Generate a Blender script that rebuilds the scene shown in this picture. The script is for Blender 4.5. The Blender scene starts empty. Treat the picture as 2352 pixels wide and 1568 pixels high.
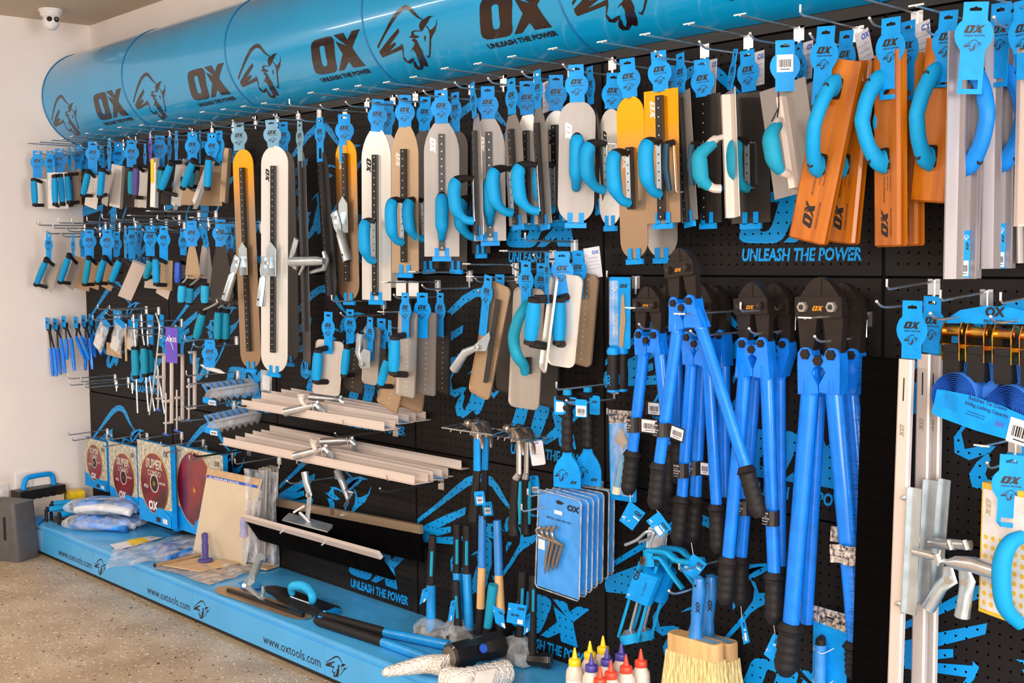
OXL=[[(0.113,0.315),(0.148,0.348),(0.187,0.361),(0.229,0.366),(0.431,0.369),(0.483,0.365),(0.516,0.349),(0.53,0.319),(0.514,0.261),(0.404,0.06),(0.378,0.029),(0.336,0.007),(0.289,0.0),(0.091,0.005),(0.031,0.014),(-0.001,0.037),(0.0,0.073),(0.036,0.145),(0.079,0.235)],[(0.252,0.281),(0.279,0.293),(0.307,0.295),(0.331,0.29),(0.342,0.273),(0.288,0.127),(0.262,0.097),(0.232,0.086),(0.198,0.086),(0.183,0.1),(0.194,0.132),(0.236,0.23)],[(0.539,0.367),(0.717,0.367),(0.752,0.292),(0.855,0.364),(0.999,0.365),(0.794,0.209),(0.852,0.0),(0.648,0.008),(0.629,0.08),(0.488,0.004),(0.388,0.006),(0.598,0.17),(0.551,0.307),(0.718,0.238)]]
BUL=[[(0.014,0.344),(0.192,0.455),(0.318,0.545),(0.417,0.608),(0.501,0.64),(0.565,0.65),(0.625,0.64),(0.679,0.601),(0.724,0.549),(0.767,0.508),(0.807,0.491),(0.786,0.486),(0.724,0.514),(0.665,0.556),(0.629,0.589),(0.58,0.605),(0.525,0.604),(0.438,0.57),(0.335,0.511),(0.186,0.422),(0.011,0.317)],[(0.009,0.29),(0.236,0.391),(0.42,0.464),(0.413,0.424),(0.193,0.322),(0.296,0.347),(0.297,0.318),(0.16,0.271),(0.369,0.306),(0.369,0.322),(0.393,0.306),(0.374,0.258),(0.315,0.188),(0.329,0.134),(0.402,0.155),(0.441,0.155),(0.42,0.131),(0.345,0.098),(0.291,0.117),(0.288,0.171),(0.327,0.226),(0.349,0.261),(0.01,0.223),(0.0,0.253)],[(0.544,0.335),(0.592,0.338),(0.62,0.317),(0.616,0.264),(0.617,0.207),(0.594,0.16),(0.578,0.098),(0.544,0.038),(0.51,0.024),(0.487,0.046),(0.415,0.0),(0.358,0.009),(0.345,0.05),(0.372,0.094),(0.413,0.132),(0.423,0.109),(0.404,0.059),(0.415,0.039),(0.456,0.081),(0.482,0.144),(0.508,0.192),(0.5,0.241),(0.446,0.22),(0.48,0.244),(0.526,0.266),(0.571,0.296)],[(0.585,0.406),(0.635,0.412),(0.703,0.4),(0.715,0.386),(0.655,0.398),(0.614,0.394),(0.618,0.369),(0.678,0.349),(0.637,0.336),(0.592,0.338),(0.521,0.364),(0.556,0.368),(0.578,0.386)],[(0.809,0.487),(0.886,0.505),(0.963,0.496),(0.906,0.487),(0.869,0.46),(0.812,0.427),(0.761,0.397),(0.722,0.385),(0.713,0.415),(0.73,0.453),(0.768,0.481)],[(0.854,0.486),(0.806,0.468),(0.761,0.441),(0.746,0.407),(0.787,0.43),(0.834,0.464),(0.881,0.49)],[(0.812,0.427),(0.837,0.42),(0.854,0.381),(0.89,0.389),(0.952,0.413),(0.993,0.468),(0.976,0.422),(0.923,0.364),(0.851,0.322),(0.813,0.292),(0.776,0.243),(0.703,0.165),(0.646,0.116),(0.624,0.135),(0.62,0.156),(0.646,0.142),(0.682,0.168),(0.75,0.246),(0.824,0.343),(0.833,0.392)],[(0.74,0.341),(0.77,0.341),(0.724,0.286),(0.723,0.313)]]
import bpy, math, random
from mathutils import Vector as V, Matrix as Mx
from mathutils.geometry import tessellate_polygon
from functools import lru_cache
random.seed(7)
PI = math.pi
SC = bpy.context.scene
COL = SC.collection
# ---------------------------------------------------------------- camera
F = 2847.4; YAW, PIT, ROL = .8380, -.0694, -.0114
CAM = V((6.0715, -2.5822, 1.3857))
_f = V((-math.sin(YAW)*math.cos(PIT), math.cos(YAW)*math.cos(PIT), math.sin(PIT)))
_r = V((math.cos(YAW), math.sin(YAW), 0)); _u = _r.cross(_f)
_r, _u = math.cos(ROL)*_r+math.sin(ROL)*_u, -math.sin(ROL)*_r+math.cos(ROL)*_u
def ray(x, y): return _f+_r*((x-1176)/F)-_u*((y-784)/F)
def at(x, y, d):            # the point of the room seen at x,y that stands d in front of the pegboard
    q = ray(x, y); return CAM+q*((-d-CAM.y)/q.y)
def atz(x, y, z):
    q = ray(x, y); return CAM+q*((z-CAM.z)/q.z)
cd = bpy.data.cameras.new('camera'); co = bpy.data.objects.new('camera', cd); COL.objects.link(co)
co.matrix_world = Mx(((_r.x, _u.x, -_f.x, CAM.x), (_r.y, _u.y, -_f.y, CAM.y), (_r.z, _u.z, -_f.z, CAM.z), (0, 0, 0, 1)))
cd.sensor_width = 36; cd.lens = 36*F/2352; cd.clip_start = .05
SC.camera = co
# ---------------------------------------------------------------- materials
def lin(c): return tuple(((v/255)/12.92 if v/255 <= .04045 else ((v/255+.055)/1.055)**2.4) for v in c)
MATS = {}
def mat(n, c, rough=.5, metal=0, var=.06, sc=30, bump=0, c2=None, coat=0, trans=0, alpha=1, aniso=0):
    m = bpy.data.materials.new(n); m.use_nodes = True; MATS[n] = m
    t = m.node_tree; b = t.nodes['Principled BSDF']; N = t.nodes.new; L = t.links.new
    tc = N('ShaderNodeTexCoord'); no = N('ShaderNodeTexNoise'); no.inputs['Scale'].default_value = sc
    no.inputs['Detail'].default_value = 3
    if aniso:
        mp = N('ShaderNodeMapping'); mp.inputs['Scale'].default_value = (1, 1, .04)
        L(tc.outputs['Object'], mp.inputs[0]); L(mp.outputs[0], no.inputs['Vector'])
    else: L(tc.outputs['Object'], no.inputs['Vector'])
    a = lin(c); z = lin(c2) if c2 else tuple(v*(1-var*2) for v in a)
    r = N('ShaderNodeValToRGB'); r.color_ramp.elements[0].position = .35; r.color_ramp.elements[1].position = .65
    r.color_ramp.elements[0].color = (*z, 1); r.color_ramp.elements[1].color = (*(a if c2 else tuple(min(1, v*(1+var)) for v in a)), 1)
    L(no.outputs['Fac'], r.inputs[0]); L(r.outputs[0], b.inputs['Base Color'])
    mr = N('ShaderNodeMapRange'); mr.inputs['To Min'].default_value = max(0, rough-.06); mr.inputs['To Max'].default_value = min(1, rough+.06)
    L(no.outputs['Fac'], mr.inputs[0]); L(mr.outputs[0], b.inputs['Roughness'])
    b.inputs['Metallic'].default_value = metal
    if coat: b.inputs['Coat Weight'].default_value = coat; b.inputs['Coat Roughness'].default_value = .06
    if trans: b.inputs['Transmission Weight'].default_value = trans
    if alpha < 1: b.inputs['Alpha'].default_value = alpha
    if bump:
        bp = N('ShaderNodeBump'); bp.inputs['Strength'].default_value = bump; bp.inputs['Distance'].default_value = .002
        L(no.outputs['Fac'], bp.inputs['Height']); L(bp.outputs[0], b.inputs['Normal'])
    return m
mat('tag_cyan', (6, 150, 232), .5)
mat('tag_old', (120, 168, 195), .5)
mat('tag_purple', (105, 80, 190), .4)
mat('ink', (30, 22, 24), .5)
mat('white_card', (232, 228, 232), .5)
mat('barcode', (215, 208, 205), .5)
mat('grip_cyan', (10, 152, 212), .6, bump=.1, sc=220, var=.03)
mat('grip_teal', (25, 148, 180), .6, bump=.1, sc=220, var=.03)
mat('grip_light', (45, 175, 230), .6, bump=.1, sc=220)
mat('grip_dim', (20, 70, 95), .6)
mat('grip_purple', (75, 65, 135), .6)
mat('black_rubber', (30, 26, 26), .6, bump=.3, sc=150)
mat('black_steel', (46, 38, 34), .42, .35)
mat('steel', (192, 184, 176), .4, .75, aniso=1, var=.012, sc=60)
mat('steel_bright', (242, 236, 228), .3, .55, aniso=1, var=.012, sc=60)  # white-lit blades: strong reflection put into the base colour
mat('steel_matte', (150, 143, 138), .5, .55, aniso=1, var=.012, sc=60)  # grey blades: weaker reflection put into a darker base colour
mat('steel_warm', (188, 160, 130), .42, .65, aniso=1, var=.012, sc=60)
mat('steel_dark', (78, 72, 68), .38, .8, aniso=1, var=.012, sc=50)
mat('chrome', (215, 215, 215), .28, .9)
mat('zinc', (200, 210, 215), .32, .75)
mat('alu', (226, 210, 200), .42, .3, aniso=1, var=.012)
mat('cutter_blue', (16, 128, 242), .3, coat=.4)
mat('deck_blue', (70, 168, 228), .3, var=.05, sc=4, coat=.3)
mat('blue_plastic', (20, 130, 225), .4)
mat('blue_deep', (40, 90, 200), .5)
mat('white_plastic', (232, 226, 222), .4)
mat('rivet', (225, 215, 205), .4, .4)
mat('orange_ink', (205, 130, 15), .5)
mat('wood_blonde', (225, 175, 115), .5, sc=25, var=.12, aniso=1)
mat('bristle_tan', (238, 205, 140), .8, sc=400, var=.25, aniso=1)
mat('bristle_black', (6, 4, 4), .95, sc=300, var=.3)
mat('yellow', (250, 205, 20), .4); mat('red_cap', (235, 70, 40), .4); mat('purple_cap', (72, 62, 150), .4)
mat('sponge_yellow', (230, 180, 50), .8, bump=.5)
mat('sponge_cream', (225, 215, 190), .85, bump=.5)
mat('cardboard', (205, 170, 130), .8)
mat('paper', (225, 215, 205), .7)
mat('gold_zinc', (225, 185, 70), .25, 1, sc=40, c2=(190, 120, 90))
mat('webbing', (50, 125, 225), .7, sc=200, bump=.4)
mat('dark_grey', (88, 84, 84), .5); mat('black', (10, 9, 10), .7)
mat('rib_black', (34, 31, 30), .4, .3)
mat('blade_red', (150, 6, 22), .3, coat=.3, sc=5, c2=(62, 12, 20))
mat('stone_print', (216, 208, 192), .5, sc=60, c2=(150, 146, 126))
mat('camo_print', (215, 200, 190), .5, sc=90, c2=(40, 32, 32))
mat('iron_black', (38, 34, 33), .42, .5, coat=.2); mat('iron_face', (150, 138, 128), .35, .9)
mat('board_cream', (218, 200, 172), .6, var=.02, sc=8); mat('mark_grey', (165, 152, 134), .6); mat('mark_tan', (198, 180, 152), .6)
def glassy(n, c, a, rough=.1, bump=0):
    m = bpy.data.materials.new(n); m.use_nodes = True; MATS[n] = m; t = m.node_tree; N = t.nodes.new; L = t.links.new
    b = t.nodes['Principled BSDF']; b.inputs['Base Color'].default_value = (*lin(c), 1); b.inputs['Roughness'].default_value = rough
    no = N('ShaderNodeTexNoise'); no.inputs['Scale'].default_value = 28; no.inputs['Detail'].default_value = 4
    tc = N('ShaderNodeTexCoord'); L(tc.outputs['Object'], no.inputs['Vector'])
    mr = N('ShaderNodeMapRange'); mr.inputs['From Min'].default_value = .35; mr.inputs['From Max'].default_value = .7
    mr.inputs['To Min'].default_value = a*.5; mr.inputs['To Max'].default_value = min(1, a*1.6)
    L(no.outputs['Fac'], mr.inputs[0]); L(mr.outputs[0], b.inputs['Alpha'])
    if bump:
        bp = N('ShaderNodeBump'); bp.inputs['Strength'].default_value = bump; bp.inputs['Distance'].default_value = .01
        L(no.outputs['Fac'], bp.inputs['Height']); L(bp.outputs[0], b.inputs['Normal'])
    return m
glassy('clear_plastic', (235, 238, 240), .28, .12, .4)
glassy('clear_hard', (225, 228, 232), .3, .1)
glassy('clear_lens', (240, 240, 244), .3, .05)
MATS['clear_lens'].node_tree.nodes['Noise Texture'].inputs['Scale'].default_value = 1
mat('clear_rim', (205, 208, 214), .2, trans=.5)
glassy('bag_film', (225, 225, 230), .42, .2, .9)
glassy('bubble_wrap', (235, 228, 220), .85, .35, 1)
def wood_mat(n, c1, c2):
    m = bpy.data.materials.new(n); m.use_nodes = True; MATS[n] = m; t = m.node_tree; N = t.nodes.new; L = t.links.new
    b = t.nodes['Principled BSDF']; tc = N('ShaderNodeTexCoord'); mp = N('ShaderNodeMapping'); mp.inputs['Scale'].default_value = (9, 9, .8)
    no = N('ShaderNodeTexNoise'); no.inputs['Scale'].default_value = 3; no.inputs['Detail'].default_value = 6; no.inputs['Distortion'].default_value = 1.2
    r = N('ShaderNodeValToRGB'); r.color_ramp.elements[0].position = .3; r.color_ramp.elements[1].position = .7
    r.color_ramp.elements[0].color = (*lin(c2), 1); r.color_ramp.elements[1].color = (*lin(c1), 1)
    L(tc.outputs['Object'], mp.inputs[0]); L(mp.outputs[0], no.inputs['Vector']); L(no.outputs['Fac'], r.inputs[0]); L(r.outputs[0], b.inputs['Base Color'])
    b.inputs['Roughness'].default_value = .42; b.inputs['Coat Weight'].default_value = .25
wood_mat('float_wood', (212, 122, 6), (158, 78, 1))
mat('mag_alu', (165, 158, 160), .42, .6, aniso=1, var=.012)
for k_, v_ in (('bristle_black', .05), ('black_rubber', .3), ('black_steel', .35), ('black', .1)): MATS[k_].node_tree.nodes['Principled BSDF'].inputs['Specular IOR Level'].default_value = v_
for k_ in ('tag_cyan', 'grip_cyan', 'grip_teal', 'grip_light', 'cutter_blue', 'blue_plastic'): MATS[k_].node_tree.nodes['Principled BSDF'].inputs['Specular IOR Level'].default_value = .25
def gold_mat():            # steel tinted amber at the top, blending to brownish steel further down
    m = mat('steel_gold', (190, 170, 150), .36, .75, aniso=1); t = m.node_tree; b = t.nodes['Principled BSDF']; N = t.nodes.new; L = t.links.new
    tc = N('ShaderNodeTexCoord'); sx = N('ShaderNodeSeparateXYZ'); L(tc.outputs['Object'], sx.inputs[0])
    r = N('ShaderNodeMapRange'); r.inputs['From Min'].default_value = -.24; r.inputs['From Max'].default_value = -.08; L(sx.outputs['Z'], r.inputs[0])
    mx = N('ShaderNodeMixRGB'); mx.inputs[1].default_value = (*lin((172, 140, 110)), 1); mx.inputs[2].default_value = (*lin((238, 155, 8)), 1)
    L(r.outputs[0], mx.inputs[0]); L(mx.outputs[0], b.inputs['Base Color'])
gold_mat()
def perforated(n, c, rough, coat=0, noise=.1):   # pegboard skin: real see-through holes on the panel's 25.7 mm grid
    m = bpy.data.materials.new(n); m.use_nodes = True; MATS[n] = m; t = m.node_tree; N = t.nodes.new; L = t.links.new
    b = t.nodes['Principled BSDF']; b.inputs['Roughness'].default_value = rough; b.inputs['Coat Weight'].default_value = coat; b.inputs['Specular IOR Level'].default_value = .3
    g = N('ShaderNodeNewGeometry'); s = N('ShaderNodeSeparateXYZ'); L(g.outputs['Position'], s.inputs[0])
    no = N('ShaderNodeTexNoise'); no.inputs['Scale'].default_value = 6; L(g.outputs['Position'], no.inputs['Vector'])
    mc = N('ShaderNodeMixRGB'); a = lin(c); mc.inputs[1].default_value = (*[v*(1-noise) for v in a], 1); mc.inputs[2].default_value = (*[min(1, v*(1+noise)) for v in a], 1)
    L(no.outputs['Fac'], mc.inputs[0]); L(mc.outputs[0], b.inputs['Base Color'])
    def M_(op, x, y=None):
        q = N('ShaderNodeMath'); q.operation = op
        for i, v in enumerate((x, y)):
            if v is None: continue
            if isinstance(v, (int, float)): q.inputs[i].default_value = v
            else: L(v, q.inputs[i])
        return q.outputs[0]
    P = .9/35
    u = M_('MODULO', M_('ADD', s.outputs['X'], 9.0), P)
    zl = M_('MODULO', M_('ADD', s.outputs['Z'], 6.0-.125), .6)
    v = M_('MODULO', M_('ADD', zl, P-.0179), P)
    du = M_('SUBTRACT', u, P/2); dv = M_('SUBTRACT', v, P/2)
    d2 = M_('ADD', M_('MULTIPLY', du, du), M_('MULTIPLY', dv, dv))
    hole = M_('LESS_THAN', d2, .0027**2)
    ok = M_('MULTIPLY', M_('GREATER_THAN', zl, .018), M_('LESS_THAN', zl, .58))
    xl = M_('MODULO', M_('ADD', s.outputs['X'], 9.0), .9)
    ok = M_('MULTIPLY', ok, M_('MULTIPLY', M_('GREATER_THAN', xl, .02), M_('LESS_THAN', xl, .88)))
    L(M_('SUBTRACT', 1.0, M_('MULTIPLY', hole, ok)), b.inputs['Alpha'])
perforated('peg_black', (20, 14, 12), .6)
perforated('peg_blue', (10, 150, 225), .45)
# ---------------------------------------------------------------- meshes
class MB:
    def __init__(s): s.v = []; s.f = []; s.m = []; s.M = Mx.Identity(4); s.names = []
    def _mi(s, m):
        if m not in s.names: s.names.append(m)
        return s.names.index(m)
    def add(s, vs, fs, m):
        o = len(s.v); s.v += [tuple(s.M @ V(p)) for p in vs]; k = s._mi(m)
        flip = s.M.determinant() < 0
        for f in fs: s.f.append(tuple(o+i for i in (reversed(f) if flip else f))); s.m.append(k)
        return s
    def box(s, x0, x1, y0, y1, z0, z1, m):
        return s.add([(x0, y0, z0), (x1, y0, z0), (x1, y1, z0), (x0, y1, z0), (x0, y0, z1), (x1, y0, z1), (x1, y1, z1), (x0, y1, z1)],
                     [(3, 2, 1, 0), (4, 5, 6, 7), (0, 1, 5, 4), (1, 2, 6, 5), (2, 3, 7, 6), (3, 0, 4, 7)], m)
    def prism(s, poly, y0, y1, m, holes=()):       # outline in x,z given thickness along y
        loops = [list(poly)]+[list(h) for h in holes]; n = len(poly)
        if sum(loops[0][i][0]*loops[0][(i+1) % n][1]-loops[0][(i+1) % n][0]*loops[0][i][1] for i in range(n)) < 0: loops[0].reverse()
        pts = [p for l in loops for p in l]; N = len(pts)
        tr = tessellate_polygon([[V((a, b, 0)) for a, b in l] for l in loops])
        fs = []
        for t in tr:
            a, b, c = (pts[i] for i in t)
            if (b[0]-a[0])*(c[1]-a[1])-(b[1]-a[1])*(c[0]-a[0]) < 0: t = tuple(reversed(t))
            fs.append(tuple(t)); fs.append(tuple(N+i for i in reversed(t)))
        if not holes: fs = [tuple(range(n)), tuple(N+i for i in reversed(range(n)))] if s._convex(loops[0]) else fs
        o = 0
        for k, l in enumerate(loops):
            for i in range(len(l)):
                a, b = o+i, o+(i+1) % len(l); q = (b, a, N+a, N+b)
                ar = sum(l[j][0]*l[(j+1) % len(l)][1]-l[(j+1) % len(l)][0]*l[j][1] for j in range(len(l)))
                fs.append(q if (ar > 0) == (k == 0) else tuple(reversed(q)))
            o += len(l)
        return s.add([(x, y0, z) for x, z in pts]+[(x, y1, z) for x, z in pts], fs, m)
    def _convex(s, l):
        n = len(l)
        for i in range(n):
            a, b, c = l[i], l[(i+1) % n], l[(i+2) % n]
            if (b[0]-a[0])*(c[1]-b[1])-(b[1]-a[1])*(c[0]-b[0]) < -1e-12: return False
        return True
    def flat(s, polys, y, m, k=1, x=0, z=0, rot=0, kz=None):           # printed shapes lying just in front of a face
        kz = kz or k; c_, s_ = math.cos(rot), math.sin(rot)
        for p in polys:
            p = p if isinstance(p[0][0], (tuple, list)) else [p]
            pts = [q for l in p for q in l]
            P = [(x+c_*a*k-s_*b*kz, y, z+s_*a*k+c_*b*kz) for a, b in pts]
            fs = []
            for t in tessellate_polygon([[V((a, b, 0)) for a, b in l] for l in p]):
                a, b, c = (pts[i] for i in t)
                fs.append(t if (b[0]-a[0])*(c[1]-a[1])-(b[1]-a[1])*(c[0]-a[0]) > 0 else tuple(reversed(t)))
            s.add(P, fs, m)
        return s
    def tube(s, pts, r, m, n=8, ry=None, caps=True):
        pts = [V(p) for p in pts]; R = r if isinstance(r, (list, tuple)) else [r]*len(pts)
        Ry = ry if isinstance(ry, (list, tuple)) else ([ry]*len(pts) if ry else R)
        vs = []; nrm = None
        for i, p in enumerate(pts):
            t = (pts[min(i+1, len(pts)-1)]-pts[max(i-1, 0)]).normalized()
            if nrm is None:
                nrm = V((1, 0, 0)) if abs(t.x) < .9 else V((0, 1, 0))
            nrm = (nrm-t*nrm.dot(t)).normalized(); b = t.cross(nrm)
            for j in range(n):
                a = 2*PI*j/n; vs.append(p+nrm*(math.cos(a)*R[i])+b*(math.sin(a)*Ry[i]))
        fs = [(i*n+j, i*n+(j+1) % n, (i+1)*n+(j+1) % n, (i+1)*n+j) for i in range(len(pts)-1) for j in range(n)]
        if caps: fs += [tuple(reversed(range(n))), tuple((len(pts)-1)*n+j for j in range(n))]
        return s.add(vs, fs, m)
    def lathe(s, prof, m, n=16, c=(0, 0, 0), ax='z'):       # prof: (radius, height)
        vs = []
        for r, h in prof:
            for j in range(n):
                a = 2*PI*j/n; x, y = r*math.cos(a), r*math.sin(a)
                q = (x, y, h) if ax == 'z' else ((x, -h, y) if ax == 'y' else (h, x, y))
                vs.append((q[0]+c[0], q[1]+c[1], q[2]+c[2]))
        fs = [(i*n+j, i*n+(j+1) % n, (i+1)*n+(j+1) % n, (i+1)*n+j) for i in range(len(prof)-1) for j in range(n)]
        fs += [tuple(reversed(range(n))), tuple((len(prof)-1)*n+j for j in range(n))]
        return s.add(vs, fs, m)
    def grid(s, fn, nu, nv, m):
        vs = [fn(i/nu, j/nv) for i in range(nu+1) for j in range(nv+1)]; w = nv+1
        return s.add(vs, [(i*w+j, (i+1)*w+j, (i+1)*w+j+1, i*w+j+1) for i in range(nu) for j in range(nv)], m)
    def text(s, tx, size, x, z, y, m, align='LEFT', rot=0, bold=.02, shear=0, xs=1):
        vs, fs = glyphs(tx, bold, shear); w = max(p[0] for p in vs) if vs else 0
        ox = {'LEFT': 0, 'CENTER': -w/2, 'RIGHT': -w}[align]; c, s_ = math.cos(rot), math.sin(rot)
        P = [((a+ox)*size*xs, b*size) for a, b in vs]
        return s.add([(x+c*a-s_*b, y, z+s_*a+c*b) for a, b in P], fs, m)
    def mesh(s, name, ang=35, bev=0):
        me = bpy.data.meshes.new(name); me.from_pydata(s.v, [], s.f)
        for n in s.names: me.materials.append(MATS[n])
        me.polygons.foreach_set('material_index', s.m); me.polygons.foreach_set('use_smooth', [True]*len(s.f))
        me.set_sharp_from_angle(angle=math.radians(ang)); me.update()
        return me
@lru_cache(None)
def glyphs(tx, bold, shear):
    c = bpy.data.curves.new('f', 'FONT'); c.body = tx; c.size = 1; c.offset = bold; c.shear = shear; c.resolution_u = 2; c.fill_mode = 'BOTH'
    o = bpy.data.objects.new('f', c); COL.objects.link(o); dg = bpy.context.evaluated_depsgraph_get(); dg.update()
    me = o.evaluated_get(dg).to_mesh(); vs = tuple((v.co.x, v.co.y) for v in me.vertices); fs = []
    for p in me.polygons:
        i = tuple(p.vertices); a, b, d = vs[i[0]], vs[i[1]], vs[i[2]]
        fs.append(i if (b[0]-a[0])*(d[1]-a[1])-(b[1]-a[1])*(d[0]-a[0]) > 0 else tuple(reversed(i)))
    bpy.data.objects.remove(o); bpy.data.curves.remove(c)
    return vs, tuple(fs)
def rrect(x0, x1, z0, z1, r, n=4):
    P = []
    for cx, cz, a in ((x1-r, z0+r, -90), (x1-r, z1-r, 0), (x0+r, z1-r, 90), (x0+r, z0+r, 180)):
        for i in range(n+1):
            t = math.radians(a+90*i/n); P.append((cx+r*math.cos(t), cz+r*math.sin(t)))
    return P
OXP = [[OXL[0], OXL[1]], [OXL[2]]]
BULP = [[b] for b in BUL]
# ---------------------------------------------------------------- objects
def tagp(o, label, cat, group=None):
    o['label'] = label; o['category'] = cat
    if group: o['group'] = group
    return o
def obj(name, me, M=None, parent=None):
    if isinstance(me, MB): me = me.mesh(name)
    o = bpy.data.objects.new(name, me); COL.objects.link(o)
    if parent is not None: o.parent = parent
    if M is not None: o.matrix_basis = M
    return o
def thing(name, label, cat, M=None, group=None):
    o = bpy.data.objects.new(name, None); COL.objects.link(o); o.empty_display_size = .02
    if M is not None: o.matrix_basis = M
    tagp(o, label, cat, group); o['_M'] = 0; del o['_M']
    return o
def rel(R, M): return R.matrix_basis.inverted() @ M
def solo(name, me, label, cat, M=None, group=None): return tagp(obj(name, me, M), label, cat, group)
def struct(name, me, M=None):
    o = obj(name, me, M); o['kind'] = 'structure'; return o
def T_(x, y, z): return Mx.Translation((x, y, z))
def RX(a): return Mx.Rotation(math.radians(a), 4, 'X')
def RY(a): return Mx.Rotation(math.radians(a), 4, 'Y')
def RZ(a): return Mx.Rotation(math.radians(a), 4, 'Z')
def fr(p0, p1, d, d1=None, yaw=0):
    """frame whose origin is seen at p0 and whose -z axis runs to p1; -y faces the shop, turned by yaw"""
    a = at(p0[0], p0[1], d); b = at(p1[0], p1[1], d if d1 is None else d1)
    return frw(a, b, yaw)
def frw(a, b, yaw=0):
    z = (a-b); L = z.length; z = z/L; y0 = Mx.Rotation(math.radians(yaw), 3, 'Z') @ V((0, 1, 0))
    y = (y0-z*y0.dot(z)).normalized(); x = y.cross(z)
    return Mx(((x.x, y.x, z.x, a.x), (x.y, y.y, z.y, a.y), (x.z, y.z, z.z, a.z), (0, 0, 0, 1))), L
def view(p):                       # angle between the wall's normal and the line of sight at p, and pixels per metre
    q = p-CAM; return math.degrees(math.atan2(-q.x, q.y)), F/q.dot(_f)
def yaw_for(p, W, wpx, side=1):    # how far a thing of width W is turned so that it looks wpx wide
    a, k = view(p); c = min(1, wpx/(W*k)); return a-side*math.degrees(math.acos(c))
# ---------------------------------------------------------------- the room
def simple(n, c, rough, sc, var, bump=0): return mat(n, c, rough, var=var, sc=sc, bump=bump)
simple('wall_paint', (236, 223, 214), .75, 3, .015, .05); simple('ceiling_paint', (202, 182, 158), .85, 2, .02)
def floor_mat():
    m = bpy.data.materials.new('flake_floor'); m.use_nodes = True; MATS['flake_floor'] = m; t = m.node_tree; N = t.nodes.new; L = t.links.new
    b = t.nodes['Principled BSDF']; b.inputs['Roughness'].default_value = .38
    g = N('ShaderNodeNewGeometry'); col = None
    no = N('ShaderNodeTexNoise'); no.inputs['Scale'].default_value = 5; no.inputs['Detail'].default_value = 8; L(g.outputs['Position'], no.inputs['Vector'])
    r = N('ShaderNodeValToRGB'); r.color_ramp.elements[0].position = .35; r.color_ramp.elements[1].position = .68
    r.color_ramp.elements[0].color = (*lin((172, 145, 112)), 1); r.color_ramp.elements[1].color = (*lin((200, 176, 146)), 1)
    L(no.outputs['Fac'], r.inputs[0]); col = r.outputs[0]
    for sc, th, thr, c in ((36, .2, .74, (48, 38, 36)), (90, .25, .7, (95, 70, 50)), (60, .27, .68, (236, 224, 208)), (140, .3, .6, (215, 198, 175)), (24, .13, .82, (25, 22, 24))):
        vo = N('ShaderNodeTexVoronoi'); vo.inputs['Scale'].default_value = sc; vo.inputs['Randomness'].default_value = 1
        wob = N('ShaderNodeTexNoise'); wob.inputs['Scale'].default_value = sc*1.3; L(g.outputs['Position'], wob.inputs['Vector'])
        ad = N('ShaderNodeMixRGB'); ad.blend_type = 'ADD'; ad.inputs[0].default_value = .6/sc; L(g.outputs['Position'], ad.inputs[1]); L(wob.outputs['Color'], ad.inputs[2]); L(ad.outputs[0], vo.inputs['Vector'])
        d = N('ShaderNodeMath'); d.operation = 'LESS_THAN'; L(vo.outputs['Distance'], d.inputs[0]); d.inputs[1].default_value = th
        se = N('ShaderNodeSeparateColor'); L(vo.outputs['Color'], se.inputs[0])
        w = N('ShaderNodeMath'); w.operation = 'GREATER_THAN'; L(se.outputs[0], w.inputs[0]); w.inputs[1].default_value = thr
        k = N('ShaderNodeMath'); k.operation = 'MULTIPLY'; L(d.outputs[0], k.inputs[0]); L(w.outputs[0], k.inputs[1])
        mx = N('ShaderNodeMixRGB'); L(k.outputs[0], mx.inputs[0]); L(col, mx.inputs[1]); mx.inputs[2].default_value = (*lin(c), 1); col = mx.outputs[0]
    L(col, b.inputs['Base Color'])
floor_mat()
struct('floor', MB().box(-6, 9, -8, .3, -.1, 0, 'flake_floor'))
struct('wall_back', MB().box(-.2, 9, .07, .27, 0, 2.56, 'wall_paint'))
struct('wall_left', MB().box(-.2, 0, -1.35, .07, 0, 2.56, 'wall_paint'))
struct('ceiling', MB().box(-6, 9, -8, .3, 2.553, 2.65, 'ceiling_paint'))
# pegboard panels: three rows of nine-hundred wide bays, each with its printed bull and wordmark
NB = 6; DZ = .1466; ORD = ['first', 'second', 'third', 'fourth', 'fifth', 'sixth']
def decal_ox(mb, x, z, w, y, m, r=True, th=None):
    h = w*.364; mb.flat(OXP, y, m, w, x, z, kz=w)
ROWN = ['bottom', 'middle', 'top']
for b in range(NB):
    x0 = .9*b+.005; x1 = .9*b+.895
    for r in range(3):
        z0 = (DZ, .728, 1.328)[r]; z1 = (.722, 1.322, 1.925)[r]; zo = .125+.6*r
        t = thing('pegboard_panel', f'black perforated panel with blue bull head print, {ROWN[r]} row, {ORD[b]} bay from white side wall', 'pegboard panel', T_(x0, 0, z0), 'black pegboard panels')
        m = MB(); a = T_(-x0, 0, -z0); m.M = a
        m.add([(x0, 0, z0), (x1, 0, z0), (x1, 0, z1), (x0, 0, z1)], [(0, 1, 2, 3)], 'peg_black')
        e = .012; m.add([(x0, 0, z0), (x0, e, z0), (x1, e, z0), (x1, 0, z0), (x0, 0, z1), (x0, e, z1), (x1, e, z1), (x1, 0, z1)],
              [(0, 1, 2, 3), (4, 7, 6, 5), (0, 4, 5, 1), (3, 2, 6, 7)], 'rib_black')
        obj('face_sheet', m, None, t)
        d = MB(); d.M = a; xb = .9*b
        d.flat(BULP, -.0012, 'peg_blue', .646, xb-.004, zo+.13, kz=.66)
        obj('bull_print', d, None, t)
        d = MB(); d.M = a; d.flat(OXP, -.0012, 'peg_blue', .352, xb+.484, zo+.083, kz=.352)
        d.text('UNLEASH THE POWER', .043, xb+.49, zo+.04, -.0012, 'peg_blue', bold=.036, shear=.15, xs=.8)
        obj('wordmark_print', d, None, t)
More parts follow.
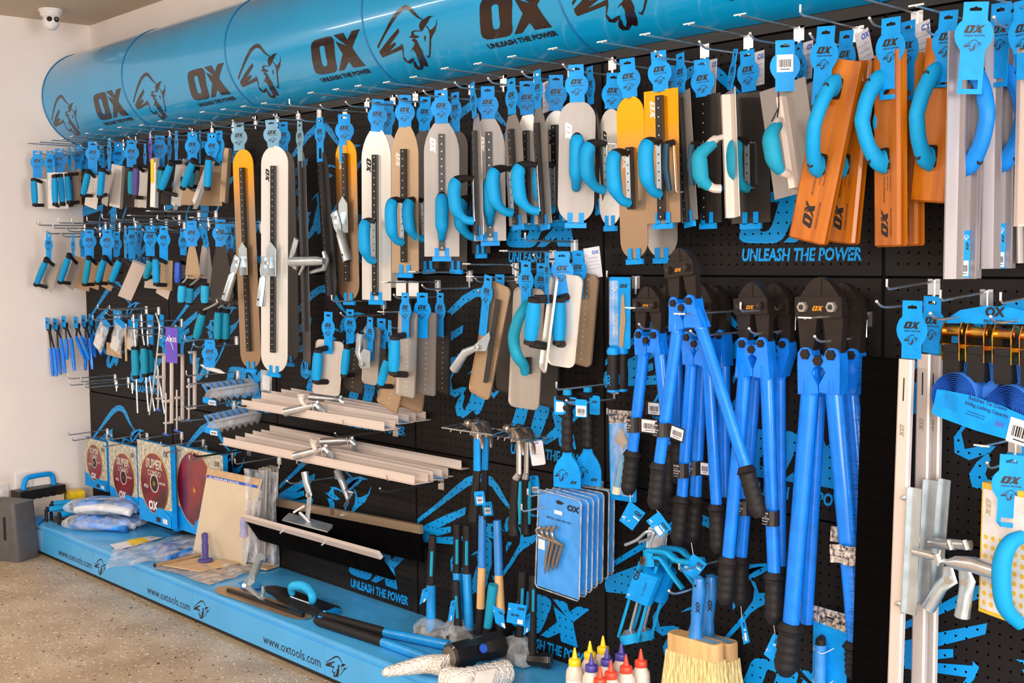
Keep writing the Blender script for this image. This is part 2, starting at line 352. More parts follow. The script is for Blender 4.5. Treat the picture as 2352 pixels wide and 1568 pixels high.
solo('backing_board', MB().box(.002, 5.4, .02, .03, .15, 1.96, 'black'), 'black backing sheet seen through the holes of the perforated panels', 'backing board')
for b in range(NB+1):
    x = .9*b; xa, xb_ = (x-.0045, x+.0045) if b else (.0005, .0045)
    solo('upright_post', MB().box(xa, xb_, .004, .019, .15, 1.955, 'black'), f'black slotted upright, {"beside the white side wall" if not b else "at the far end of the "+ORD[b-1]+" bay"}', 'upright post', group='shelving uprights')
solo('top_rail', MB().box(.0, 5.4, -.004, .0035, 1.93, 1.97, 'rib_black'), 'dark horizontal rail above the top pegboard row, under the blue curved header', 'rail')
# header: curved blue sign boxes, one per bay
YC, ZC, RR = .044, 2.18, .229
mat('header_blue', (0, 158, 218), .25, var=.03, sc=3, coat=.55); mat('header_ring', (8, 95, 150), .4); mat('header_ink', (34, 8, 5), .2, coat=.3)
def hp(s, o=0): a = s/RR; return (YC-(RR+o)*math.cos(a), ZC+(RR+o)*math.sin(a))
S0, S1 = -1.345*RR, 1.37*RR
def bend(polys, k, x, s0, o, m, mb, kz=None):
    kz = kz or k; step = .014
    for p in polys:
        p = p if isinstance(p[0][0], (tuple, list)) else [p]
        pts = [q for l in p for q in l]
        tr = tessellate_polygon([[V((a*k, b*kz, 0)) for a, b in l] for l in p])
        lo = min(q[1] for q in pts)*kz; hi = max(q[1] for q in pts)*kz; n = int((hi-lo)/step)+1
        for t in tr:
            P = [(pts[i][0]*k, pts[i][1]*kz) for i in t]
            if (P[1][0]-P[0][0])*(P[2][1]-P[0][1])-(P[1][1]-P[0][1])*(P[2][0]-P[0][0]) < 0: P.reverse()
            for i in range(n):
                q = clip_(clip_(P, lo+i*step, 1), lo+(i+1)*step, -1)
                if len(q) > 2: mb.add([(x+u, *hp(s0+v, o)) for u, v in q], [tuple(range(len(q)))], m)
def clip_(P, z, sg):
    out = []
    for i in range(len(P)):
        a, b = P[i], P[(i+1) % len(P)]; ia, ib = sg*(a[1]-z) >= 0, sg*(b[1]-z) >= 0
        if ia: out.append(a)
        if ia != ib: t = (z-a[1])/(b[1]-a[1]); out.append((a[0]+t*(b[0]-a[0]), z))
    return out
for b in range(NB):
    xa = .9*b+(.003 if b == 0 else 0); xb_ = .9*(b+1)
    t = thing('header_sign', f'glossy blue curved header sign box with bull head and wordmark, {ORD[b]} from white side wall', 'header sign', T_(xa, 0, 0), 'curved header signs')
    m = MB(); m.M = T_(-xa, 0, 0); n = 40
    pr = [hp(S0+(S1-S0)*i/n) for i in range(n+1)]
    m.add([(xa, y, z) for y, z in pr]+[(xb_, y, z) for y, z in pr], [(i, i+n+1, i+n+2, i+1) for i in range(n)], 'header_blue')
    m.add([(xa, y, z) for y, z in pr]+[(xb_, y, z) for y, z in pr], [tuple(range(n+1)), tuple(reversed(range(n+1, 2*n+2)))], 'header_ring')
    obj('shell', m, None, t)
    for xr in ((xa+.004, xb_-.006) if b == 0 else (xb_-.006,)):
        m = MB(); m.M = T_(-xa, 0, 0)
        m.tube([(xr, *hp(S0+(S1-S0)*i/n, .001)) for i in range(n+1)], .0024, 'header_ring', 6); obj('seam_ring', m, None, t)
    m = MB(); m.M = T_(-xa, 0, 0); bend(BULP, .34, .9*b+.0316, -.2312, .0006, 'header_ink', m); obj('bull_print', m, None, t)
    m = MB(); m.M = T_(-xa, 0, 0); bend(OXP, .34, .9*b+.5353, -.1718, .0006, 'header_ink', m)
    vs, fs = glyphs('UNLEASH THE POWER', .055, .08); w = max(p[0] for p in vs)
    m.add([(.9*b+.53+p[0]*.3/w, *hp(-.2005+p[1]*.0235, .0008)) for p in vs], fs, 'ink')
    m.text('R', .012, .9*b+.872, 0, 0, 'ink') if 0 else None
    obj('wordmark_print', m, None, t)
# base deck
mat('kick_black', (26, 22, 22), .6)
def deck_profile():
    D = .389; return [(0, DZ), (-D+.012, DZ), (-D+.004, DZ-.003), (-D, DZ-.008), (-D, DZ-.014), (-D+.006, DZ-.017), (-D+.006, DZ-.022), (-D, DZ-.025), (-D, .022), (-D+.02, .022), (0, .022)]
for b in range(NB):
    xa, xb_ = .9*b+(.003 if b == 0 else .0008), .9*(b+1)-.0008
    t = thing('base_shelf', f'light blue metal base shelf with web address on its front, {ORD[b]} from white side wall', 'base shelf', T_(xa, 0, 0), 'blue base shelves')
    m = MB(); m.M = T_(-xa, 0, 0); pr = deck_profile(); n = len(pr)
    m.add([(xa, y, z) for y, z in pr]+[(xb_, y, z) for y, z in pr], [(i, (i+1) % n, (i+1) % n+n, i+n) for i in range(n)]+[tuple(reversed(range(n))), tuple(range(n, 2*n))], 'deck_blue')
    obj('shelf_body', m, None, t)
    m = MB(); m.M = T_(-xa, 0, 0); m.text('www.oxtools.com', .048, .9*b+.515, .042, -.3896, 'ink', bold=0, xs=1.02)
    obj('web_address_print', m, None, t); m = MB(); m.M = T_(-xa, 0, 0); m.flat(BULP, -.3896, 'ink', .125, .9*b+.008, .03, kz=.115); obj('bull_print', m, None, t)
    m = MB(); m.M = T_(-xa, 0, 0); m.box(xa, xb_, -.374, -.36, .0005, .0218, 'kick_black'); obj('kick_plate', m, None, t)
# security camera
def cam_dome():
    P = ray(118, 28); p = CAM+P*((2.553-CAM.z)/P.z)
    q = at(0, 0, 0)
    # ceiling point
    p = atz(116, 22, 2.553)
    t = thing('security_camera', 'white twin-eye turret security camera under the ceiling corner', 'security camera', T_(p.x, p.y, 2.553))
    obj('mount_base', MB().lathe([(.055, 0), (.056, -.006), (.05, -.012), (.044, -.03), (.04, -.034)], 'white_plastic', 28), None, t)
    d = (CAM-p).normalized(); m = MB(); m.M = T_(0, 0, -.056)
    m.lathe([(.001, .04), (.02, .037), (.034, .024), (.04, 0), (.034, -.022), (.02, -.036), (.001, -.04)], 'white_plastic', 28); h = obj('camera_ball', m, None, t)
    f = Mx.Rotation(math.atan2(d.x, -d.y)+.25, 4, 'Z')
    for sx in (-1, 1):
        m = MB(); m.M = T_(0, 0, -.056) @ f @ RX(-16); m.lathe([(.0005, .0405), (.0115, .0395), (.0125, .033), (.0005, .033)], 'ink', 16, (sx*.0155, -.001, -.004), 'y')
        if sx > 0: m.lathe([(.0005, .042), (.004, .0415), (.0045, .038)], 'mark_grey', 10, (sx*.0155, 0, -.004), 'y')
        obj('lens_eye', m, None, h)
cam_dome()
# ---------------------------------------------------------------- kit of shop parts
class Th:
    def __init__(s, name, label, cat, M, group=None):
        s.o = thing(name, label, cat, M, group); s.M = M; s.inv = M.inverted()
    def w(s):                                   # builder fed with room coordinates
        m = MB(); m.M = s.inv; return m
    def p(s, name, me, parent=None, M=None, label=None):
        o = obj(name, me, M, parent or s.o)
        if label: o['label'] = label
        return o
    def pw(s, name, me, Mw, parent=None): return s.p(name, me, parent, s.inv @ Mw)
TO = [(-.33, 0), (.33, 0), (.33, -.5), (.43, -.6), (.5, -.76), (.52, -.93), (.48, -1.1), (.39, -1.24), (.33, -1.34)]
@lru_cache(None)
def tag_me(W, H, m='tag_cyan', st='std'):
    r = [(x*W, z*W) for x, z in TO]; H = max(H, 1.42*W); hw = .33*W
    right = r[1:]+[(hw, -H)]; left = [(-x, z) for x, z in reversed(right)]
    slot = [(x*W, -.2*W+z*W) for x, z in ((-.16, .03), (-.04, .05), (0, .09), (.04, .05), (.16, .03), (.16, -.05), (-.16, -.05))]
    holes = [slot]; mb = MB()
    if st == 'fork': holes.append([(-hw*.45, -H+.012), (hw*.45, -H+.012), (hw*.38, -1.7*W), (-hw*.38, -1.7*W)])
    if st == 'win': holes.append([(-hw*.62, -H+.01), (hw*.62, -H+.01), (hw*.62, -2.15*W), (-hw*.62, -2.15*W)])
    mb.prism(right+left, -.0006, .0006, m, holes)
    if st != 'back':
        mb.flat(OXP, -.0011, 'ink', W*.56, -W*.27, -.86*W, kz=W*.6)
        mb.text('UNLEASH THE POWER', .068*W, -W*.26, -.95*W, -.0011, 'ink', bold=.03, xs=.8)
        mb.flat(BULP, -.0011, 'ink', W*.5, -W*.25, -1.36*W, kz=W*.5)
    else: label_bits(mb, -.28*W, .28*W, -1.1*W, -.5*W, -.0011)
    if H > 1.75*W and st == 'std': mb.box(-.2*W, .2*W, -.0022, -.0006, -1.66*W, -1.48*W, m)
    return mb.mesh('tag')
def label_bits(mb, x0, x1, z0, z1, y, m='white_card'):      # a white sticker with bars
    mb.flat([[(x0, z0), (x1, z0), (x1, z1), (x0, z1)]], y, m); w = x1-x0; h = z1-z0; r = random.Random(3); x = x0+.12*w
    while x < x1-.14*w:
        b = r.choice((.02, .03, .05))*w; mb.flat([[(x, z0+.28*h), (x+b, z0+.28*h), (x+b, z1-.28*h), (x, z1-.28*h)]], y-.0003, 'ink'); x += b+r.choice((.02, .035))*w
    mb.text('0123 4567', .11*h, (x0+x1)/2, z0+.12*h, y-.0003, 'ink', 'CENTER') if 0 else mb.flat([[(x0+.2*w, z0+.13*h), (x1-.2*w, z0+.13*h), (x1-.2*w, z0+.18*h), (x0+.2*w, z0+.18*h)]], y-.0003, 'ink')
def add_tag(t, p0, p1, wpx, d, W=.062, m='tag_cyan', st='std', side=1, parent=None):
    a = at(*p0, d); M, L = fr(p0, p1, d, yaw=yaw_for(a, W*.95, wpx, side))
    return t.p('hang_tag', tag_me(round(W, 4), round(L, 3), m, st), parent, t.inv @ M)
def curve(pts, n=6):                            # smooth path through points
    P = [V(p) for p in pts]; out = []
    for i in range(len(P)-1):
        a, b, c, d = P[max(i-1, 0)], P[i], P[i+1], P[min(i+2, len(P)-1)]
        for k in range(n):
            t = k/n; out.append(.5*((2*b)+(c-a)*t+(2*a-5*b+4*c-d)*t*t+(3*b-a-3*c+d)*t**3))
    return out+[P[-1]]
def lerp(a, b, n): return [a+(b-a)*i/(n-1) for i in range(n)]
@lru_cache(None)
def grip_me(h, m='grip_cyan', so=.072, r=.0185):     # curved rubber grip standing off a rib, h tall, top at z=0
    mb = MB(); p = curve([(0, -.014, -.003), (0, -so*.55, -.001), (0, -so*.88, -.009), (0, -so-.001, -.032), (0, -so-.001, -h*.5), (0, -so+.004, -h+.034), (0, -so*.62, -h+.007), (0, -.018, -h)], 5)
    n = len(p); R = [(.008 if i < 5 else (r*1.08 if 9 < i < n-9 else .0125)) for i in range(n)]
    for _ in range(3): R = [R[0]]+[(R[i-1]+R[i]+R[i+1])/3 for i in range(1, n-1)]+[R[-1]]
    k = 10; mb.tube(p[:k+1], [x*.98 for x in R[:k+1]], 'black_rubber', 12); mb.tube(p[k:], R[k:], m, 12)
    return mb.mesh('grip', 50)
@lru_cache(None)
def strap_me(h):
    mb = MB(); mb.box(-.007, .007, -.017, -.0145, -h+.002, -.002, 'zinc'); mb.box(-.007, .007, -.017, -.002, -.004, -.0015, 'zinc'); mb.box(-.007, .007, -.017, -.002, -h, -h+.0025, 'zinc')
    n = int(h/.022)
    for i in range(n): mb.lathe([(.0001, .0005), (.0022, .0005), (.0024, 0), (.0001, 0)], 'ink', 6, (0, -.0172, -.011-.022*i), 'y')
    return mb.mesh('mounting_strap')
def clip_me(W=.06):
    mb = MB(); mb.box(-W*.5, W*.5, -.004, .004, -.014, 0, 'tag_cyan')
    for s in (-1, 1): mb.box(s*W*.26-.007, s*W*.26+.007, -.004, -.002, -.002, .028, 'tag_cyan')
    return mb
clip_me = lru_cache(None)(clip_me)
@lru_cache(None)
def clip_mesh(W): return clip_me(W).mesh('edge_clip')
def blade_out(W, L, e):
    h = W/2; top, bot = e[0], e[1]; P = []
    def arc(c, r, a0, a1, n=10): return [(c[0]+r*math.cos(math.radians(a0+(a1-a0)*i/n)), c[1]+r*math.sin(math.radians(a0+(a1-a0)*i/n))) for i in range(n+1)]
    if top == 'r': P += arc((0, -h), h, 0, 180, 16)
    elif top == 'p': P += [(h, -.085), (h*.97, -.07), (h*.86, -.045), (h*.68, -.022), (h*.42, 0), (-h*.42, 0), (-h*.68, -.022), (-h*.86, -.045), (-h*.97, -.07), (-h, -.085)]
    elif top == 'c': P += arc((h-.02, -.02), .02, 0, 90, 4)+arc((-h+.02, -.02), .02, 90, 180, 4)
    else: P += [(h, 0), (-h, 0)]
    if bot == 'r': P += arc((0, -L+h), h, 180, 360, 16)
    elif bot == 'c': P += arc((-h+.02, -L+.02), .02, 180, 270, 4)+arc((h-.02, -L+.02), .02, 270, 360, 4)
    elif bot == 'p': P += [(-h, -L+.085), (-h*.86, -L+.045), (-h*.42, -L), (h*.42, -L), (h*.86, -L+.045), (h, -L+.085)]
    else: P += [(-h, -L), (h, -L)]
    return P
def bracket(t, M, z, sgn=-1, tilt=-25, roll=0, L=.16, parent=None, plate=True):
    """zinc knuckle bracket with a pipe socket hanging off it; M is the tool's frame, z where it sits"""
    Mz = M @ T_(0, 0, z)
    m = MB(); m.M = t.inv @ Mz
    if plate: m.prism([(-.022, -.05), (.022, -.05), (.022, .05), (.0, .075), (-.022, .05)], -.02, -.016, 'zinc')
    m.box(-.004, .004, -.06, -.016, -.02, .02, 'zinc'); m.lathe([(.0001, -.014), (.008, -.014), (.008, .014), (.0001, .014)], 'chrome', 8, (0, -.05, 0), 'x')
    pl = t.p('knuckle_bracket', m, parent)
    m = MB(); m.M = t.inv @ Mz @ T_(.0, -.05, 0) @ RY(tilt) @ RX(roll)
    m.prism([(-.018, .022), (.018, .022), (.02, -.03), (.014, -.05), (-.014, -.05), (-.02, -.03)], -.003, .003, 'zinc')
    m.tube([(0, 0, -.04), (0, 0, -.06), (0, 0, -L)], [.006, .016, .0165], 'zinc', 14, ry=[.004, .014, .0165], caps=True)
    m.lathe([(.0001, -L-.0004), (.0135, -L-.0006)], 'ink', 14); m.lathe([(.0001, .001), (.004, .001), (.004, 0)], 'ink', 8, (0, -.0165, -L*.85), 'y')
    s = t.p('pipe_socket', m, parent)
    m = MB(); m.M = t.inv @ Mz @ T_(0, -.05, 0); m.lathe([(.0001, -.012), (.0075, -.012), (.0085, -.008), (.0085, .006), (.0001, .006)], 'chrome', 6, (0, 0, 0), 'y'); t.p('pivot_bolt', m, pl)
    return pl
NLAB = {}
def uniq(l):
    assert 4 <= len(l.split()) <= 16, l
    NLAB[l] = NLAB.get(l, 0)+1
    return l
BLADES = 'large finishing trowels on the top row'
def trowel(lab, top, bot, wpx, d=.2, W=.11, ends='rr', fin='steel', rib=None, hand=None, clip=True, side=1, tag=None, tagm='tag_cyan', tst='std', gm='grip_cyan', mark=True, group=BLADES, name='finishing_trowel', brk=None, bfr=None, ribw=.02, curl=0, tW=.062):
    a = at(*top, d); W = W or wpx/view(a)[1]; yaw = yaw_for(a, W, wpx, side); M, L = fr(top, bot, d, bfr, yaw)
    t = Th(name, uniq(lab), 'trowel', M, group); zy = lambda y: -(y-top[1])/(bot[1]-top[1])*L
    m = MB(); m.prism(blade_out(W, L, ends), -.0008, .0008, fin)
    if curl: m.box(-W/2, -W/2+.0015, -.014, 0, -L+.02, -.02, fin); m.box(W/2-.0015, W/2, -.014, 0, -L+.02, -.02, fin)
    if mark:
        m.flat(OXP, -.0012, 'ink' if fin in ('steel_bright',) else 'tag_old' if fin == 'x' else 'rivet', .05, -W*.33, -.24*L+.02 if not rib else zy(rib[0])-.01, rot=-PI/2)
        m.flat([[(-W*.30, -.0), (-W*.28, 0), (-W*.28, -.06), (-W*.30, -.06)]], -.0012, 'dark_grey', 1, 0, (-.24*L if not rib else zy(rib[0])-.075)) if 0 else None
    t.p('blade', m)
    if rib:
        z1, z0 = zy(rib[0]), zy(rib[1]); m = MB(); m.box(-ribw/2, ribw/2, -.013, -.0008, z0, z1, 'rib_black' if fin != 'alu' else 'alu')
        n = int((z1-z0)/.023)
        for i in range(n+1):
            z = z1-.008-i*(z1-z0-.016)/max(1, n); m.add([(.0022*math.cos(k*PI/3), -.0134, z+.0022*math.sin(k*PI/3)) for k in range(6)], [tuple(range(6))], 'rivet')
        t.p('rib', m)
    if hand:
        k, y0, y1 = hand; z1, z0 = zy(y0), zy(y1)
        if k == 'W': m = MB(); m.tube([(0, -.002, z1), (0, -.03, z1), (0, -.032, z1-.004), (0, -.032, z0+.004), (0, -.03, z0), (0, -.002, z0)], .0018, 'chrome', 6); o = t.p('handle', m); m = MB(); m.tube([(0, -.03, z1), (0, -.05, z1-.004)], .008, 'black_rubber', 8); m.tube([(0, -.05, z1-.004), (0, -.056, (z0+z1)/2), (0, -.05, z0+.004)], [.008, .009, .007], 'grip_dim', 10); t.p('grip', m, o)
        else: o = t.p('handle', strap_me(round(z1-z0, 3)), M=T_(0, 0, z1)); t.p('grip', grip_me(round(z1-z0, 3), gm), o)
    if brk: bracket(t, M, zy(brk[0]), tilt=brk[1], roll=brk[2] if len(brk) > 2 else 0)
    if tag:
        tx, ty, tw = tag[:3]; e = tag[3] if len(tag) > 3 else top[1]+4
        add_tag(t, (tx, ty), (tag[4] if len(tag) > 4 else tx+(top[0]-tx)*.5, e), tw, d+.003, m=tagm, st=tst, W=tW)
    if clip: t.p('edge_clip', clip_mesh(round(min(W*.6, .06), 3)), M=T_(0, 0, -L-.001))
    return t, M, L
# pegboard hooks ------------------------------------------------------------
HN = [0]
def hook(tip, L=.235, up=True, low=True, T='T', lab='', drop=.046, rise=0, lowL=None, zb=None, d0=0):
    """tip: where the end of the upper (label) arm is seen; low: the goods arm under it"""
    P = at(*tip, L); x, z = P.x, P.z; HN[0] += 1
    M = T_(x, 0, z-rise); t = Th('peg_hook', uniq(lab), 'hook', M, 'chrome peg hooks'); m = MB(); r = .0028
    for sx in (-1, 1): m.box(sx*.009-.006, sx*.009+.006, -.004, -.0012, -.03, .006, 'chrome')
    m.tube([(-.009, .012, .004), (-.009, -.003, .004)], .002, 'chrome', 6); m.tube([(.009, .012, .004), (.009, -.003, .004)], .002, 'chrome', 6)
    m.tube([(0, -.004, .004), (0, -.004, -drop)], .0035, 'chrome', 6); t.p('back_clip', m)
    if up:
        m = MB()
        if T == 'U': m.tube([(0, -.004, 0), (0, -L+.008, rise), (0, -L, rise+.006), (0, -L, rise+.022)], r, 'chrome', 8)
        else:
            m.tube([(0, -.004, 0), (0, -L, rise)], r*.95, 'chrome', 8); m.box(-.017, .017, -L-.0025, -L, rise, rise+.0035, 'white_plastic')
        t.p('label_arm', m)
    if low:
        l = lowL or L*.84; m = MB(); m.tube(curve([(0, -.004, -drop), (0, -l*.5, -drop), (0, -l*.88, -drop), (0, -l, -drop+.013)], 4), r, 'chrome', 8)
        m.lathe([(.0001, -.004), (.003, -.002), (.0036, .0), (.003, .002), (.0001, .004)], 'rivet', 8, (0, -l, -drop+.013)); t.p('goods_arm', m)
    return t
# ---------------------------------------------------------------- top row: hooks
def ordn(i):
    return ['first', 'second', 'third', 'fourth', 'fifth', 'sixth', 'seventh', 'eighth', 'ninth', 'tenth', 'eleventh', 'twelfth', 'thirteenth', 'fourteenth', 'fifteenth', 'sixteenth', 'seventeenth', 'eighteenth', 'nineteenth', 'twentieth',
            'twenty-first', 'twenty-second', 'twenty-third', 'twenty-fourth', 'twenty-fifth', 'twenty-sixth', 'twenty-seventh', 'twenty-eighth', 'twenty-ninth', 'thirtieth', 'thirty-first', 'thirty-second', 'thirty-third', 'thirty-fourth', 'thirty-fifth', 'thirty-sixth'][i]
R1 = [(64, 329), (90, 326), (117, 322), (143, 319), (165, 314), (200, 307), (232, 298), (275, 293), (325, 288), (368, 279), (415, 272), (465, 258), (513, 252), (560, 245), (607, 238), (665, 242, 'U'), (714, 214), (772, 206), (823, 198), (888, 190), (950, 178), (1022, 158), (1098, 147), (1176, 131), (1270, 113), (1383, 97), (1482, 80), (1583, 56), (1700, 35), (1838, 34, 'U'), (1975, -4), (2105, 14), (2262, -10)]
for i, h in enumerate(R1):
    hook(h[:2], L=(.31, .3, .285, .27, .25)[i] if i < 5 else .235, T='U' if len(h) > 2 else 'T', rise=.004, lab=f'chrome double peg hook, {ordn(i)} from white side wall in the row under blue header', low=True)
# ---------------------------------------------------------------- top row: big trowels, from the side wall outwards
tr = trowel
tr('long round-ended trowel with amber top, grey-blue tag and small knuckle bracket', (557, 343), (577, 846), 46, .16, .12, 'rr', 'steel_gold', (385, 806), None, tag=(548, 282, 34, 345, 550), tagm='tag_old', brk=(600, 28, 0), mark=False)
tr('long bright round-ended trowel, whitest of the row, with folded knuckle bracket', (631, 335), (630, 856), 61, .17, .13, 'rr', 'steel_bright', (380, 808), None, tag=(622, 275, 46, 338, 628), tagm='tag_old', brk=(600, 8, 0))
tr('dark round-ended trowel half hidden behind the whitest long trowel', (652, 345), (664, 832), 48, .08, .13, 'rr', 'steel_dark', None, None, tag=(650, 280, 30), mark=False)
tr('dull bronze trowel seen nearly edge-on right of the whitest long trowel', (692, 345), (706, 848), 18, .16, .12, 'rr', 'steel_dark', (370, 760), None, tag=(688, 280, 16, 385), mark=False, tagm='tag_old')
t4 = tr('black trowel seen nearly edge-on with thick chrome pipe bracket', (738, 350), (762, 690), 26, .15, .12, 'rr', 'rib_black', (372, 680), None, tag=(734, 270, 22, 372), tst='fork', clip=False, mark=False)
t4 = t4[0]; m = t4.w(); m.tube([at(668, 601, .2), at(728, 599, .2), at(744, 600, .19)], [.0165, .0165, .011], 'zinc', 16); s4 = t4.p('pipe_socket', m); m = t4.w(); m.tube(curve([at(681, 548, .19), at(674, 575, .19), at(667, 600, .19), at(682, 616, .19)], 4), [.014]*6+[.009]*7, 'zinc', 10, ry=.006); t4.p('lever', m, s4)
m = t4.w(); m.tube([at(744, 578, .17), at(750, 596, .17), at(745, 616, .17), at(712, 626, .17)], [.008, .012, .01, .006], 'zinc', 8); m.tube([at(700, 606, .2), at(688, 630, .2)], .006, 'chrome', 8); t4.p('clamp_bolt', m, s4)
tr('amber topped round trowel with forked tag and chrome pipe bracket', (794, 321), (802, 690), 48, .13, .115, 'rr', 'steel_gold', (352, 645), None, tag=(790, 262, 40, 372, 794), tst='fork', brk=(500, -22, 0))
tr('white-lit tapered trowel with low blue grip, second trowel after the amber round one', (864, 300), (865, 689), 67, .14, .115, 'ps', 'steel_bright', (355, 678), ('D', 505, 598), tag=(868, 228, 50, 302, 866))
tr('pale round trowel peeking out behind the white-lit tapered trowel', (886, 305), (890, 660), 46, .07, .11, 'rs', 'steel', None, None, tag=(893, 232, 30), mark=False, clip=False)
tr('beige tapered trowel with one blue grip at mid height', (930, 291), (931, 627), 62, .14, .11, 'ps', 'steel_warm', (342, 602), ('D', 458, 556), tag=(930, 218, 48, 292, 930))
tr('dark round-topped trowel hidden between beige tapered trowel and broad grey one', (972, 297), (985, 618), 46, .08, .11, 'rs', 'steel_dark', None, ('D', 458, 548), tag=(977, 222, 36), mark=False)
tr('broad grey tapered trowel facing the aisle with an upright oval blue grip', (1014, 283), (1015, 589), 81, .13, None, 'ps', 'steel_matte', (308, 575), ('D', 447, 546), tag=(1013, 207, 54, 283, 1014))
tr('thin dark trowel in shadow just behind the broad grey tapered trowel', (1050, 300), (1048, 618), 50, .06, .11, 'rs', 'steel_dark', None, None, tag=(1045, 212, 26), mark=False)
tr('tapered trowel with oval blue grip, straight left edge hidden by an edge-on trowel', (1122, 273), (1126, 553), 74, .11, None, 'ps', 'steel_matte', (303, 545), ('D', 414, 511), tag=(1120, 198, 52, 273, 1121))
tr('pale trowel seen edge-on with protruding blue grip beside broad grey trowel', (1094, 262), (1101, 540), 20, .16, .11, 'ps', 'steel', (300, 540), ('D', 408, 508), tag=(1084, 190, 14, 270, 1090), mark=False)
tr('small dark trowel with second blue grip behind the edge-on pale trowel', (1100, 300), (1105, 582), 42, .06, .11, 'rs', 'steel_dark', (480, 560), ('D', 455, 545), tag=None, mark=False)
tr('shadowed grey trowel with dark rib and blue grip, right of oval-gripped tapered trowel', (1176, 264), (1190, 516), 40, .16, .11, 'ps', 'steel_matte', (297, 515), ('D', 386, 489), tag=(1174, 180, 26, 262, 1176), mark=False)
tr('white-lit tapered trowel behind two profile-view blue grips', (1212, 264), (1216, 516), 56, .09, .11, 'ps', 'steel_bright', (300, 512), None, tag=(1209, 186, 48, 264, 1211), mark=False)
tr('shadowed trowel with wire-strapped blue grip and rust flecked tag, before white tapered one', (1236, 247), (1252, 516), 30, .16, .11, 'ps', 'steel_matte', (283, 512), ('D', 376, 484), tag=(1234, 161, 22, 249, 1236), mark=False)
tr('white round-topped trowel half covered by the largest grey rounded trowel', (1277, 254), (1281, 508), 52, .08, .09, 'rs', 'steel_bright', (287, 505), ('D', 378, 482), tag=(1277, 172, 50, 254, 1277))
tr('largest grey fully rounded trowel facing the aisle with oval blue grip', (1327, 231), (1322, 511), 84, .15, None, 'rr', 'steel_matte', None, ('D', 314, 430), tag=(1323, 148, 60, 234, 1326))
tr('dark trowel turned edge-on with two wire straps behind largest rounded trowel', (1362, 250), (1376, 480), 24, .1, .11, 'rr', 'steel_dark', (320, 470), None, tag=(1354, 153, 20, 240, 1357), mark=False)
tr('pale round-bottomed trowel with deep blue grip left of amber rounded trowel', (1402, 250), (1402, 518), 50, .13, .11, 'rr', 'steel_bright', None, ('D', 328, 436), tag=(1410, 167, 46, 250, 1405), gm='grip_cyan')
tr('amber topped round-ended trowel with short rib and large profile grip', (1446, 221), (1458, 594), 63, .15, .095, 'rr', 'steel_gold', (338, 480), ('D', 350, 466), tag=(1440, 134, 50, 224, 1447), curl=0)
tr('silver round-bottomed trowel hanging lower behind the amber square trowel', (1518, 230), (1521, 592), 70, .07, .105, 'rr', 'steel', None, None, tag=(1540, 150, 36), mark=False)
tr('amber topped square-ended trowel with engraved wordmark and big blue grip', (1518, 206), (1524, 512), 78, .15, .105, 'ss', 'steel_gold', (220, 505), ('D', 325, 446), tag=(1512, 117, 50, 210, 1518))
tr('brownish square trowel with grey strap handle right of amber square one', (1566, 212), (1584, 508), 36, .12, .105, 'ss', 'steel_matte', (225, 508), ('W', 326, 440), tag=(1562, 122, 26, 214, 1564), mark=False, gm='black_rubber')
tr('grey square trowel with thin rib and white price card behind its tag', (1624, 218), (1626, 512), 62, .1, .105, 'ss', 'steel_dark', (232, 505), ('W', 330, 430), tag=(1611, 136, 50, 222, 1616), mark=False, gm='black_rubber')
tr('wide grey square trowel with inner teal grip, left of the clear blue-grey one', (1722, 212), (1725, 512), 88, .09, .11, 'ss', 'steel_dark', None, ('D', 325, 432), tag=(1716, 115, 46, 210, 1720), mark=False, gm='grip_teal')
# framed trowel seen edge on
def framed(lab, top, bot, d, y1, y0, W=.12, wpx=14, tag=None, gm='grip_teal', so=.075, sgn=1, st='std', rb=(.0, 1), tie=False, fin='steel', out=-1):
    a = at(*top, d); M, L = fr(top, bot, d, yaw=yaw_for(a, W, wpx)); t = Th('finishing_trowel', uniq(lab), 'trowel', M, BLADES); zy = lambda y: -(y-top[1])/(bot[1]-top[1])*L
    m = MB(); m.box(-W/2, W/2, 0, .0016, -L, 0, fin); t.p('blade', m)
    m = MB(); m.box(-.008, .008, -.02, 0, -L*rb[1], -L*rb[0]-.01, 'alu'); t.p('rib', m)
    z1, z0 = zy(y1), zy(y0); m = MB(); m.tube(curve([(0, -.015, z1+.01), (0, -so*.6, z1), (0, -so, z1-.035), (0, -so-.002, (z1+z0)/2), (0, -so, z0+.03), (0, -so*.7, z0+.004), (0, -.03, z0)], 5), [.007]*4+[.011]*27, 'alu', 10)
    h = t.p('handle', m); m = MB(); p = curve([(0, -so*.55, z1-.004), (0, -so, z1-.03), (0, -so-.004, (z1+z0)/2), (0, -so, z0+.025), (0, -so*.75, z0+.004)], 6)
    m.tube(p, lerp(.012, .02, 10)+[.02]*(len(p)-18)+lerp(.019, .011, 8), gm, 12); t.p('grip', m, h)
    if tie:
        m = MB(); m.tube([(0, -.012, .012), (.004, -.03, z1*.6), (.0, -so+.01, z1+.002)], .0015, 'ink', 6); m.tube([(0, -.012, .012), (-.004, -.02, z1*.6), (-.01, -.03, z1)], .0015, 'ink', 6); t.p('cable_tie', m)
    if tag: add_tag(t, (tag[0], tag[1]), (tag[4] if len(tag) > 4 else top[0], tag[3]), tag[2], d+.012, st=st, W=.066)
    return t
framed('trowel seen edge-on with pale metal bar frame and large teal grip', (1675, 208), (1686, 500), .16, 322, 432, tag=(1690, 112, 14, 206), wpx=24, W=.11)
framed('blue-grey flexible trowel with barcode tag, cable ties and two-tone grip', (1796, 194), (1832, 445), .16, 285, 400, wpx=104, W=.13, tag=(1803, 92, 66, 210, 1803), st='back', tie=True, rb=(.08, .95), so=.07, fin='steel_matte')
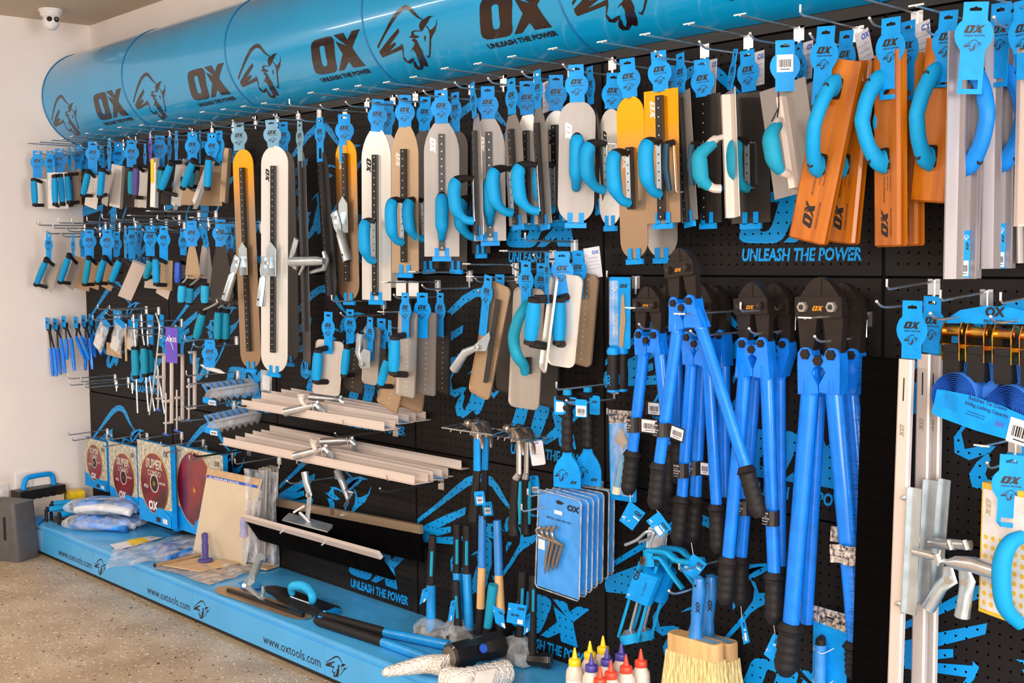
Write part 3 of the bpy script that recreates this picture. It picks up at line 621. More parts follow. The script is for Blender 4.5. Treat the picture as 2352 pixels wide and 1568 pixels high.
tr('brownish plain blade standing behind the blue-grey flexible trowel', (1856, 190), (1858, 430), 58, .06, .11, 'ss', 'steel', None, None, tag=(1832, 100, 24), mark=False, clip=False)
# wooden and magnesium floats ------------------------------------------------
def float_(lab, tl, tr_, bl, br, d, th, m_, hand, tag, prof=None, group='long hand floats', mark=None, tst='win', sticker=False, hside=-1, name='wood_float', cat='float', gm='blue_plastic', sd=1):
    top = ((tl[0]+tr_[0])/2, (tl[1]+tr_[1])/2); bot = ((bl[0]+br[0])/2, (bl[1]+br[1])/2)
    a = at(*top, d); W = .095 if name == 'wood_float' else .1; wpx = math.hypot(tr_[0]-tl[0], 0)
    M, L = fr(top, bot, d, yaw=yaw_for(a, W, max(wpx, br[0]-bl[0])*.97, sd)); t = Th(name, uniq(lab), cat, M, group); zy = lambda y: -(y-top[1])/(bot[1]-top[1])*L
    m = MB(); h = W/2
    if prof == 'mag':
        P = [(-h, 0), (-h, -.004), (-h*.45, -.008), (-h*.4, -.02), (-h*.3, -.02), (-h*.25, -.007), (h*.25, -.007), (h*.3, -.02), (h*.4, -.02), (h*.45, -.008), (h, -.004), (h, 0)]
        n = len(P); m.add([(x, y, 0) for x, y in P]+[(x, y, -L) for x, y in P], [(i, (i+1) % n, (i+1) % n+n, i+n) for i in range(n)]+[tuple(range(n)), tuple(reversed(range(n, 2*n)))], m_)
    else:
        c = .006; P = [(-h, 0), (-h, -th+c), (-h+c, -th), (h-c, -th), (h, -th+c), (h, 0)]; n = 6
        m.add([(x, y, 0) for x, y in P]+[(x, y, -L+.004) for x, y in P]+[(x*.9, y*.8-.001, -L) for x, y in P], [(i, (i+1) % n, (i+1) % n+n, i+n) for i in range(n)]+[(i+n, (i+1) % n+n, (i+1) % n+2*n, i+2*n) for i in range(n)]+[tuple(range(n)), tuple(reversed(range(2*n, 3*n)))], m_)
    t.p('board', m)
    if mark:
        z = zy(mark); m = MB(); m.flat(OXP, -th-.0004, 'ink', .062, W*.1, z, rot=PI/2, kz=.07); m.text('PROFESSIONAL SERIES', .0085, W*-.02, z+.075, -th-.0004, 'ink', rot=PI/2, bold=.01); m.text('UNLEASH THE POWER', .006, W*.23, z+.001, -th-.0004, 'ink', rot=PI/2)
        for k in range(2): m.text('WOOD FLOAT  LONG LIFE', .005, W*(.1+.12*k), z+.1, -th-.0004, 'ink', rot=PI/2)
        t.p('printed_mark', m)
    if sticker:
        m = MB(); z1 = zy(sticker[0]); z0 = zy(sticker[1]); y = -.0078; w2 = .013
        m.flat([[(-w2, z0), (w2, z0), (w2, z1), (-w2, z1)]], y, 'tag_cyan'); label_bits(m, -w2*.75, w2*.75, z0+.003, z0+(z1-z0)*.36, y-.0004); m.flat(OXP, y-.0004, 'ink', .018, w2*.2, z0+(z1-z0)*.75, rot=-PI/2); m.flat(BULP, y-.0004, 'white_card', .018, -.007, z1-.02)
        t.p('barcode_sticker', m)
    if hand:
        ht, hb = hand[:2]; s = hand[2] if len(hand) > 2 else 1; z1 = zy(ht); z0 = zy(hb); so = .055; hd = None
        for z in (z1, z0): m = MB(); m.prism(rrect(-.016, .016, z-(.048 if z == z1 else 0), z+(.048 if z == z0 else 0), .007), -th-.004, -th+.002, 'black_rubber'); hd = t.p('handle_foot', m)
        m = MB(); zz = z1-z0
        p = curve([(0, -th-.002, z1-.018), (0, -th-.02, z1-.022), (0, -th-so*.78, z1-.055), (0, -th-so, z1-.095), (0, -th-so-.002, (z1+z0)/2), (0, -th-so, z0+.095), (0, -th-so*.78, z0+.055), (0, -th-.02, z0+.022), (0, -th-.002, z0+.018)], 4)
        n = len(p); e = [abs(i/(n-1)-.5)*2 for i in range(n)]
        m.tube(p, [.0155+.001*q for q in e], gm, 16, ry=[.0165 if q < .55 else .0165+(q-.55)*.022 for q in e])
        for z in (z1-.026, z0+.026): m.lathe([(.0001, th+.029), (.0065, th+.0285), (.0065, th+.02)], 'ink', 12, (0, 0, z), 'y') if 0 else m.lathe([(.0001, 0), (.0075, 0), (.0078, -.008)], 'ink', 12, (.0, -th-.043, z+(.004 if z > (z1+z0)/2 else -.004)), 'y')
        t.p('handle', m)
    if tag:
        for k in tag if isinstance(tag, list) else [tag]: add_tag(t, k[:2], k[2:4], k[4], d+k[5] if len(k) > 5 else d+th+.012, st=tst, W=.07)
    return t
F_ = float_
F_('orange wooden float tilted, nearest of its pair, with blue grip over it', (1903, 140), (1985, 136), (1816, 551), (1904, 557), .15, .022, 'float_wood', (178, 398), (1898, 60, 1884, 240, 58), mark=522, gm='grip_cyan')
F_('orange wooden float tucked behind the tilted one, printed wordmark at its foot', (1945, 141), (2008, 142), (1900, 557), (1975, 559), .07, .022, 'float_wood', (180, 400), (1945, 70, 1936, 190, 44), mark=528, gm='grip_cyan')
F_('slim orange wooden float hanging straight beside the magnesium float group', (2024, 122), (2082, 120), (2027, 567), (2082, 566), .15, .022, 'float_wood', (165, 390), (2047, 40, 2042, 228, 60), mark=545, gm='grip_cyan')
F_('rear orange wooden float overlapped by the slim straight one', (2066, 128), (2122, 128), (2070, 566), (2120, 564), .07, .022, 'float_wood', (170, 392), (2086, 48, 2082, 232, 44), mark=545, gm='grip_cyan')
F_('short orange wooden float leaning behind the grey magnesium float', (2150, 88), (2215, 88), (2101, 464), (2185, 466), .13, .022, 'float_wood', (150, 385), (2180, 24, 2164, 200, 58), gm='grip_cyan')
F_('long grey magnesium float with ribbed face and blue handle, frontmost at the end', (2184, 74), (2258, 76), (2167, 639), (2250, 641), .2, .0, 'mag_alu', (140, 396), (2243, 4, 2226, 216, 86, .05), prof='mag', name='magnesium_float', sticker=(528, 637), sd=-1, group='magnesium floats')
F_('second grey magnesium float behind the frontmost one with barcode sticker', (2262, 68), (2336, 62), (2254, 615), (2328, 618), .11, .0, 'mag_alu', (150, 388), (2300, 6, 2290, 200, 60, .03), prof='mag', name='magnesium_float', sticker=(512, 616), sd=-1, group='magnesium floats')
F_('grey-blue magnesium float at the far end, only its edge in view', (2300, 60), (2370, 58), (2308, 605), (2376, 604), .05, .0, 'steel_matte', None, (2330, 8, 2330, 150, 60, .02), prof='mag', name='magnesium_float', group='magnesium floats')
F_('whitish float cut off by the picture edge beside magnesium floats', (2345, 55), (2420, 50), (2332, 518), (2410, 520), .2, .0, 'alu', None, (2352, 0, 2350, 120, 60, .03), prof='mag', name='magnesium_float', group='magnesium floats')
# white price cards hanging behind some tags
for x0, y0, x1, y1, wd, nm in ((1638, 136, 1634, 215, 18, 'grey square trowel with thin rib'), (1742, 118, 1742, 196, 26, 'wide grey square trowel'), (1978, 72, 1992, 142, 30, 'rear orange tilted float'), (2118, 50, 2124, 146, 32, 'rear straight orange float'), (1856, 95, 1853, 182, 22, 'brownish plain blade'), (1252, 188, 1254, 258, 14, 'rust flecked tag')):
    M, L = fr((x0, y0), (x1, y1), .035, yaw=yaw_for(at(x0, y0, .035), .05, wd)); m = MB(); m.prism([(-.025, 0), (.025, 0), (.025, -L), (-.025, -L)], -.0005, .0005, 'white_card')
    m.text('OX', .018, -.004, -.02, -.0009, 'blue_deep', bold=.04, shear=.2)
    for k in range(4): m.flat([[(-.02, -.032-.014*k), (.02, -.032-.014*k), (.02, -.0328-.014*k), (-.02, -.0328-.014*k)]], -.0009, 'dark_grey')
    solo('price_card', m, uniq(f'white printed price card hanging behind the {nm}'), 'price card', M, 'white price cards')
# ---------------------------------------------------------------- small edging tools on the left bays
def caps_grip(t, A, B, r=.0135, gm='grip_cyan', cap=.013, name='grip', parent=None, stems=None, capm='black_rubber'):
    d = (B-A); L = d.length; d = d/L; m = t.w()
    m.tube([A+d*(L*k) for k in (.1, .25, .5, .75, .9)], [r*.9, r*1.08, r*1.12, r*1.08, r*.9], gm, 12)
    m.tube([A, A+d*.003, A+d*L*.11], [r*.7, r, r*.95], capm, 10); m.tube([A+d*L*.89, B-d*.003, B], [r*.95, r, r*.7], capm, 10)
    g = t.p(name, m, parent)
    if stems:
        for a, b in stems:
            m = t.w(); m.tube([a, b], r*.62, capm, 8); t.p('stem', m, g)
    return g
def edger(lab, tag, g0, g1, b0, b1, wpx, d=.15, W=.055, gm='grip_cyan', fin='steel', kind='flat', name='edging_trowel', cat='trowel', group='small edging trowels', so=.05, dots=False, tagm='tag_cyan', corner=0, side=1, tst='std', grip_r=.0135):
    a = at(*b0, d); M, L = fr(b0, b1, d, yaw=yaw_for(a, W, wpx, side)); t = Th(name, uniq(lab), cat, M, group); m = MB(); h = W/2
    if corner: m.prism(rrect(-h, h, -L, 0, corner, 5), -.0006, .0006, fin)
    else: m.box(-h, h, -.0006, .0006, -L, 0, fin)
    if corner:
        o = rrect(-h, h, -L, 0, corner, 5); i = rrect(-h+.0012, h-.0012, -L+.0012, -.0012, corner, 5); m.prism(o, -.006, 0, fin, [i])
    if kind == 'angle': m.box(h-.001, h, -.018, 0, -L, 0, fin); m.box(-h-.0, -h+.001, 0, .014, -L, 0, fin)
    if kind == 'box': m.box(-h, h, -.016, 0, -L, 0, fin)
    if dots:
        n = int(L/.016); xs = (-.35, .35) if dots == 2 else (0,)
        for k in range(1, n):
            for x in xs: m.lathe([(.0001, .0018), (.0016, .0014), (.002, 0)], 'rivet' if fin != 'steel_bright' else 'steel_dark', 6, (x*h, -.0008, -k*L/n), 'y')
    t.p('blade', m)
    if g0:
        A = at(*g0, d+so); B = at(*g1, d+so); u = M.inverted()
        st = []
        for q, e in ((A, .06), (B, .94)):
            z = max(-L+.012, min(-.012, (u @ q).z)); st.append((q+(B-A)*(.04 if q is A else -.04), M @ V((0, -.001, z))))
        caps_grip(t, A, B, gm=gm, stems=st, r=grip_r)
    if tag:
        for k in (tag if isinstance(tag, list) else [tag]): add_tag(t, (k[0], k[1]), (k[4] if len(k) > 4 else k[0], k[2]), k[3], d+(k[5] if len(k) > 5 else .012), m=tagm, st=tst)
    return t
G = 'small edging trowels in the top row by the side wall'; ed = edger
ed('edging trowel nearest the side wall, blue grip before a studded plate', (86, 346, 408, 31), (77, 409), (81, 474), (95, 412), (99, 477), 24, .25, dots=1, fin='steel', group=G)
ed('edging trowel with white L-shaped frame plate and upright blue grip', (115, 346, 398, 20), (125, 401), (127, 473), (132, 396), (134, 479), 44, .225, W=.13, fin='white_plastic', kind='flat', group=G)
ed('edging trowel with middle one of three parallel upright blue grips', (137, 341, 399, 31), (139, 399), (144, 472), (163, 404), (167, 476), 22, .17, dots=1, group=G)
ed('edging trowel with rightmost of three parallel upright blue grips and brown plate edge', (160, 338, 392, 9), (154, 398), (160, 469), (180, 388), (182, 470), 10, .15, fin='steel_warm', group=G)
ed('edging trowel with shadowed tag and dim plate behind three parallel grips', [(180, 333, 394, 22), (194, 338, 388, 20, 194, -.03)], None, None, (190, 394), (192, 470), 24, .09, fin='steel_dark', group=G)
ed('edging trowel with slanted blue grip and splayed white-lit plate', (213, 325, 398, 30), (204, 390), (190, 451), (218, 400), (208, 476), 28, .18, W=.07, dots=1, fin='steel_bright', group=G)
ed('edging trowel with narrow edge-on tag and blue grip over a pale hollow', (251, 317, 392, 9), (235, 386), (229, 455), (250, 392), (240, 470), 14, .18, group=G)
ed('edging trowel with bright folded corner plate left of the purple grip', (272, 328, 378, 27), None, None, (272, 379), (266, 476), 30, .14, W=.08, fin='steel_bright', kind='angle', group=G)
ed('edging trowel with teal grip overlapped by the purple gripped one', (302, 322, 384, 32), (302, 386), (301, 452), (318, 390), (316, 476), 14, .13, gm='grip_teal', group=G)
ed('edging trowel with the only purple grip in the row', (345, 308, 372, 8), (313, 378), (310, 456), (330, 386), (326, 476), 20, .17, gm='grip_purple', tagm='tag_purple', fin='steel', kind='flat', group=G)
ed('white angled edger plate carrying a tall yellow sticker', (333, 330, 378, 6), None, None, (357, 362), (354, 476), 18, .17, W=.05, fin='steel_bright', kind='angle', group=G)
ed('edging trowel with broad tag, dark behind the yellow stickered plate', [(367, 311, 384, 32), (389, 313, 372, 10, 389, -.03)], (370, 384), (366, 440), (384, 386), (380, 470), 22, .11, fin='steel_dark', group=G, gm='grip_teal')
ed('edging trowel with long slanted blue grip, left one of a slanted pair', (405, 300, 378, 8), (395, 370), (368, 440), (417, 366), (404, 470), 22, .18, fin='steel', group=G)
ed('edging trowel with long slanted blue grip, right one of a slanted pair', (442, 304, 366, 31), (446, 365), (419, 434), (428, 372), (400, 474), 16, .16, fin='steel_bright', kind='angle', group=G)
ed('edging trowel with dotted dark plate between slanted pair and upright teal grip', (459, 300, 376, 6), (442, 390), (436, 432), (450, 378), (446, 440), 18, .08, dots=1, fin='steel_dark', group=G, gm='grip_teal')
ed('edging trowel with upright teal-blue grip beside the amber topped long trowel', (487, 306, 362, 30), (480, 358), (476, 437), (488, 362), (447, 470), 14, .17, fin='steel_bright', kind='angle', group=G)
ed('edging trowel with hidden grip and pale tall plate next to amber topped trowel', (503, 300, 370, 22), None, None, (523, 340), (514, 464), 20, .15, W=.05, fin='steel_warm', kind='angle', group=G)
ed('wide brown steel plate hanging behind the slanted edging trowels', (540, 330, 372, 12), None, None, (470, 380), (470, 472), 120, .04, W=.26, fin='steel_warm', group=G)
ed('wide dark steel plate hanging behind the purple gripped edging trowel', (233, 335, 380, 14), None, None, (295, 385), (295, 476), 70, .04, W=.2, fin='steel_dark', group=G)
m = MB(); M, L = fr((350, 365), (350, 420), .195, yaw=30); m.box(-.008, .008, -.001, 0, -L, 0, 'yellow'); solo('yellow_sticker', m, uniq('tall yellow price sticker on the white angled edger plate'), 'sticker', M)
# second row hooks and tools
for i, (x, y, T) in enumerate(((80, 502, 'U'), (88, 517, 'U'), (122, 524, 'U'), (134, 512, 'U'), (165, 513, 'U'), (200, 509, 'U'), (235, 503, 'U'), (268, 505, 'U'), (297, 495, 'T'), (340, 485, 'T'), (378, 485, 'U'), (308, 512, 'U'), (362, 506, 'U'), (440, 500, 'T'), (478, 512, 'U'))):
    hook((x, y), T=T, drop=.04, lab=f'chrome double peg hook, {ordn(i)} from white side wall in the second row')
G = 'small edging trowels in the second row by the side wall'
ed('edging trowel nearest the side wall in the second row, slanted blue grip', (112, 535, 602, 16), (108, 593), (82, 655), (124, 604), (107, 665), 26, .24, W=.06, group=G, fin='steel')
ed('slim edging trowel with dark hollow grip frame, second row by side wall', (168, 537, 592, 9), (160, 583), (137, 650), (178, 600), (158, 660), 22, .18, W=.05, group=G, fin='steel_matte')
ed('broad beige plate edger standing behind the teal grip of second row', (190, 532, 590, 14), None, None, (190, 592), (184, 664), 40, .12, W=.1, fin='steel_warm', group=G)
ed('edging trowel with greenish teal grip and broad tag in the second row', (205, 527, 600, 35), (205, 588), (194, 656), (222, 600), (214, 662), 24, .17, gm='grip_teal', fin='steel_warm', group=G)
ed('edging trowel with blue grip right of the greenish teal gripped one', (246, 527, 600, 30), (242, 588), (223, 652), (258, 602), (244, 663), 24, .16, fin='steel_warm', group=G, dots=1)
ed('edging trowel with bright blue grip and grey block plate tilted outwards', (288, 522, 594, 7), (278, 590), (254, 651), (322, 602), (288, 680), 32, .18, W=.06, fin='alu', kind='box', group=G)
ed('edging trowel with two shadowed tags behind the grey block plate', [(268, 532, 590, 20), (303, 519, 594, 22, 303, .01)], None, None, (300, 600), (288, 655), 22, .1, fin='steel_dark', group=G)
ed('edging trowel with slanted dim teal grip beside the studded plate', (345, 517, 588, 28), (350, 592), (333, 642), (352, 600), (346, 662), 30, .13, gm='grip_teal', fin='steel', group=G)
ed('edging trowel with upright blue grip and brown plate of paired studs', (376, 519, 597, 27), (357, 588), (359, 656), (383, 597), (381, 666), 27, .17, W=.06, fin='steel_warm', dots=2, group=G)
ed('edging trowel with dark grip right of the paired stud plate', (421, 525, 586, 20), (409, 596), (408, 655), (424, 598), (422, 650), 18, .1, gm='blue_deep', fin='steel_dark', group=G)
ed('small pale plate hanging low below the paired stud plate', (320, 516, 590, 12), None, None, (378, 655), (372, 680), 30, .06, W=.07, fin='alu', group=G)
# pointing trowels: hung by the blade, handles down
def point(lab, tag, top, bot, wpx, g0, g1, d=.15, W=.1, fin='steel_warm', gm='grip_light', gd=.03):
    a = at(*top, d); M, L = fr(top, bot, d, yaw=yaw_for(a, W, wpx)); t = Th('pointing_trowel', uniq(lab), 'trowel', M, 'pointing trowels hung handles down'); h = W/2
    m = MB(); m.prism([(-h*.35, 0), (h*.35, 0), (h*.7, -L*.35), (h, -L*.86), (h*.7, -L*.97), (0, -L), (-h*.7, -L*.97), (-h, -L*.86), (-h*.7, -L*.35)], -.0006, .0006, fin); t.p('blade', m)
    A = at(*g0, d+gd); B = at(*g1, d+gd); m = t.w(); m.tube(curve([M @ V((0, 0, -L*.9)), M @ V((0, -gd*.9, -L*.9)), M @ V((0, -gd, -L*.97)), A], 4), .0045, 'steel', 8); t.p('tang', m)
    caps_grip(t, A, B, .0155, gm, capm='black_rubber')
    if tag: add_tag(t, tag[:2], (top[0], tag[2]), tag[3], d+.004)
    return t
point('pointing trowel with straight narrow blade, frontmost left one above blue handles', (440, 507, 566, 34), (441, 563), (443, 641), 34, (419, 650), (416, 698))
point('pointing trowel with its blade shadowed, handle second of three blue ones', (475, 517, 566, 10), (470, 563), (472, 640), 30, (437, 656), (434, 699), d=.1, fin='steel')
point('pointing trowel with edge-on tag and handle third of three blue ones', (462, 520, 566, 8), (478, 565), (485, 690), 14, (472, 650), (470, 700), d=.13, fin='steel_matte')
point('widest pointing trowel with dark tapering blade beside amber topped trowel', (506, 504, 566, 34), (507, 562), (509, 700), 56, (467, 712), (449, 782), d=.13, fin='steel_dark', W=.13, gm='grip_teal')
point('pointing trowel whose teal handle hangs second under the widest blade', (525, 520, 570, 14), (530, 570), (530, 700), 30, (502, 708), (499, 786), d=.09, fin='steel_dark', W=.12, gm='grip_teal')
point('pointing trowel whose teal handle hangs third under the widest blade', (590, 520, 560, 10), (545, 575), (545, 700), 24, (520, 710), (518, 786), d=.06, fin='steel_dark', W=.12, gm='grip_teal')
# third row: nippers, pouches, jointers, clamps
for i, (x, y, T) in enumerate(((74, 715, 'U'), (84, 697, 'U'), (225, 710, 'U'), (214, 735, 'U'), (252, 712, 'U'), (303, 740, 'U'), (290, 755, 'U'), (425, 782, 'U'))):
    hook((x, y), T=T, drop=.03, lab=f'chrome double peg hook, {ordn(i)} from white side wall in the third row')
for i, (x, y) in enumerate(((157, 870), (186, 877), (160, 166+719), (195, 890))):
    hook((x, y), T='U', low=False, lab=f'empty chrome peg hook low near the side wall, {ordn(i)} of four in a cluster')
def nipper(lab, tag, hd, gs, d):
    M, L = fr(hd, (hd[0], hd[1]+60), d); t = Th('tile_nippers', uniq(lab), 'pliers', M, 'blue handled nippers'); w = t.w()
    m = MB(); m.prism([(-.022, 0), (-.018, .014), (.018, .014), (.022, 0), (.012, -.02), (-.012, -.02)], -.006, .006, 'black_steel'); m.lathe([(.0001, -.008), (.007, -.008), (.007, .008), (.0001, .008)], 'black_steel', 10, (0, 0, -.008), 'y'); t.p('jaw', m)
    for (x0, y0), (x1, y1) in gs:
        m = t.w(); A, B = at(x0, y0, d), at(x1, y1, d); H = at(*hd, d); m.tube([H, H+(A-H)*.4, A], [.007, .005, .0045], 'black_steel', 8); a = t.p('arm', m)
        m = t.w(); m.tube([A, A+(B-A)*.1, A+(B-A)*.8, B], [.006, .0085, .009, .006], 'cutter_blue', 10); t.p('grip_sleeve', m, a)
    m = MB(); m.box(-.025, .025, -.009, -.0078, -.01, .045, 'tag_cyan'); m.flat(OXP, -.0094, 'ink', .03, -.015, .015); t.p('backing_card', m)
nipper('blue handled nippers nearest the side wall, lowest hanging grips', None, (112, 750), (((117, 798), (122, 864)), ((124, 798), (130, 864))), .2)
nipper('blue handled nippers second from side wall, grips ending level with first', None, (131, 752), (((133, 798), (139, 860)), ((140, 777), (149, 856))), .17)
nipper('blue handled nippers with wide open grips in the middle of the bunch', None, (150, 746), (((152, 777), (154, 826)), ((163, 775), (171, 852))), .15)
nipper('blue handled nippers with crossed grips right of the wide open pair', None, (178, 748), (((175, 773), (194, 822)), ((186, 772), (205, 825))), .12)
nipper('blue handled nippers low behind the crossed pair', None, (196, 745), (((197, 775), (196, 850)), ((206, 775), (212, 848))), .08)
nipper('blue handled nippers last of the bunch, nearest the pouches', None, (212, 742), (((210, 768), (219, 820)), ((220, 765), (232, 815))), .05)
def pouch(lab, p0, p1, wpx, d, inner='white_plastic', W=.07):
    a = at(*p0, d); M, L = fr(p0, p1, d, yaw=yaw_for(a, W, wpx)); t = Th('clear_pouch', uniq(lab), 'pouch', M, 'clear pouches in the third row'); h = W/2
    m = MB(); m.grid(lambda u, v: (-h+W*u+.004*math.sin(9*v), -.012*math.sin(PI*u)*math.sin(PI*v)-.002, -L*v), 8, 10, 'clear_plastic'); m.grid(lambda u, v: (h-W*u, .004, -L*v), 4, 6, 'clear_plastic'); t.p('film', m)
    m = MB(); m.prism(rrect(-h*.7, h*.7, -L*.93, -L*.45, .01), -.006, .002, inner); m.tube([(0, -.003, -.02), (.005, -.003, -L*.5)], .007, inner, 8); t.p('contents', m)
    m = MB(); m.box(-h*1.02, h*1.02, -.001, .001, 0, .03, 'tag_cyan'); t.p('header_card', m)
pouch('clear pouch with white fitting, first of three beside the blue nippers', (240, 745), (222, 800), 22, .17)
pouch('clear pouch with white fitting, second of three beside the blue nippers', (276, 748), (262, 806), 24, .13)
pouch('clear pouch with grey fitting, third of three and most shadowed', (305, 752), (300, 805), 22, .09, 'alu')
for lab, p0, p1, mm, w, d in (('bare flat wooden stick hanging among the clear pouches', (288, 753), (290, 829), 'cardboard', .014, .16), ('brown backing board of a pack behind the clear pouches', (262, 790), (262, 818), 'cardboard', .16, .06), ('blue packet hanging behind the jointing irons', (345, 722), (345, 790), 'tag_cyan', .06, .08), ('blue packet edge on right of the jointing irons', (372, 722), (370, 795), 'tag_cyan', .035, .06), ('blue packet seen between pouches and side wall hooks', (270, 712), (270, 752), 'tag_cyan', .09, .05)):
    M, L = fr(p0, p1, d); m = MB(); m.box(-w/2, w/2, -.002, .002, -L, 0, mm)
    if mm == 'tag_cyan': label_bits(m, -w*.3, w*.3, -L*.75, -L*.35, -.0024)
    solo('wooden_stick' if 'stick' in lab else 'product_card', m, uniq(lab), 'stick' if 'stick' in lab else 'packet', M)
def jointer(lab, rod, g0, g1, d, flat=1):
    M, L = fr(g0, g1, d); t = Th('jointing_iron', uniq(lab), 'jointing iron', M, 'brick jointing irons'); m = t.w(); P = [at(x, y, d) for x, y in rod]
    m.tube(curve(P, 5), .0055, 'zinc', 8, ry=.0035); t.p('rod', m)
    if g0 != g1: caps_grip(t, at(*g0, d), at(*g1, d), .016, 'grip_teal')
jointer('jointing iron with teal handle and straight rod, first from the pouches', [(306, 722), (308, 760), (311, 800), (313, 872), (316, 948)], (309, 795), (313, 870), .15)
jointer('jointing iron with teal handle and slightly bowed rod, second from the pouches', [(324, 722), (327, 765), (332, 800), (335, 870), (341, 945)], (330, 792), (334, 866), .13)
jointer('jointing iron with dark handle hidden behind two teal ones', [(338, 760), (344, 868), (355, 944)], (342, 796), (345, 862), .09)
jointer('bare long bowed jointing rod crossing in front of the others', [(360, 719), (366, 745), (362, 800), (353, 880), (343, 952)], (360, 719), (360, 719.01), .17) if 0 else None
for lab, rod, d in (('bare long bowed steel rod crossing down to the left', [(358, 719), (366, 750), (362, 800), (353, 880), (343, 952)], .17), ('bare steel rod leaning down to the right by the clamps', [(360, 835), (368, 890), (378, 950)], .16)):
    m = MB(); P = [at(x, y, d) for x, y in rod]; M = Mx.Translation(P[0]); m.M = M.inverted(); m.tube(curve(P, 5), .0055, 'zinc', 8, ry=.0035); solo('jointing_rod', m, uniq(lab), 'rod', M)
def clamp(lab, x, y0, y1, d, foot=None, w=.017):
    M, L = fr((x, y0), (x, y1), d); t = Th('profile_clamp', uniq(lab), 'clamp', M, 'bricklaying profile clamps'); m = MB(); m.box(-w/2, w/2, -.004, .004, -L, 0, 'alu'); m.box(-w/2, w/2, -.026, .004, -.004, .004, 'alu'); m.box(-w/2, w/2, -.034, .004, -L-.006, -L, 'alu'); t.p('bar', m)
    m = MB(); z = -L+.035; m.box(-w*.4, w*.4, -.034, .006, z+.05, z+.06, 'alu'); m.tube([(0, -.026, z+.09), (0, -.026, -L-.05)], .0045, 'chrome', 8); s = t.p('screw', m)
    m = MB(); m.tube([(-.02, -.026, -L-.052), (.02, -.026, -L-.052)], .005, 'blue_deep', 8); t.p('t_handle', m, s)
clamp('profile clamp with shortest visible bar, first from the jointing irons', 376, 813, 912, .15)
clamp('profile clamp in front with long pale bar under the purple tag', 394, 820, 968, .18)
clamp('profile clamp behind the long pale one, dim bar', 419, 815, 960, .12)
clamp('profile clamp nearest the clear eyewear with bent top', 447, 808, 935, .12)
M, L = fr((394, 752), (394, 833), .2, yaw=yaw_for(at(394, 752, .2), .06, 26)); m = MB(); m.box(-.03, .03, -.001, .001, -L, 0, 'tag_purple'); m.text('AXIS', .026, 0, -L*.4, -.0015, 'white_card', 'CENTER', bold=.02); m.tube([(-.012, -.002, -L*.22), (.01, -.002, -L*.62)], .0015, 'white_card', 5)
solo('hang_tag', m, uniq('purple tag lettered in white hanging above the long clamp'), 'tag', M)
for lab, p0, p1, w, d in (('blue tag left of the purple lettered tag', (377, 770), (377, 815), .045, .14), ('blue tag right of the purple lettered tag', (419, 765), (418, 812), .04, .12)):
    M, L = fr(p0, p1, d); solo('hang_tag', tag_me(w, L), uniq(lab), 'tag', M)
t = Th('line_scriber', uniq('pale pointed tool lying under the blue tag beside long clamps'), 'tool', fr((462, 840), (462, 850), .14)[0])
m = t.w(); m.tube([at(462, 838, .14), at(480, 846, .14), at(505, 853, .14), at(517, 857, .14)], [.004, .009, .009, .001], 'white_plastic', 8); t.p('shank', m); m = t.w(); m.tube([at(478, 845, .14), at(476, 866, .14)], .002, 'zinc', 6); t.p('pin', m)
add_tag(t, (482, 780), (482, 843), 34, .15)
mat('blue_plastic2', (60, 150, 232), .35, coat=.4)
# clear safety glasses in two fans
def glasses(lab, x, y, d, i, grp):
    M = frw(at(x, y, d), at(x, y+20, d), 20)[0]; t = Th('safety_glasses', uniq(lab), 'safety glasses', M, grp); m = MB()
    m.grid(lambda u, v: (.055-.02*v+.0*u+.055*math.sin(PI*u)*.6, -.05+.1*u, -.012-.04*v+.012*math.sin(2*PI*u)), 12, 4, 'clear_lens')
    m.tube(curve([(.055+.033*math.sin(PI*k/10), -.05+.01*k, -.012) for k in range(11)], 2), .002, 'clear_rim', 6); m.tube(curve([(.035+.033*math.sin(PI*k/10), -.05+.01*k, -.052+.012*math.sin(2*PI*k/10)) for k in range(11)], 2), .0016, 'clear_rim', 6); t.p('lens', m)
    for s in (-1, 1):
        m = MB(); m.tube([(.055, .05*s, -.012), (.02, .02*s, -.002), (-.004, .004*s, .0)], [.005, .007, .0065], 'blue_plastic2' if s < 0 else 'clear_rim', 8); t.p('temple', m)
for k in range(7):
    glasses(f'clear safety glasses with blue temples, {ordn(k)} from the front of the upper fan', 470+14*k, 884-2*k, .2-.026*k, k, 'clear safety glasses in the upper fan')
    glasses(f'clear safety glasses with blue temples, {ordn(k)} from the front of the lower fan', 475+14*k, 955-3*k, .2-.026*k, k, 'clear safety glasses in the lower fan')
for x, y, nm in ((466, 911, 'upper'), (470, 980, 'lower')):
    M, L = fr((x, y), (x, y+9), .235, yaw=20); m = MB(); m.prism([(-.0, 0), (.07, -.008), (.07, -.03), (0, -.022)], -.0005, .0005, 'tag_cyan'); label_bits(m, .03, .065, -.028, -.01, -.001)
    solo('barcode_label', m, uniq(f'blue barcode label on the front of the {nm} fan of safety glasses'), 'label', M)
for i, (x, y) in enumerate(((428, 863), (432, 882), (420, 935), (412, 968))): hook((x, y), T='U', low=False, lab=f'chrome arm carrying clear safety glasses, {ordn(i)} from the top')
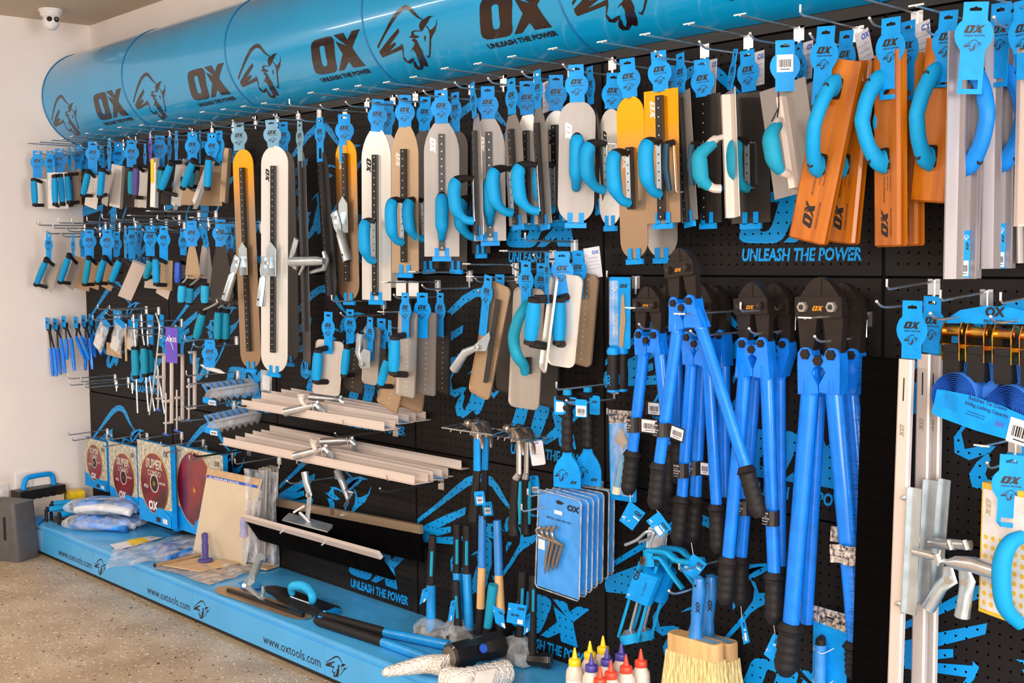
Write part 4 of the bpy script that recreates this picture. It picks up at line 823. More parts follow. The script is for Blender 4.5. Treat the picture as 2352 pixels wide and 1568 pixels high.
# ---------------------------------------------------------------- middle of the wall: second row of flanged trowels
for i, (x, y, L, T) in enumerate(((762, 692, .22, 'U'), (884, 648, .22, 'T'), (875, 717, .2, 'T'), (947, 625, .235, 'T'), (1072, 607, .2, 'T'), (1157, 577, .2, 'T'), (1206, 552, .2, 'U'), (1080, 636, .2, 'T'))):
    hook((x, y), L=L, T=T, drop=.05, rise=.004, lab=f'chrome double peg hook over the flanged trowels, {ordn(i)} from side wall of that group')
G = 'flanged round-cornered trowels in the middle row'
ed('round-cornered flanged trowel with low blue grip and black arms, first of middle row', (754, 716, 812, 27), (731, 800), (726, 880), (759, 781), (749, 906), 64, .17, W=.1, corner=.016, dots=1, group=G, grip_r=.016)
ed('dim round-cornered trowel with blue grip behind the first of middle row', (804, 710, 800, 25), (798, 792), (790, 866), (818, 785), (808, 898), 52, .11, W=.1, corner=.016, dots=1, fin='steel_dark', group=G)
t = ed('narrow rounded flanged trowel with zinc pipe socket hanging before it', (850, 728, 828, 18), None, None, (857, 750), (851, 882), 37, .14, W=.07, corner=.016, group=G, fin='steel')
m = t and None
def knuckle(t, pts, plate, d, r=.0135, mm='zinc'):
    a, b, c = [at(x, y, d+.03) for x, y in pts]; t2 = MB(); t2.M = t.M.inverted(); t2.tube([a, a+(b-a)*.25, b+(c-b)*.0, c], [r, r, r*.95, r*.6], mm, 14, ry=[r, r, r*.6, r*.25])
    A = t.p('pipe_socket', t2); m = t.w(); q = (a-b).normalized()*.0012; m.tube([a+q*.2, a+q], r*.8, 'ink', 12); m.lathe([(0.0001, 0), (.0001, .001)], 'ink', 3) if 0 else None; t.p('socket_mouth', m, A)
    m = t.w(); P = [at(x, y, d+.03) for x, y in plate]; n = len(P); o = V((.0, -.003, 0)); m.add([p for p in P]+[p+o for p in P], [tuple(range(n)), tuple(reversed(range(n, 2*n)))]+[(i, (i+1) % n, (i+1) % n+n, i+n) for i in range(n)], mm)
    B = t.p('knuckle_plate', m); m = t.w(); k = at(*pts[2], d+.034); m.tube([k, k+V((.004, -.008, 0))], .009, 'chrome', 6); m.tube([k, k+V((.005, -.012, 0))], .005, 'chrome', 8); t.p('pivot_bolt', m, B)
knuckle(t, [(829, 765), (822, 810), (831, 836)], [(823, 822), (836, 800), (852, 806), (851, 843), (830, 846)], .14)
ed('dim bracket trowel with broad tag behind the zinc pipe socket', (876, 731, 800, 28), None, None, (876, 772), (870, 850), 26, .09, W=.06, fin='steel_dark', group=G)
ed('tilted golden flanged trowel with slanted blue grip hanging lowest', (895, 735, 800, 10), (893, 818), (872, 889), (914, 838), (890, 936), 50, .17, W=.1, corner=.01, dots=1, fin='steel_warm', group=G)
ed('golden brown flanged plate behind the tilted lowest trowel', (925, 700, 780, 10), None, None, (955, 840), (945, 941), 52, .1, W=.1, corner=.012, fin='steel_warm', group=G)
ed('mirror-like tall flanged trowel, nearest of three, with blue grip on black arms', (931, 672, 776, 24), (907, 770), (904, 862), (939, 716), (933, 910), 42, .19, W=.085, corner=.008, dots=1, fin='steel', group=G, grip_r=.017)
ed('mirror-like tall flanged trowel, middle of three, broad tag', (970, 672, 776, 36), None, None, (980, 716), (977, 906), 48, .14, W=.09, corner=.008, dots=1, fin='steel_matte', group=G)
ed('mirror-like tall flanged trowel, rear of three, slim tag', (1011, 672, 773, 22), None, None, (1019, 716), (1016, 903), 34, .09, W=.09, corner=.008, dots=1, fin='steel_dark', group=G)
m = MB(); M, L = fr((936, 645), (936, 680), .1, yaw=30); m.box(-.04, .04, -.002, 0, -L, 0, 'steel_bright'); m.box(-.004, .004, -.004, 0, -L, 0, 'rib_black'); solo('finishing_trowel', m, uniq('short white-lit trowel end peeking under the beige tapered trowel'), 'trowel', M, G)
t = ed('tilted round-cornered trowel with long black rib and zinc knuckle socket', (1122, 632, 770, 25, 1108), None, None, (1152, 652), (1101, 909), 51, .17, W=.09, corner=.018, fin='steel_warm', group=G)
knuckle(t, [(1043, 848), (1068, 810), (1096, 797)], [(1093, 790), (1125, 762), (1127, 776), (1118, 806), (1092, 806)], .17, .015)
a, b = at(1144, 688, .176), at(1108, 930-3, .176); m = t.w(); a, b = at(1143, 688, .178), at(1107, 930, .178); b = a+(b-a)*.78; m.tube([a, b], .009, 'rib_black', 4); t.p('rib', m)
ed('dark trowel behind the tilted one, its tag mostly hidden', (1148, 630, 660, 30), None, None, (1172, 648), (1160, 900), 52, .08, W=.1, corner=.02, fin='steel_dark', group=G)
m = MB(); M = Mx.Translation(at(1142, 870, .11)); m.M = M.inverted(); m.tube([at(1138, 800, .11), at(1141, 930, .11)], .011, 'zinc', 12); m = m
t = ed('largest round-cornered trowel with teal bow handle, centre of middle row', (1208, 600, 705, 32), None, None, (1218, 661), (1204, 937), 72, .16, W=.105, corner=.02, fin='steel', group=G)
m = t.w(); p = curve([at(x, y, dd) for x, y, dd in ((1210, 697, .175), (1202, 712, .2), (1190, 735, .215), (1180, 775, .22), (1187, 815, .215), (1203, 838, .19), (1206, 856, .175))], 5); n = len(p); m.tube(p, [.013+.004*math.sin(PI*i/(n-1)) for i in range(n)], 'grip_teal', 12); g = t.p('bow_handle', m)
m = t.w(); m.tube([at(1214, 820, .168), at(1214, 858, .168)], .009, 'black_rubber', 8); t.p('handle_foot', m, g)
ed('dim large trowel to the right of the centre one, edge reaching lowest hook', (1243, 604, 700, 30), None, None, (1262, 665), (1254, 932), 56, .07, W=.12, corner=.02, fin='steel_dark', group=G)
ed('pair-bladed trowel seen edge-on with front blue grip and black arms', (1256, 580, 698, 13), (1228, 682), (1217, 792), (1276, 632), (1248, 850), 13, .2, W=.09, corner=.015, fin='steel_bright', group=G, grip_r=.019, so=.04)
ed('bright curved trowel with vertical blue grip under the broad centre tag', (1291, 577, 695, 50), (1285, 682), (1283, 793), (1308, 630), (1288, 841), 66, .15, W=.085, corner=.02, fin='steel_bright', group=G, grip_r=.018, so=.03)
ed('gold-lit riveted trowel last of middle row beside the tilted white card', (1328, 575, 685, 36), None, None, (1352, 628), (1334, 838), 50, .09, W=.09, corner=.018, fin='steel_warm', dots=1, group=G)
M, L = fr((1358, 568), (1366, 638), .06, yaw=20); m = MB(); m.prism([(-.025, 0), (.025, 0), (.025, -L), (-.025, -L)], -.0005, .0005, 'white_card'); m.text('OX', .014, 0, -.02, -.0009, 'blue_deep', bold=.04); [m.flat([[(-.02, -.03-.01*k), (.02, -.03-.01*k), (.02, -.0307-.01*k), (-.02, -.0307-.01*k)]], -.0009, 'dark_grey') for k in range(4)]; solo('price_card', m, uniq('tilted white price card beside the gold-lit riveted trowel'), 'price card', M, 'white price cards')
M, L = fr((612, 850), (611, 900), .04, yaw=15); m = MB(); m.prism([(-.03, 0), (.03, 0), (.03, -L), (-.03, -L)], -.0005, .0005, 'clear_plastic'); m.flat([[(-.02, -.02), (.02, -.02), (.02, -.08), (-.02, -.08)]], -.001, 'white_card'); solo('price_card', m, uniq('whitish card under the whitest long trowel'), 'price card', M, 'white price cards')
# aluminium bull floats lying across hook arms
def channel(lab, A, B, d, W=.11, lip=.016, grp='aluminium channel floats on hook arms', tilt=0, sticker=None):
    a, b = at(*A, d), at(*B, d); M, L = frw(a, b, 0); t = Th('channel_float', uniq(lab), 'float', M, grp)
    # lies flat: broad web level, two upturned lips
    up = V((0, 0, 1)); q = M.to_3x3().inverted() @ up; ax = (M.to_3x3().inverted() @ V((0, 1, 0))); ax = (ax-V((0, 0, 1))*ax.z).normalized(); upv = V((0, 0, 1)).cross(ax); upv = upv if upv.dot(q) > 0 else -upv
    m = MB()
    def bar(u0, u1, v0, v1, z0=0, z1=-L):
        c = [(u0, v0), (u1, v0), (u1, v1), (u0, v1)]; m.add([tuple(ax*u+upv*v+V((0, 0, z0))) for u, v in c]+[tuple(ax*u+upv*v+V((0, 0, z1))) for u, v in c], [(0, 1, 2, 3), (7, 6, 5, 4), (0, 4, 5, 1), (1, 5, 6, 2), (2, 6, 7, 3), (3, 7, 4, 0)], 'alu')
    bar(0, W, 0, .002); bar(.012, .0145, .002, lip+.012, -.012, -L+.012); bar(W-.0145, W-.012, .002, lip+.012, -.012, -L+.012); t.p('plate', m)
    if sticker:
        m = MB(); z = -L*sticker; c = [(.02, .0025), (W*.8, .0025)]; P = [ax*c[0][0]+upv*.0028+V((0, 0, z)), ax*c[1][0]+upv*.0028+V((0, 0, z)), ax*c[1][0]+upv*.0028+V((0, 0, z-.09)), ax*c[0][0]+upv*.0028+V((0, 0, z-.09))]; m.add(P, [(0, 1, 2, 3)], 'tag_cyan')
        P2 = [P[0]+(P[2]-P[0])*.25+upv*.0003, P[1]+(P[3]-P[1])*.25+upv*.0003, P[2]+(P[0]-P[2])*.3+upv*.0003, P[3]+(P[1]-P[3])*.3+upv*.0003]; m.add(P2, [(0, 1, 2, 3)], 'white_card'); t.p('sticker', m)
    return t
def socket_br(t, base, mouth, tail, d, extra=True, mm='zinc', lever=None):
    m = t.w(); a, b = at(*mouth, d+.06), at(*tail, d); m.tube([a, a+(b-a)*.55, b], [.0145, .0145, .011], 'chrome', 16); s = t.p('pipe_socket', m)
    q = (a-b).normalized(); m = t.w(); m.tube([a+q*.0004, a+q*.0012], .0115, 'sponge_yellow' if extra else 'ink', 14); t.p('socket_plug', m, s)
    c = at(*base, d-.01); m = t.w(); m.tube([b, b+V((.02, 0, -.01)), c], .011, mm, 8); m.tube([b+V((-.01, -.014, .012)), b+V((.012, -.02, -.035))], .0025, 'chrome', 6)
    m.tube([b+V((0, 0, -.005)), b+V((0, 0, .016))], .008, mm, 8); t.p('joint_block', m)
    if lever:
        m = t.w(); P = [at(x, y, d+.03) for x, y in lever]; m.tube(curve(P, 4), lerp(.015, .007, len(curve(P, 4))), 'alu', 10); t.p('lever', m)
c1 = channel('pale aluminium channel float with pipe socket, front one of the upper hook pair', (545, 934), (880, 990), .235, sticker=.86, W=.07)
socket_br(c1, (742, 948), (654, 947), (728, 930), .2, lever=[(692, 903), (693, 918), (700, 930)])
channel('pale aluminium channel float, middle one on the upper hook pair', (590, 916), (912, 975), .155, sticker=.9, W=.07)
c2 = channel('pale aluminium channel float with pipe socket, rear one on the upper hook pair', (636, 909), (952, 969), .075, W=.07)
socket_br(c2, (790, 925), (712, 912), (782, 918), .06, extra=False)
c3 = channel('pale aluminium channel float with capped socket, front one of the lower hook pair', (503, 1020), (950, 1114), .235, sticker=None, W=.08)
socket_br(c3, (760, 1050), (676, 1048), (748, 1030), .2, lever=[(722, 1006), (720, 1020), (726, 1034)])
channel('pale aluminium channel float, second one on the lower hook pair', (553, 1010), (992, 1104), .165, sticker=.93, W=.065)
channel('pale aluminium channel float, third one on the lower hook pair', (571, 1004), (1006, 1100), .1, sticker=None, W=.065)
c4 = channel('pale aluminium channel float, rearmost on the lower hook pair', (610, 992), (1058, 1079), .035, sticker=.8, W=.07)
socket_br(c4, (815, 1030), (738, 1015), (808, 1012), .08, extra=False)
for i, (tip, base) in enumerate((((770, 1000), (905, 975)), ((873, 1127), (1036, 1080)), ((443, 1046), (560, 1030)), ((548, 930), (610, 920)))):
    P = at(*tip, .255); z = P.z; x = P.x; M = T_(x, 0, z+.0); t = Th('peg_hook', uniq(f'long chrome arm under the aluminium channel floats, {ordn(i)} of four'), 'hook', M, 'chrome peg hooks')
    m = MB(); m.box(-.015, .015, -.004, -.0012, -.03, .006, 'chrome'); m.tube([(0, -.002, .004), (0, -.01, -.005)], .0035, 'chrome', 6); t.p('back_clip', m)
    m = MB(); m.tube(curve([(0, -.008, -.004), (0, -.15, -.006), (0, -.235, -.006), (0, -.255, .008)], 5), .004, 'steel_dark', 8); m.lathe([(.0001, -.004), (.0036, -.001), (.0036, .001), (.0001, .004)], 'rivet', 8, (0, -.255, .008)); t.p('goods_arm', m)
for i, (x, y) in enumerate(((787, 975), (888, 1103))):
    P = at(x, y, .24); t = Th('peg_hook', uniq(f'small upturned hook tip in front of the {("upper","lower")[i]} aluminium channel floats'), 'hook', T_(P.x, 0, P.z), 'chrome peg hooks'); m = MB(); m.tube([(0, -.001, 0), (0, -.235, 0), (0, -.24, .016)], .0026, 'chrome', 8); t.p('goods_arm', m)
# finishing brooms
def broom(lab, A, B, dA, dB, hb, hbr, tag, tilt=0, bolts=(), mk=None, yaw=0):
    a, b = at(*A, dA), at(*B, dB); M, L = frw(a, b, yaw); t = Th('finishing_broom', uniq(lab), 'broom', M, 'concrete finishing brooms'); R3 = M.to_3x3().inverted(); dn = (R3 @ V((0, math.sin(math.radians(tilt)), -math.cos(math.radians(tilt))))); dn = (dn-V((0, 0, 1))*dn.z).normalized(); out = dn.cross(V((0, 0, 1))); w = R3 @ V((0, -1, 0)); out = out if out.dot(w) > 0 else -out
    def sl(m, u0, u1, v0, v1, z0, z1, mm):
        c = [(u0, v0), (u1, v0), (u1, v1), (u0, v1)]; m.add([tuple(dn*u+out*v+V((0, 0, z0))) for u, v in c]+[tuple(dn*u+out*v+V((0, 0, z1))) for u, v in c], [(0, 1, 2, 3), (7, 6, 5, 4), (0, 4, 5, 1), (1, 5, 6, 2), (2, 6, 7, 3), (3, 7, 4, 0)], mm)
    m = MB(); sl(m, 0, hb, -.0, .014, 0, -L, 'steel_warm' if mk else 'alu'); t.p('back', m)
    m = MB(); r = random.Random(5); n = 420
    sl(m, hb-.002, hb+hbr*.82, .002, .012, -.004, -L+.004, 'bristle_black')
    for i in range(n):
        z = -.004-(L-.008)*(i+r.random())/n; v = r.uniform(.001, .013); l = hbr*r.uniform(.93, 1.04); dz = r.uniform(-.004, .004)
        p = dn*(hb-.002)+out*v+V((0, 0, z)); q = dn*(hb+l)+out*(v+r.uniform(-.006, .006))+V((0, 0, z+dz)); m.add([p+V((0, 0, .0012)), p-V((0, 0, .0012)), q], [(0, 1, 2)], 'bristle_black')
        if i % 3 == 0:
            m.add([p+out*.004+V((0, 0, .0012)), p+out*.004-V((0, 0, .0012)), q+out*.008], [(0, 1, 2)], 'bristle_black')
    t.p('bristles', m)
    for i, bz in enumerate(bolts):
        m = MB(); c = dn*hb*.5+out*.014+V((0, 0, -L*bz)); m.tube([c, c+out*.006], .007, 'zinc', 6); m.tube([c, c+out*.018], .0035, 'chrome', 8); t.p('bolt', m)
    if mk:
        m = MB(); c = dn*hb*.72+out*.0145+V((0, 0, -L*mk)); vs, fs = glyphs('10', .01, .1); m.add([c+V((0, 0, -p[0]*.03))-dn*(p[1]*.03) for p in vs], fs, 'ink'); t.p('pen_mark', m)
    if tag: m = MB(); sl(m, -.012, hb+.02, .004, .022, .03, -.05, 'tag_cyan'); vs, fs = glyphs('OX', .04, .1); c = dn*hb*.9+out*.0225+V((0, 0, .012)); m.add([c+V((0, 0, -p[0]*.022))-dn*(p[1]*.022) for p in vs], fs, 'ink'); t.p('hang_tag', m)
    return t, M, L, dn, out
t, M, L, dn, out = broom('rear black bristled finishing broom with brown back marked with a pen', (602, 1136), (971, 1204), .06, .06, .03, .12, True, 4, (.36, .56), .48)
m = t.w(); A, B, C_ = at(775, 1080, .1), at(790, 1115, .1), at(800, 1150, .1); m.tube([A, B, C_], [.014, .013, .006], 'zinc', 12); s = t.p('pipe_socket', m); m = t.w(); m.tube([at(794, 1124, .12), at(808, 1134, .12), at(792, 1162, .1)], .0055, 'chrome', 8); m.tube([at(795, 1127, .12), at(812, 1131, .12)], .004, 'chrome', 8); t.p('wing_bolt', m, s)
t, M, L, dn, out = broom('front black bristled finishing broom with zinc bracket, hung on a steel socket', (560, 1179), (872, 1265), .24, .24, .026, .12, False, 34, (.33, .64))
m = t.w(); P = [at(650, 1190, .2), at(664, 1177, .17), at(764, 1204, .17), at(763, 1210, .2), at(752, 1220, .235), at(648, 1193, .235)]; n = len(P); o = V((0, 0, -.004)); m.add(P+[p+o for p in P], [tuple(range(n)), tuple(reversed(range(n, 2*n)))]+[(i, (i+1) % n, (i+1) % n+n, i+n) for i in range(n)], 'zinc'); pl = t.p('mounting_plate', m)
m = t.w(); A, B, C_, D_ = at(700, 1083, .2), at(704, 1112, .2), at(712, 1140, .2), at(706, 1192, .2); m.tube([A, A+(B-A)*.8, C_], [.0135, .0135, .016], 'zinc', 14, ry=[.0135, .012, .004]); s = t.p('pipe_socket', m); m = t.w(); m.tube([C_+V((0, 0, .02)), D_], .014, 'zinc', 8, ry=.004); t.p('bracket_arm', m, s)
m = t.w(); m.tube([C_+V((0, -.003, .006)), C_+V((0, -.014, .006))], .008, 'chrome', 6); t.p('pivot_bolt', m, s)
m = t.w(); A, B = at(688, 1176, .22), at(712, 1200, .2); m.tube([A, B], .0065, 'chrome', 10); m.tube([at(675, 1176, .23), at(698, 1162, .23)], .0042, 'white_plastic', 8); t.p('t_bolt', m, pl)
hook((670, 1098), L=.2, up=False, low=True, lab='chrome peg hook holding the front broom by its steel socket', drop=.02, lowL=.22)
hook((682, 1067), L=.2, T='U', low=False, lab='short chrome hook tip above the front broom')
# diamond blade packs -------------------------------------------------------
def blade_pack(lab, x0, x1, yt0, yt1, yb0, yb1, d, cx, cy, r, full=False, tone='stone_print', face=True, w3=True):
    A, B = at(x0, yt0, d), at(x0, yb0, d); W = abs(at(x1, yt1, d).x-A.x); H = A.z-B.z; M = T_(A.x, A.y, A.z); t = Th('blade_pack', uniq(lab), 'saw blade pack', M, 'boxed diamond blades')
    m = MB(); m.box(0, W, 0, .022, -H, 0, 'tag_cyan'); m.flat([[(0, -H*.72), (W*.75, -H*.8), (W, -H*.78), (W, 0), (0, 0)]], -.0006, tone); t.p('carton', m)
    if not face: return t
    C_ = at(cx, cy, d); c = (C_.x-A.x, C_.z-A.z); m = MB(); circ = lambda q, n=40: [(c[0]+q*math.cos(2*PI*i/n), c[1]+q*math.sin(2*PI*i/n)) for i in range(n)]
    m.prism(circ(r), -.003, -.0007, 'blade_red'); 
    m.tube([(c[0]+r*math.cos(2*PI*i/40), -.0025, c[1]+r*math.sin(2*PI*i/40)) for i in range(41)], .0012, 'sponge_yellow', 5, caps=False)
    if not full:
        for a in range(-70, 71, 2):
            pass
        m.text('SUPER', r*.42, c[0], c[1]+r*.5, -.0035, 'stone_print', 'CENTER', bold=.04, shear=.1); m.text('COMBO', r*.26, c[0], c[1]+r*.25, -.0035, 'stone_print', 'CENTER', bold=.02)
        m.prism(circ(r*.3, 24), -.0036, -.003, 'white_card', [circ(r*.27, 24)]); m.prism(circ(r*.26, 24), -.0034, -.003, 'ink')
        m.text('PRO', r*.16, c[0]-r*.75, c[1]-r*.2, -.0035, 'white_card'); m.text('OX', r*.4, c[0]-r*.45, c[1]-r*.88, -.0035, 'white_card', bold=.05); m.text('WET DRY', r*.1, c[0]+r*.35, c[1]+r*.02, -.0035, 'white_card')
    m.prism(circ(r*.09, 16), -.005, -.003, 'gold_zinc'); t.p('blade', m)
    m = MB(); m.text('OX', .026, W*.93, -.05, -.001, 'ink', 'RIGHT', bold=.04)
    bx = c[0]+r*.35; m.prism([(bx-r*.45, -H*.995), (W*.98, -H*.995), (W*.98, -H*.86), (bx+r*.45, -H*.82), (bx+r*.15, -H*.78), (bx-r*.15, -H*.79), (bx-r*.38, -H*.86)], -.0045, -.0032, 'tag_cyan')
    t.p('printed_window_band', m)
    for k in range(2): m = MB(); m.flat([[(W*(.55+.2*k), -H*.96), (W*(.68+.2*k), -H*.96), (W*(.68+.2*k), -H*.9), (W*(.55+.2*k), -H*.9)]], -.005, ('ink', 'white_card')[k]); t.p('printed_square', m)
    return t
blade_pack('boxed red diamond blade nearest the side wall, smallest and hung high', 192, 244, 1003, 1011, 1112, 1127, .09, 218, 1062, .088)
blade_pack('boxed red diamond blade, second from side wall', 249, 313, 1012, 1026, 1152, 1170, .11, 285, 1096, .112)
blade_pack('boxed red diamond blade, third from side wall, largest lettering', 315, 391, 1008, 1030, 1188, 1218, .15, 356, 1110, .134)
blade_pack('boxed plain dark red diamond blade overlapped by the plasterer board', 404, 512, 1022, 1052, 1212, 1237, .11, 449, 1124, .16, True)
for i, (x0, x1, y0, y1, yb, d, nm) in enumerate(((244, 251, 1004, 1008, 1126, .06, 'first'), (391, 399, 1028, 1030, 1216, .12, 'third'), (396, 404, 1030, 1032, 1215, .08, 'third pack, rearmost'))):
    blade_pack(f'boxed diamond blade edge showing behind the {nm} red blade', x0, x1, y0, y1, yb, yb, d, 0, 0, 0, face=False)
for i, (x, y, L) in enumerate(((157, 999, .2), (166, 1012, .2), (245, 1010, .2), (236, 1026, .2), (322, 1008, .2), (370, 1026, .2), (435, 1057, .2), (376, 1040, .2), (540, 1066, .2))):
    hook((x, y), L=L, T='U', up=True, low=False, rise=-.006, lab=f'thin chrome arm above the boxed diamond blades, {ordn(i)} from side wall')
# plasterer hawk boards in bags
def board_pack(lab, P, d, mm='paper', inner=True, hd=True, rest=None):
    A = at(*P[0], d); M = Mx.Translation(A); t = Th('hawk_board', uniq(lab), 'hawk board', M, 'boxed plasterer hawk boards'); q = [at(x, y, dd) for (x, y), dd in zip(P, rest or [d]*4)]; m = t.w(); o = V((.004, .006, 0)); m.add(q+[p+o for p in q], [(3, 2, 1, 0), (4, 5, 6, 7), (0, 1, 5, 4), (1, 2, 6, 5), (2, 3, 7, 6), (3, 0, 4, 7)], mm); t.p('board', m)
    if inner:
        def pt(u, v, e=.002):
            a = q[0]+(q[1]-q[0])*u; b = q[3]+(q[2]-q[3])*u; return a+(b-a)*v+V((-.5, -1, 0)).normalized()*e
        for u, v, r, mm2 in ((.78, .38, .052, 'mark_grey'), (.5, .55, .05, 'mark_tan')):
            c = pt(u, v); m = t.w(); m.add([pt(u+.17*math.cos(a*PI/12), v+.105*math.sin(a*PI/12), .0015 if mm2 == 'mark_grey' else .0025) for a in range(24)], [tuple(range(24))], mm2); t.p('round_mark', m)
        m = t.w(); m.add([pt(0, .0, .003), pt(1, 0, .003), pt(1, .1, .003), pt(0, .1, .003)], [(0, 3, 2, 1)], 'cardboard'); m.add([pt(0.02, .07, .0035), pt(.99, .07, .0035), pt(.99, .1, .0035), pt(0.02, .1, .0035)], [(0, 3, 2, 1)], 'blue_deep')
        vs, fs = glyphs('ALUMINIUM HAWK', .03, .0); w = max(p[0] for p in vs); m.add([pt(.06+.6*p[0]/w, .097-.026*p[1], .004) for p in vs], fs, 'white_card'); t.p('header_card', m)
    return t
board_pack('large pale bagged hawk board leaning in front, with header card lettering', ((478, 1075), (598, 1100), (560, 1300), (442, 1272)), .2, 'board_cream', True, rest=(.21, .19, .1, .147))
for k, (x0, x1) in enumerate(((602, 608), (610, 616), (618, 624), (626, 634))):
    board_pack(f'dim bagged hawk board, {ordn(k)} behind the large pale one', ((x0-8, 1074-k*2), (x1+2, 1078-k*2), (x1-3, 1288-8*k), (x0-18, 1298-8*k)), .16-.035*k, 'stone_print' if k % 2 else 'steel_matte', False)
m = MB(); A = at(598, 1095, .17); M = Mx.Translation(A); m.M = M.inverted(); m.grid(lambda u, v: at(560+78*u+4*math.sin(5*v+u*3), 1075+215*v+10*u, .21-.1*u+.012*math.sin(14*u+3*v)), 14, 12, 'bag_film'); solo('clear_bag', m, uniq('crinkled clear bag wrapped around the bagged hawk boards'), 'bag', M)
m = MB(); mat('lilac', (160, 155, 200), .6); M = Mx.Translation(at(560, 1185, .19)); m.M = M.inverted(); m.lathe([(.001, .03), (.012, .027), (.015, .01), (.014, -.02), (.018, -.045), (.001, -.05)], 'lilac', 14, tuple(at(560, 1205, .19))); solo('wrapped_handle_lump', m, uniq('lilac wrapped lump between hawk boards and front broom'), 'packet', M)
# ---------------------------------------------------------------- hammers in wire racks
mat('steel_pol', (165, 152, 140), .3, .9)
def wire_rack(lab, pts, d):     # pts: seen corners of the loop with depths
    P = [at(x, y, dd) for x, y, dd in pts]; t = Th('wire_rack', uniq(lab), 'rack', T_(P[0].x, 0, P[0].z), 'wire hammer racks'); m = t.w()
    m.tube(P+[P[0]], .0024, 'chrome', 6); t.p('frame', m); m = t.w(); a, b = P[1], P[0]
    for k in range(1, 5): q = a+(P[2]-a)*(k/5); r = b+(P[-1]-b)*(k/5); m.tube([r, q, q+V((0, -.004, -.008))], .002, 'chrome', 6)
    t.p('cross_wires', m)
wire_rack('wire loop rack carrying two blue-shafted claw hammers', ((1060, 973, .02), (1015, 982, .2), (1130, 999, .24), (1160, 988, .03)), 0)
wire_rack('wire loop rack carrying two grey-necked claw hammers', ((1165, 988, .02), (1130, 1000, .2), (1208, 1014, .24), (1263, 1007, .03)), 0)
def claw(lab, hx, hy, segs, d, tagm=None, face=28):
    P = [(at(x, y, d), r, mm) for x, y, r, mm in segs]; H = at(hx, hy, d); t = Th('claw_hammer', uniq(lab), 'hammer', T_(H.x, H.y, H.z), 'claw hammers in wire racks'); m = t.w(); u = V((-.8, .2, .05)).normalized()
    m.tube([H-u*.0+V((0, 0, 0)), H+u*.03, H+u*.034, H+u*.052], [.012, .0095, .0145, .0145], 'steel_pol', 12); m.tube(curve([H+u*.012, H-u*.01+V((0, 0, .004)), H-u*.035+V((0, -.004, -.004)), H-u*.06+V((0, -.01, -.03)), H-u*.07+V((0, -.014, -.055))], 4), [.013]*4+lerp(.015, .004, 13), 'steel_pol', 8, ry=[.013]*4+lerp(.009, .002, 13)); m.tube([H+V((0, 0, .012)), H+V((0, 0, -.03))], .014, 'steel_pol', 8); t.p('head', m)
    hd = None
    for i in range(len(P)-1):
        a, ra, mm = P[i]; b, rb, _ = P[i+1]; m = t.w(); m.tube([a, (a+b)/2, b], [ra, (ra+rb)/2, rb], mm, 12, ry=[ra*.8, (ra+rb)*.4, rb*.8]); o = t.p(('neck', 'shaft', 'grip', 'butt')[min(i, 3)], m)
    if tagm:
        x, y, w = tagm; M, L = fr((x, y), (x+4, y+32), d+.012, yaw=10); m = MB(); m.prism(rrect(-.02, .02, -L, 0, .004), -.0006, .0006, 'tag_cyan'); m.text('OX', .012, -.008, -.02, -.001, 'ink', bold=.04); label_bits(m, -.012, .012, -L+.006, -L+.026, -.001); t.p('hang_tag', m, None, t.inv @ M)
    if 'grey-necked' in lab: x = segs[2][0]; m = t.w(); q = [at(x+11, 1105, d+.014), at(x+10, 1152, d+.016), at(x+10, 1203, d+.014)]; m.tube(q, [.004, .0065, .004], 'grip_teal', 8); t.p('grip_inlay', m)
    return t
claw('blue-shafted claw hammer, front one in the first wire rack', 1092, 978, [(1096, 992, .009, 'steel_pol'), (1096, 1006, .013, 'tag_cyan'), (1096, 1080, .0135, 'black_rubber'), (1086, 1196, .016, 'black_rubber'), (1086, 1198, .014, 'black_rubber')], .15, (1100, 1128, 1))
claw('blue-shafted claw hammer, rear one in the first wire rack', 1112, 976, [(1115, 990, .009, 'steel_pol'), (1116, 1004, .012, 'tag_cyan'), (1114, 1078, .0125, 'black_rubber'), (1112, 1190, .0145, 'black_rubber'), (1112, 1192, .013, 'black_rubber')], .09, (1118, 1152, 1))
claw('grey-necked claw hammer with teal striped grip, front one in second rack', 1183, 990, [(1192, 1000, .0085, 'steel'), (1192, 1088, .0095, 'steel'), (1184, 1100, .012, 'black_rubber'), (1178, 1205, .017, 'black_rubber'), (1181, 1229, .018, 'grip_teal')], .15)
claw('grey-necked claw hammer with teal striped grip, rear one in second rack', 1208, 990, [(1211, 1000, .0085, 'steel'), (1209, 1086, .0095, 'steel'), (1206, 1100, .012, 'black_rubber'), (1206, 1200, .016, 'black_rubber'), (1208, 1226, .0175, 'grip_teal')], .1)
def card(nm, lab, cat, p0, p1, wpx, d, W, mm='tag_cyan', fn=None, grp=None, r=.006, th=.0006, ydeg=None):
    a = at(*p0, d); M, L = fr(p0, p1, d, yaw=yaw_for(a, W, wpx) if ydeg is None else ydeg); m = MB(); m.prism(rrect(-W/2, W/2, -L, 0, r), -th, th, mm)
    if fn: fn(m, W, L)
    return solo(nm, m, uniq(lab), cat, M, grp)
def fn_white(m, W, L):
    m.text('OX', W*.2, -W*.1, -L*.14, -.001, 'blue_deep', bold=.04)
    for k in range(5): m.flat([[(-W*.4, -L*(.25+.1*k)), (W*.4, -L*(.25+.1*k)), (W*.4, -L*(.255+.1*k)), (-W*.4, -L*(.255+.1*k))]], -.001, 'dark_grey')
card('price_card', 'white price card tied below the second hammer rack', 'price card', (1230, 1012), (1238, 1068), 32, .12, .05, 'white_card', fn_white, 'white price cards')
def fn_bc(m, W, L): m.text('OX', W*.3, -W*.3, -L*.2, -.001, 'ink', bold=.05); label_bits(m, -W*.35, W*.35, -L*.92, -L*.6, -.001)
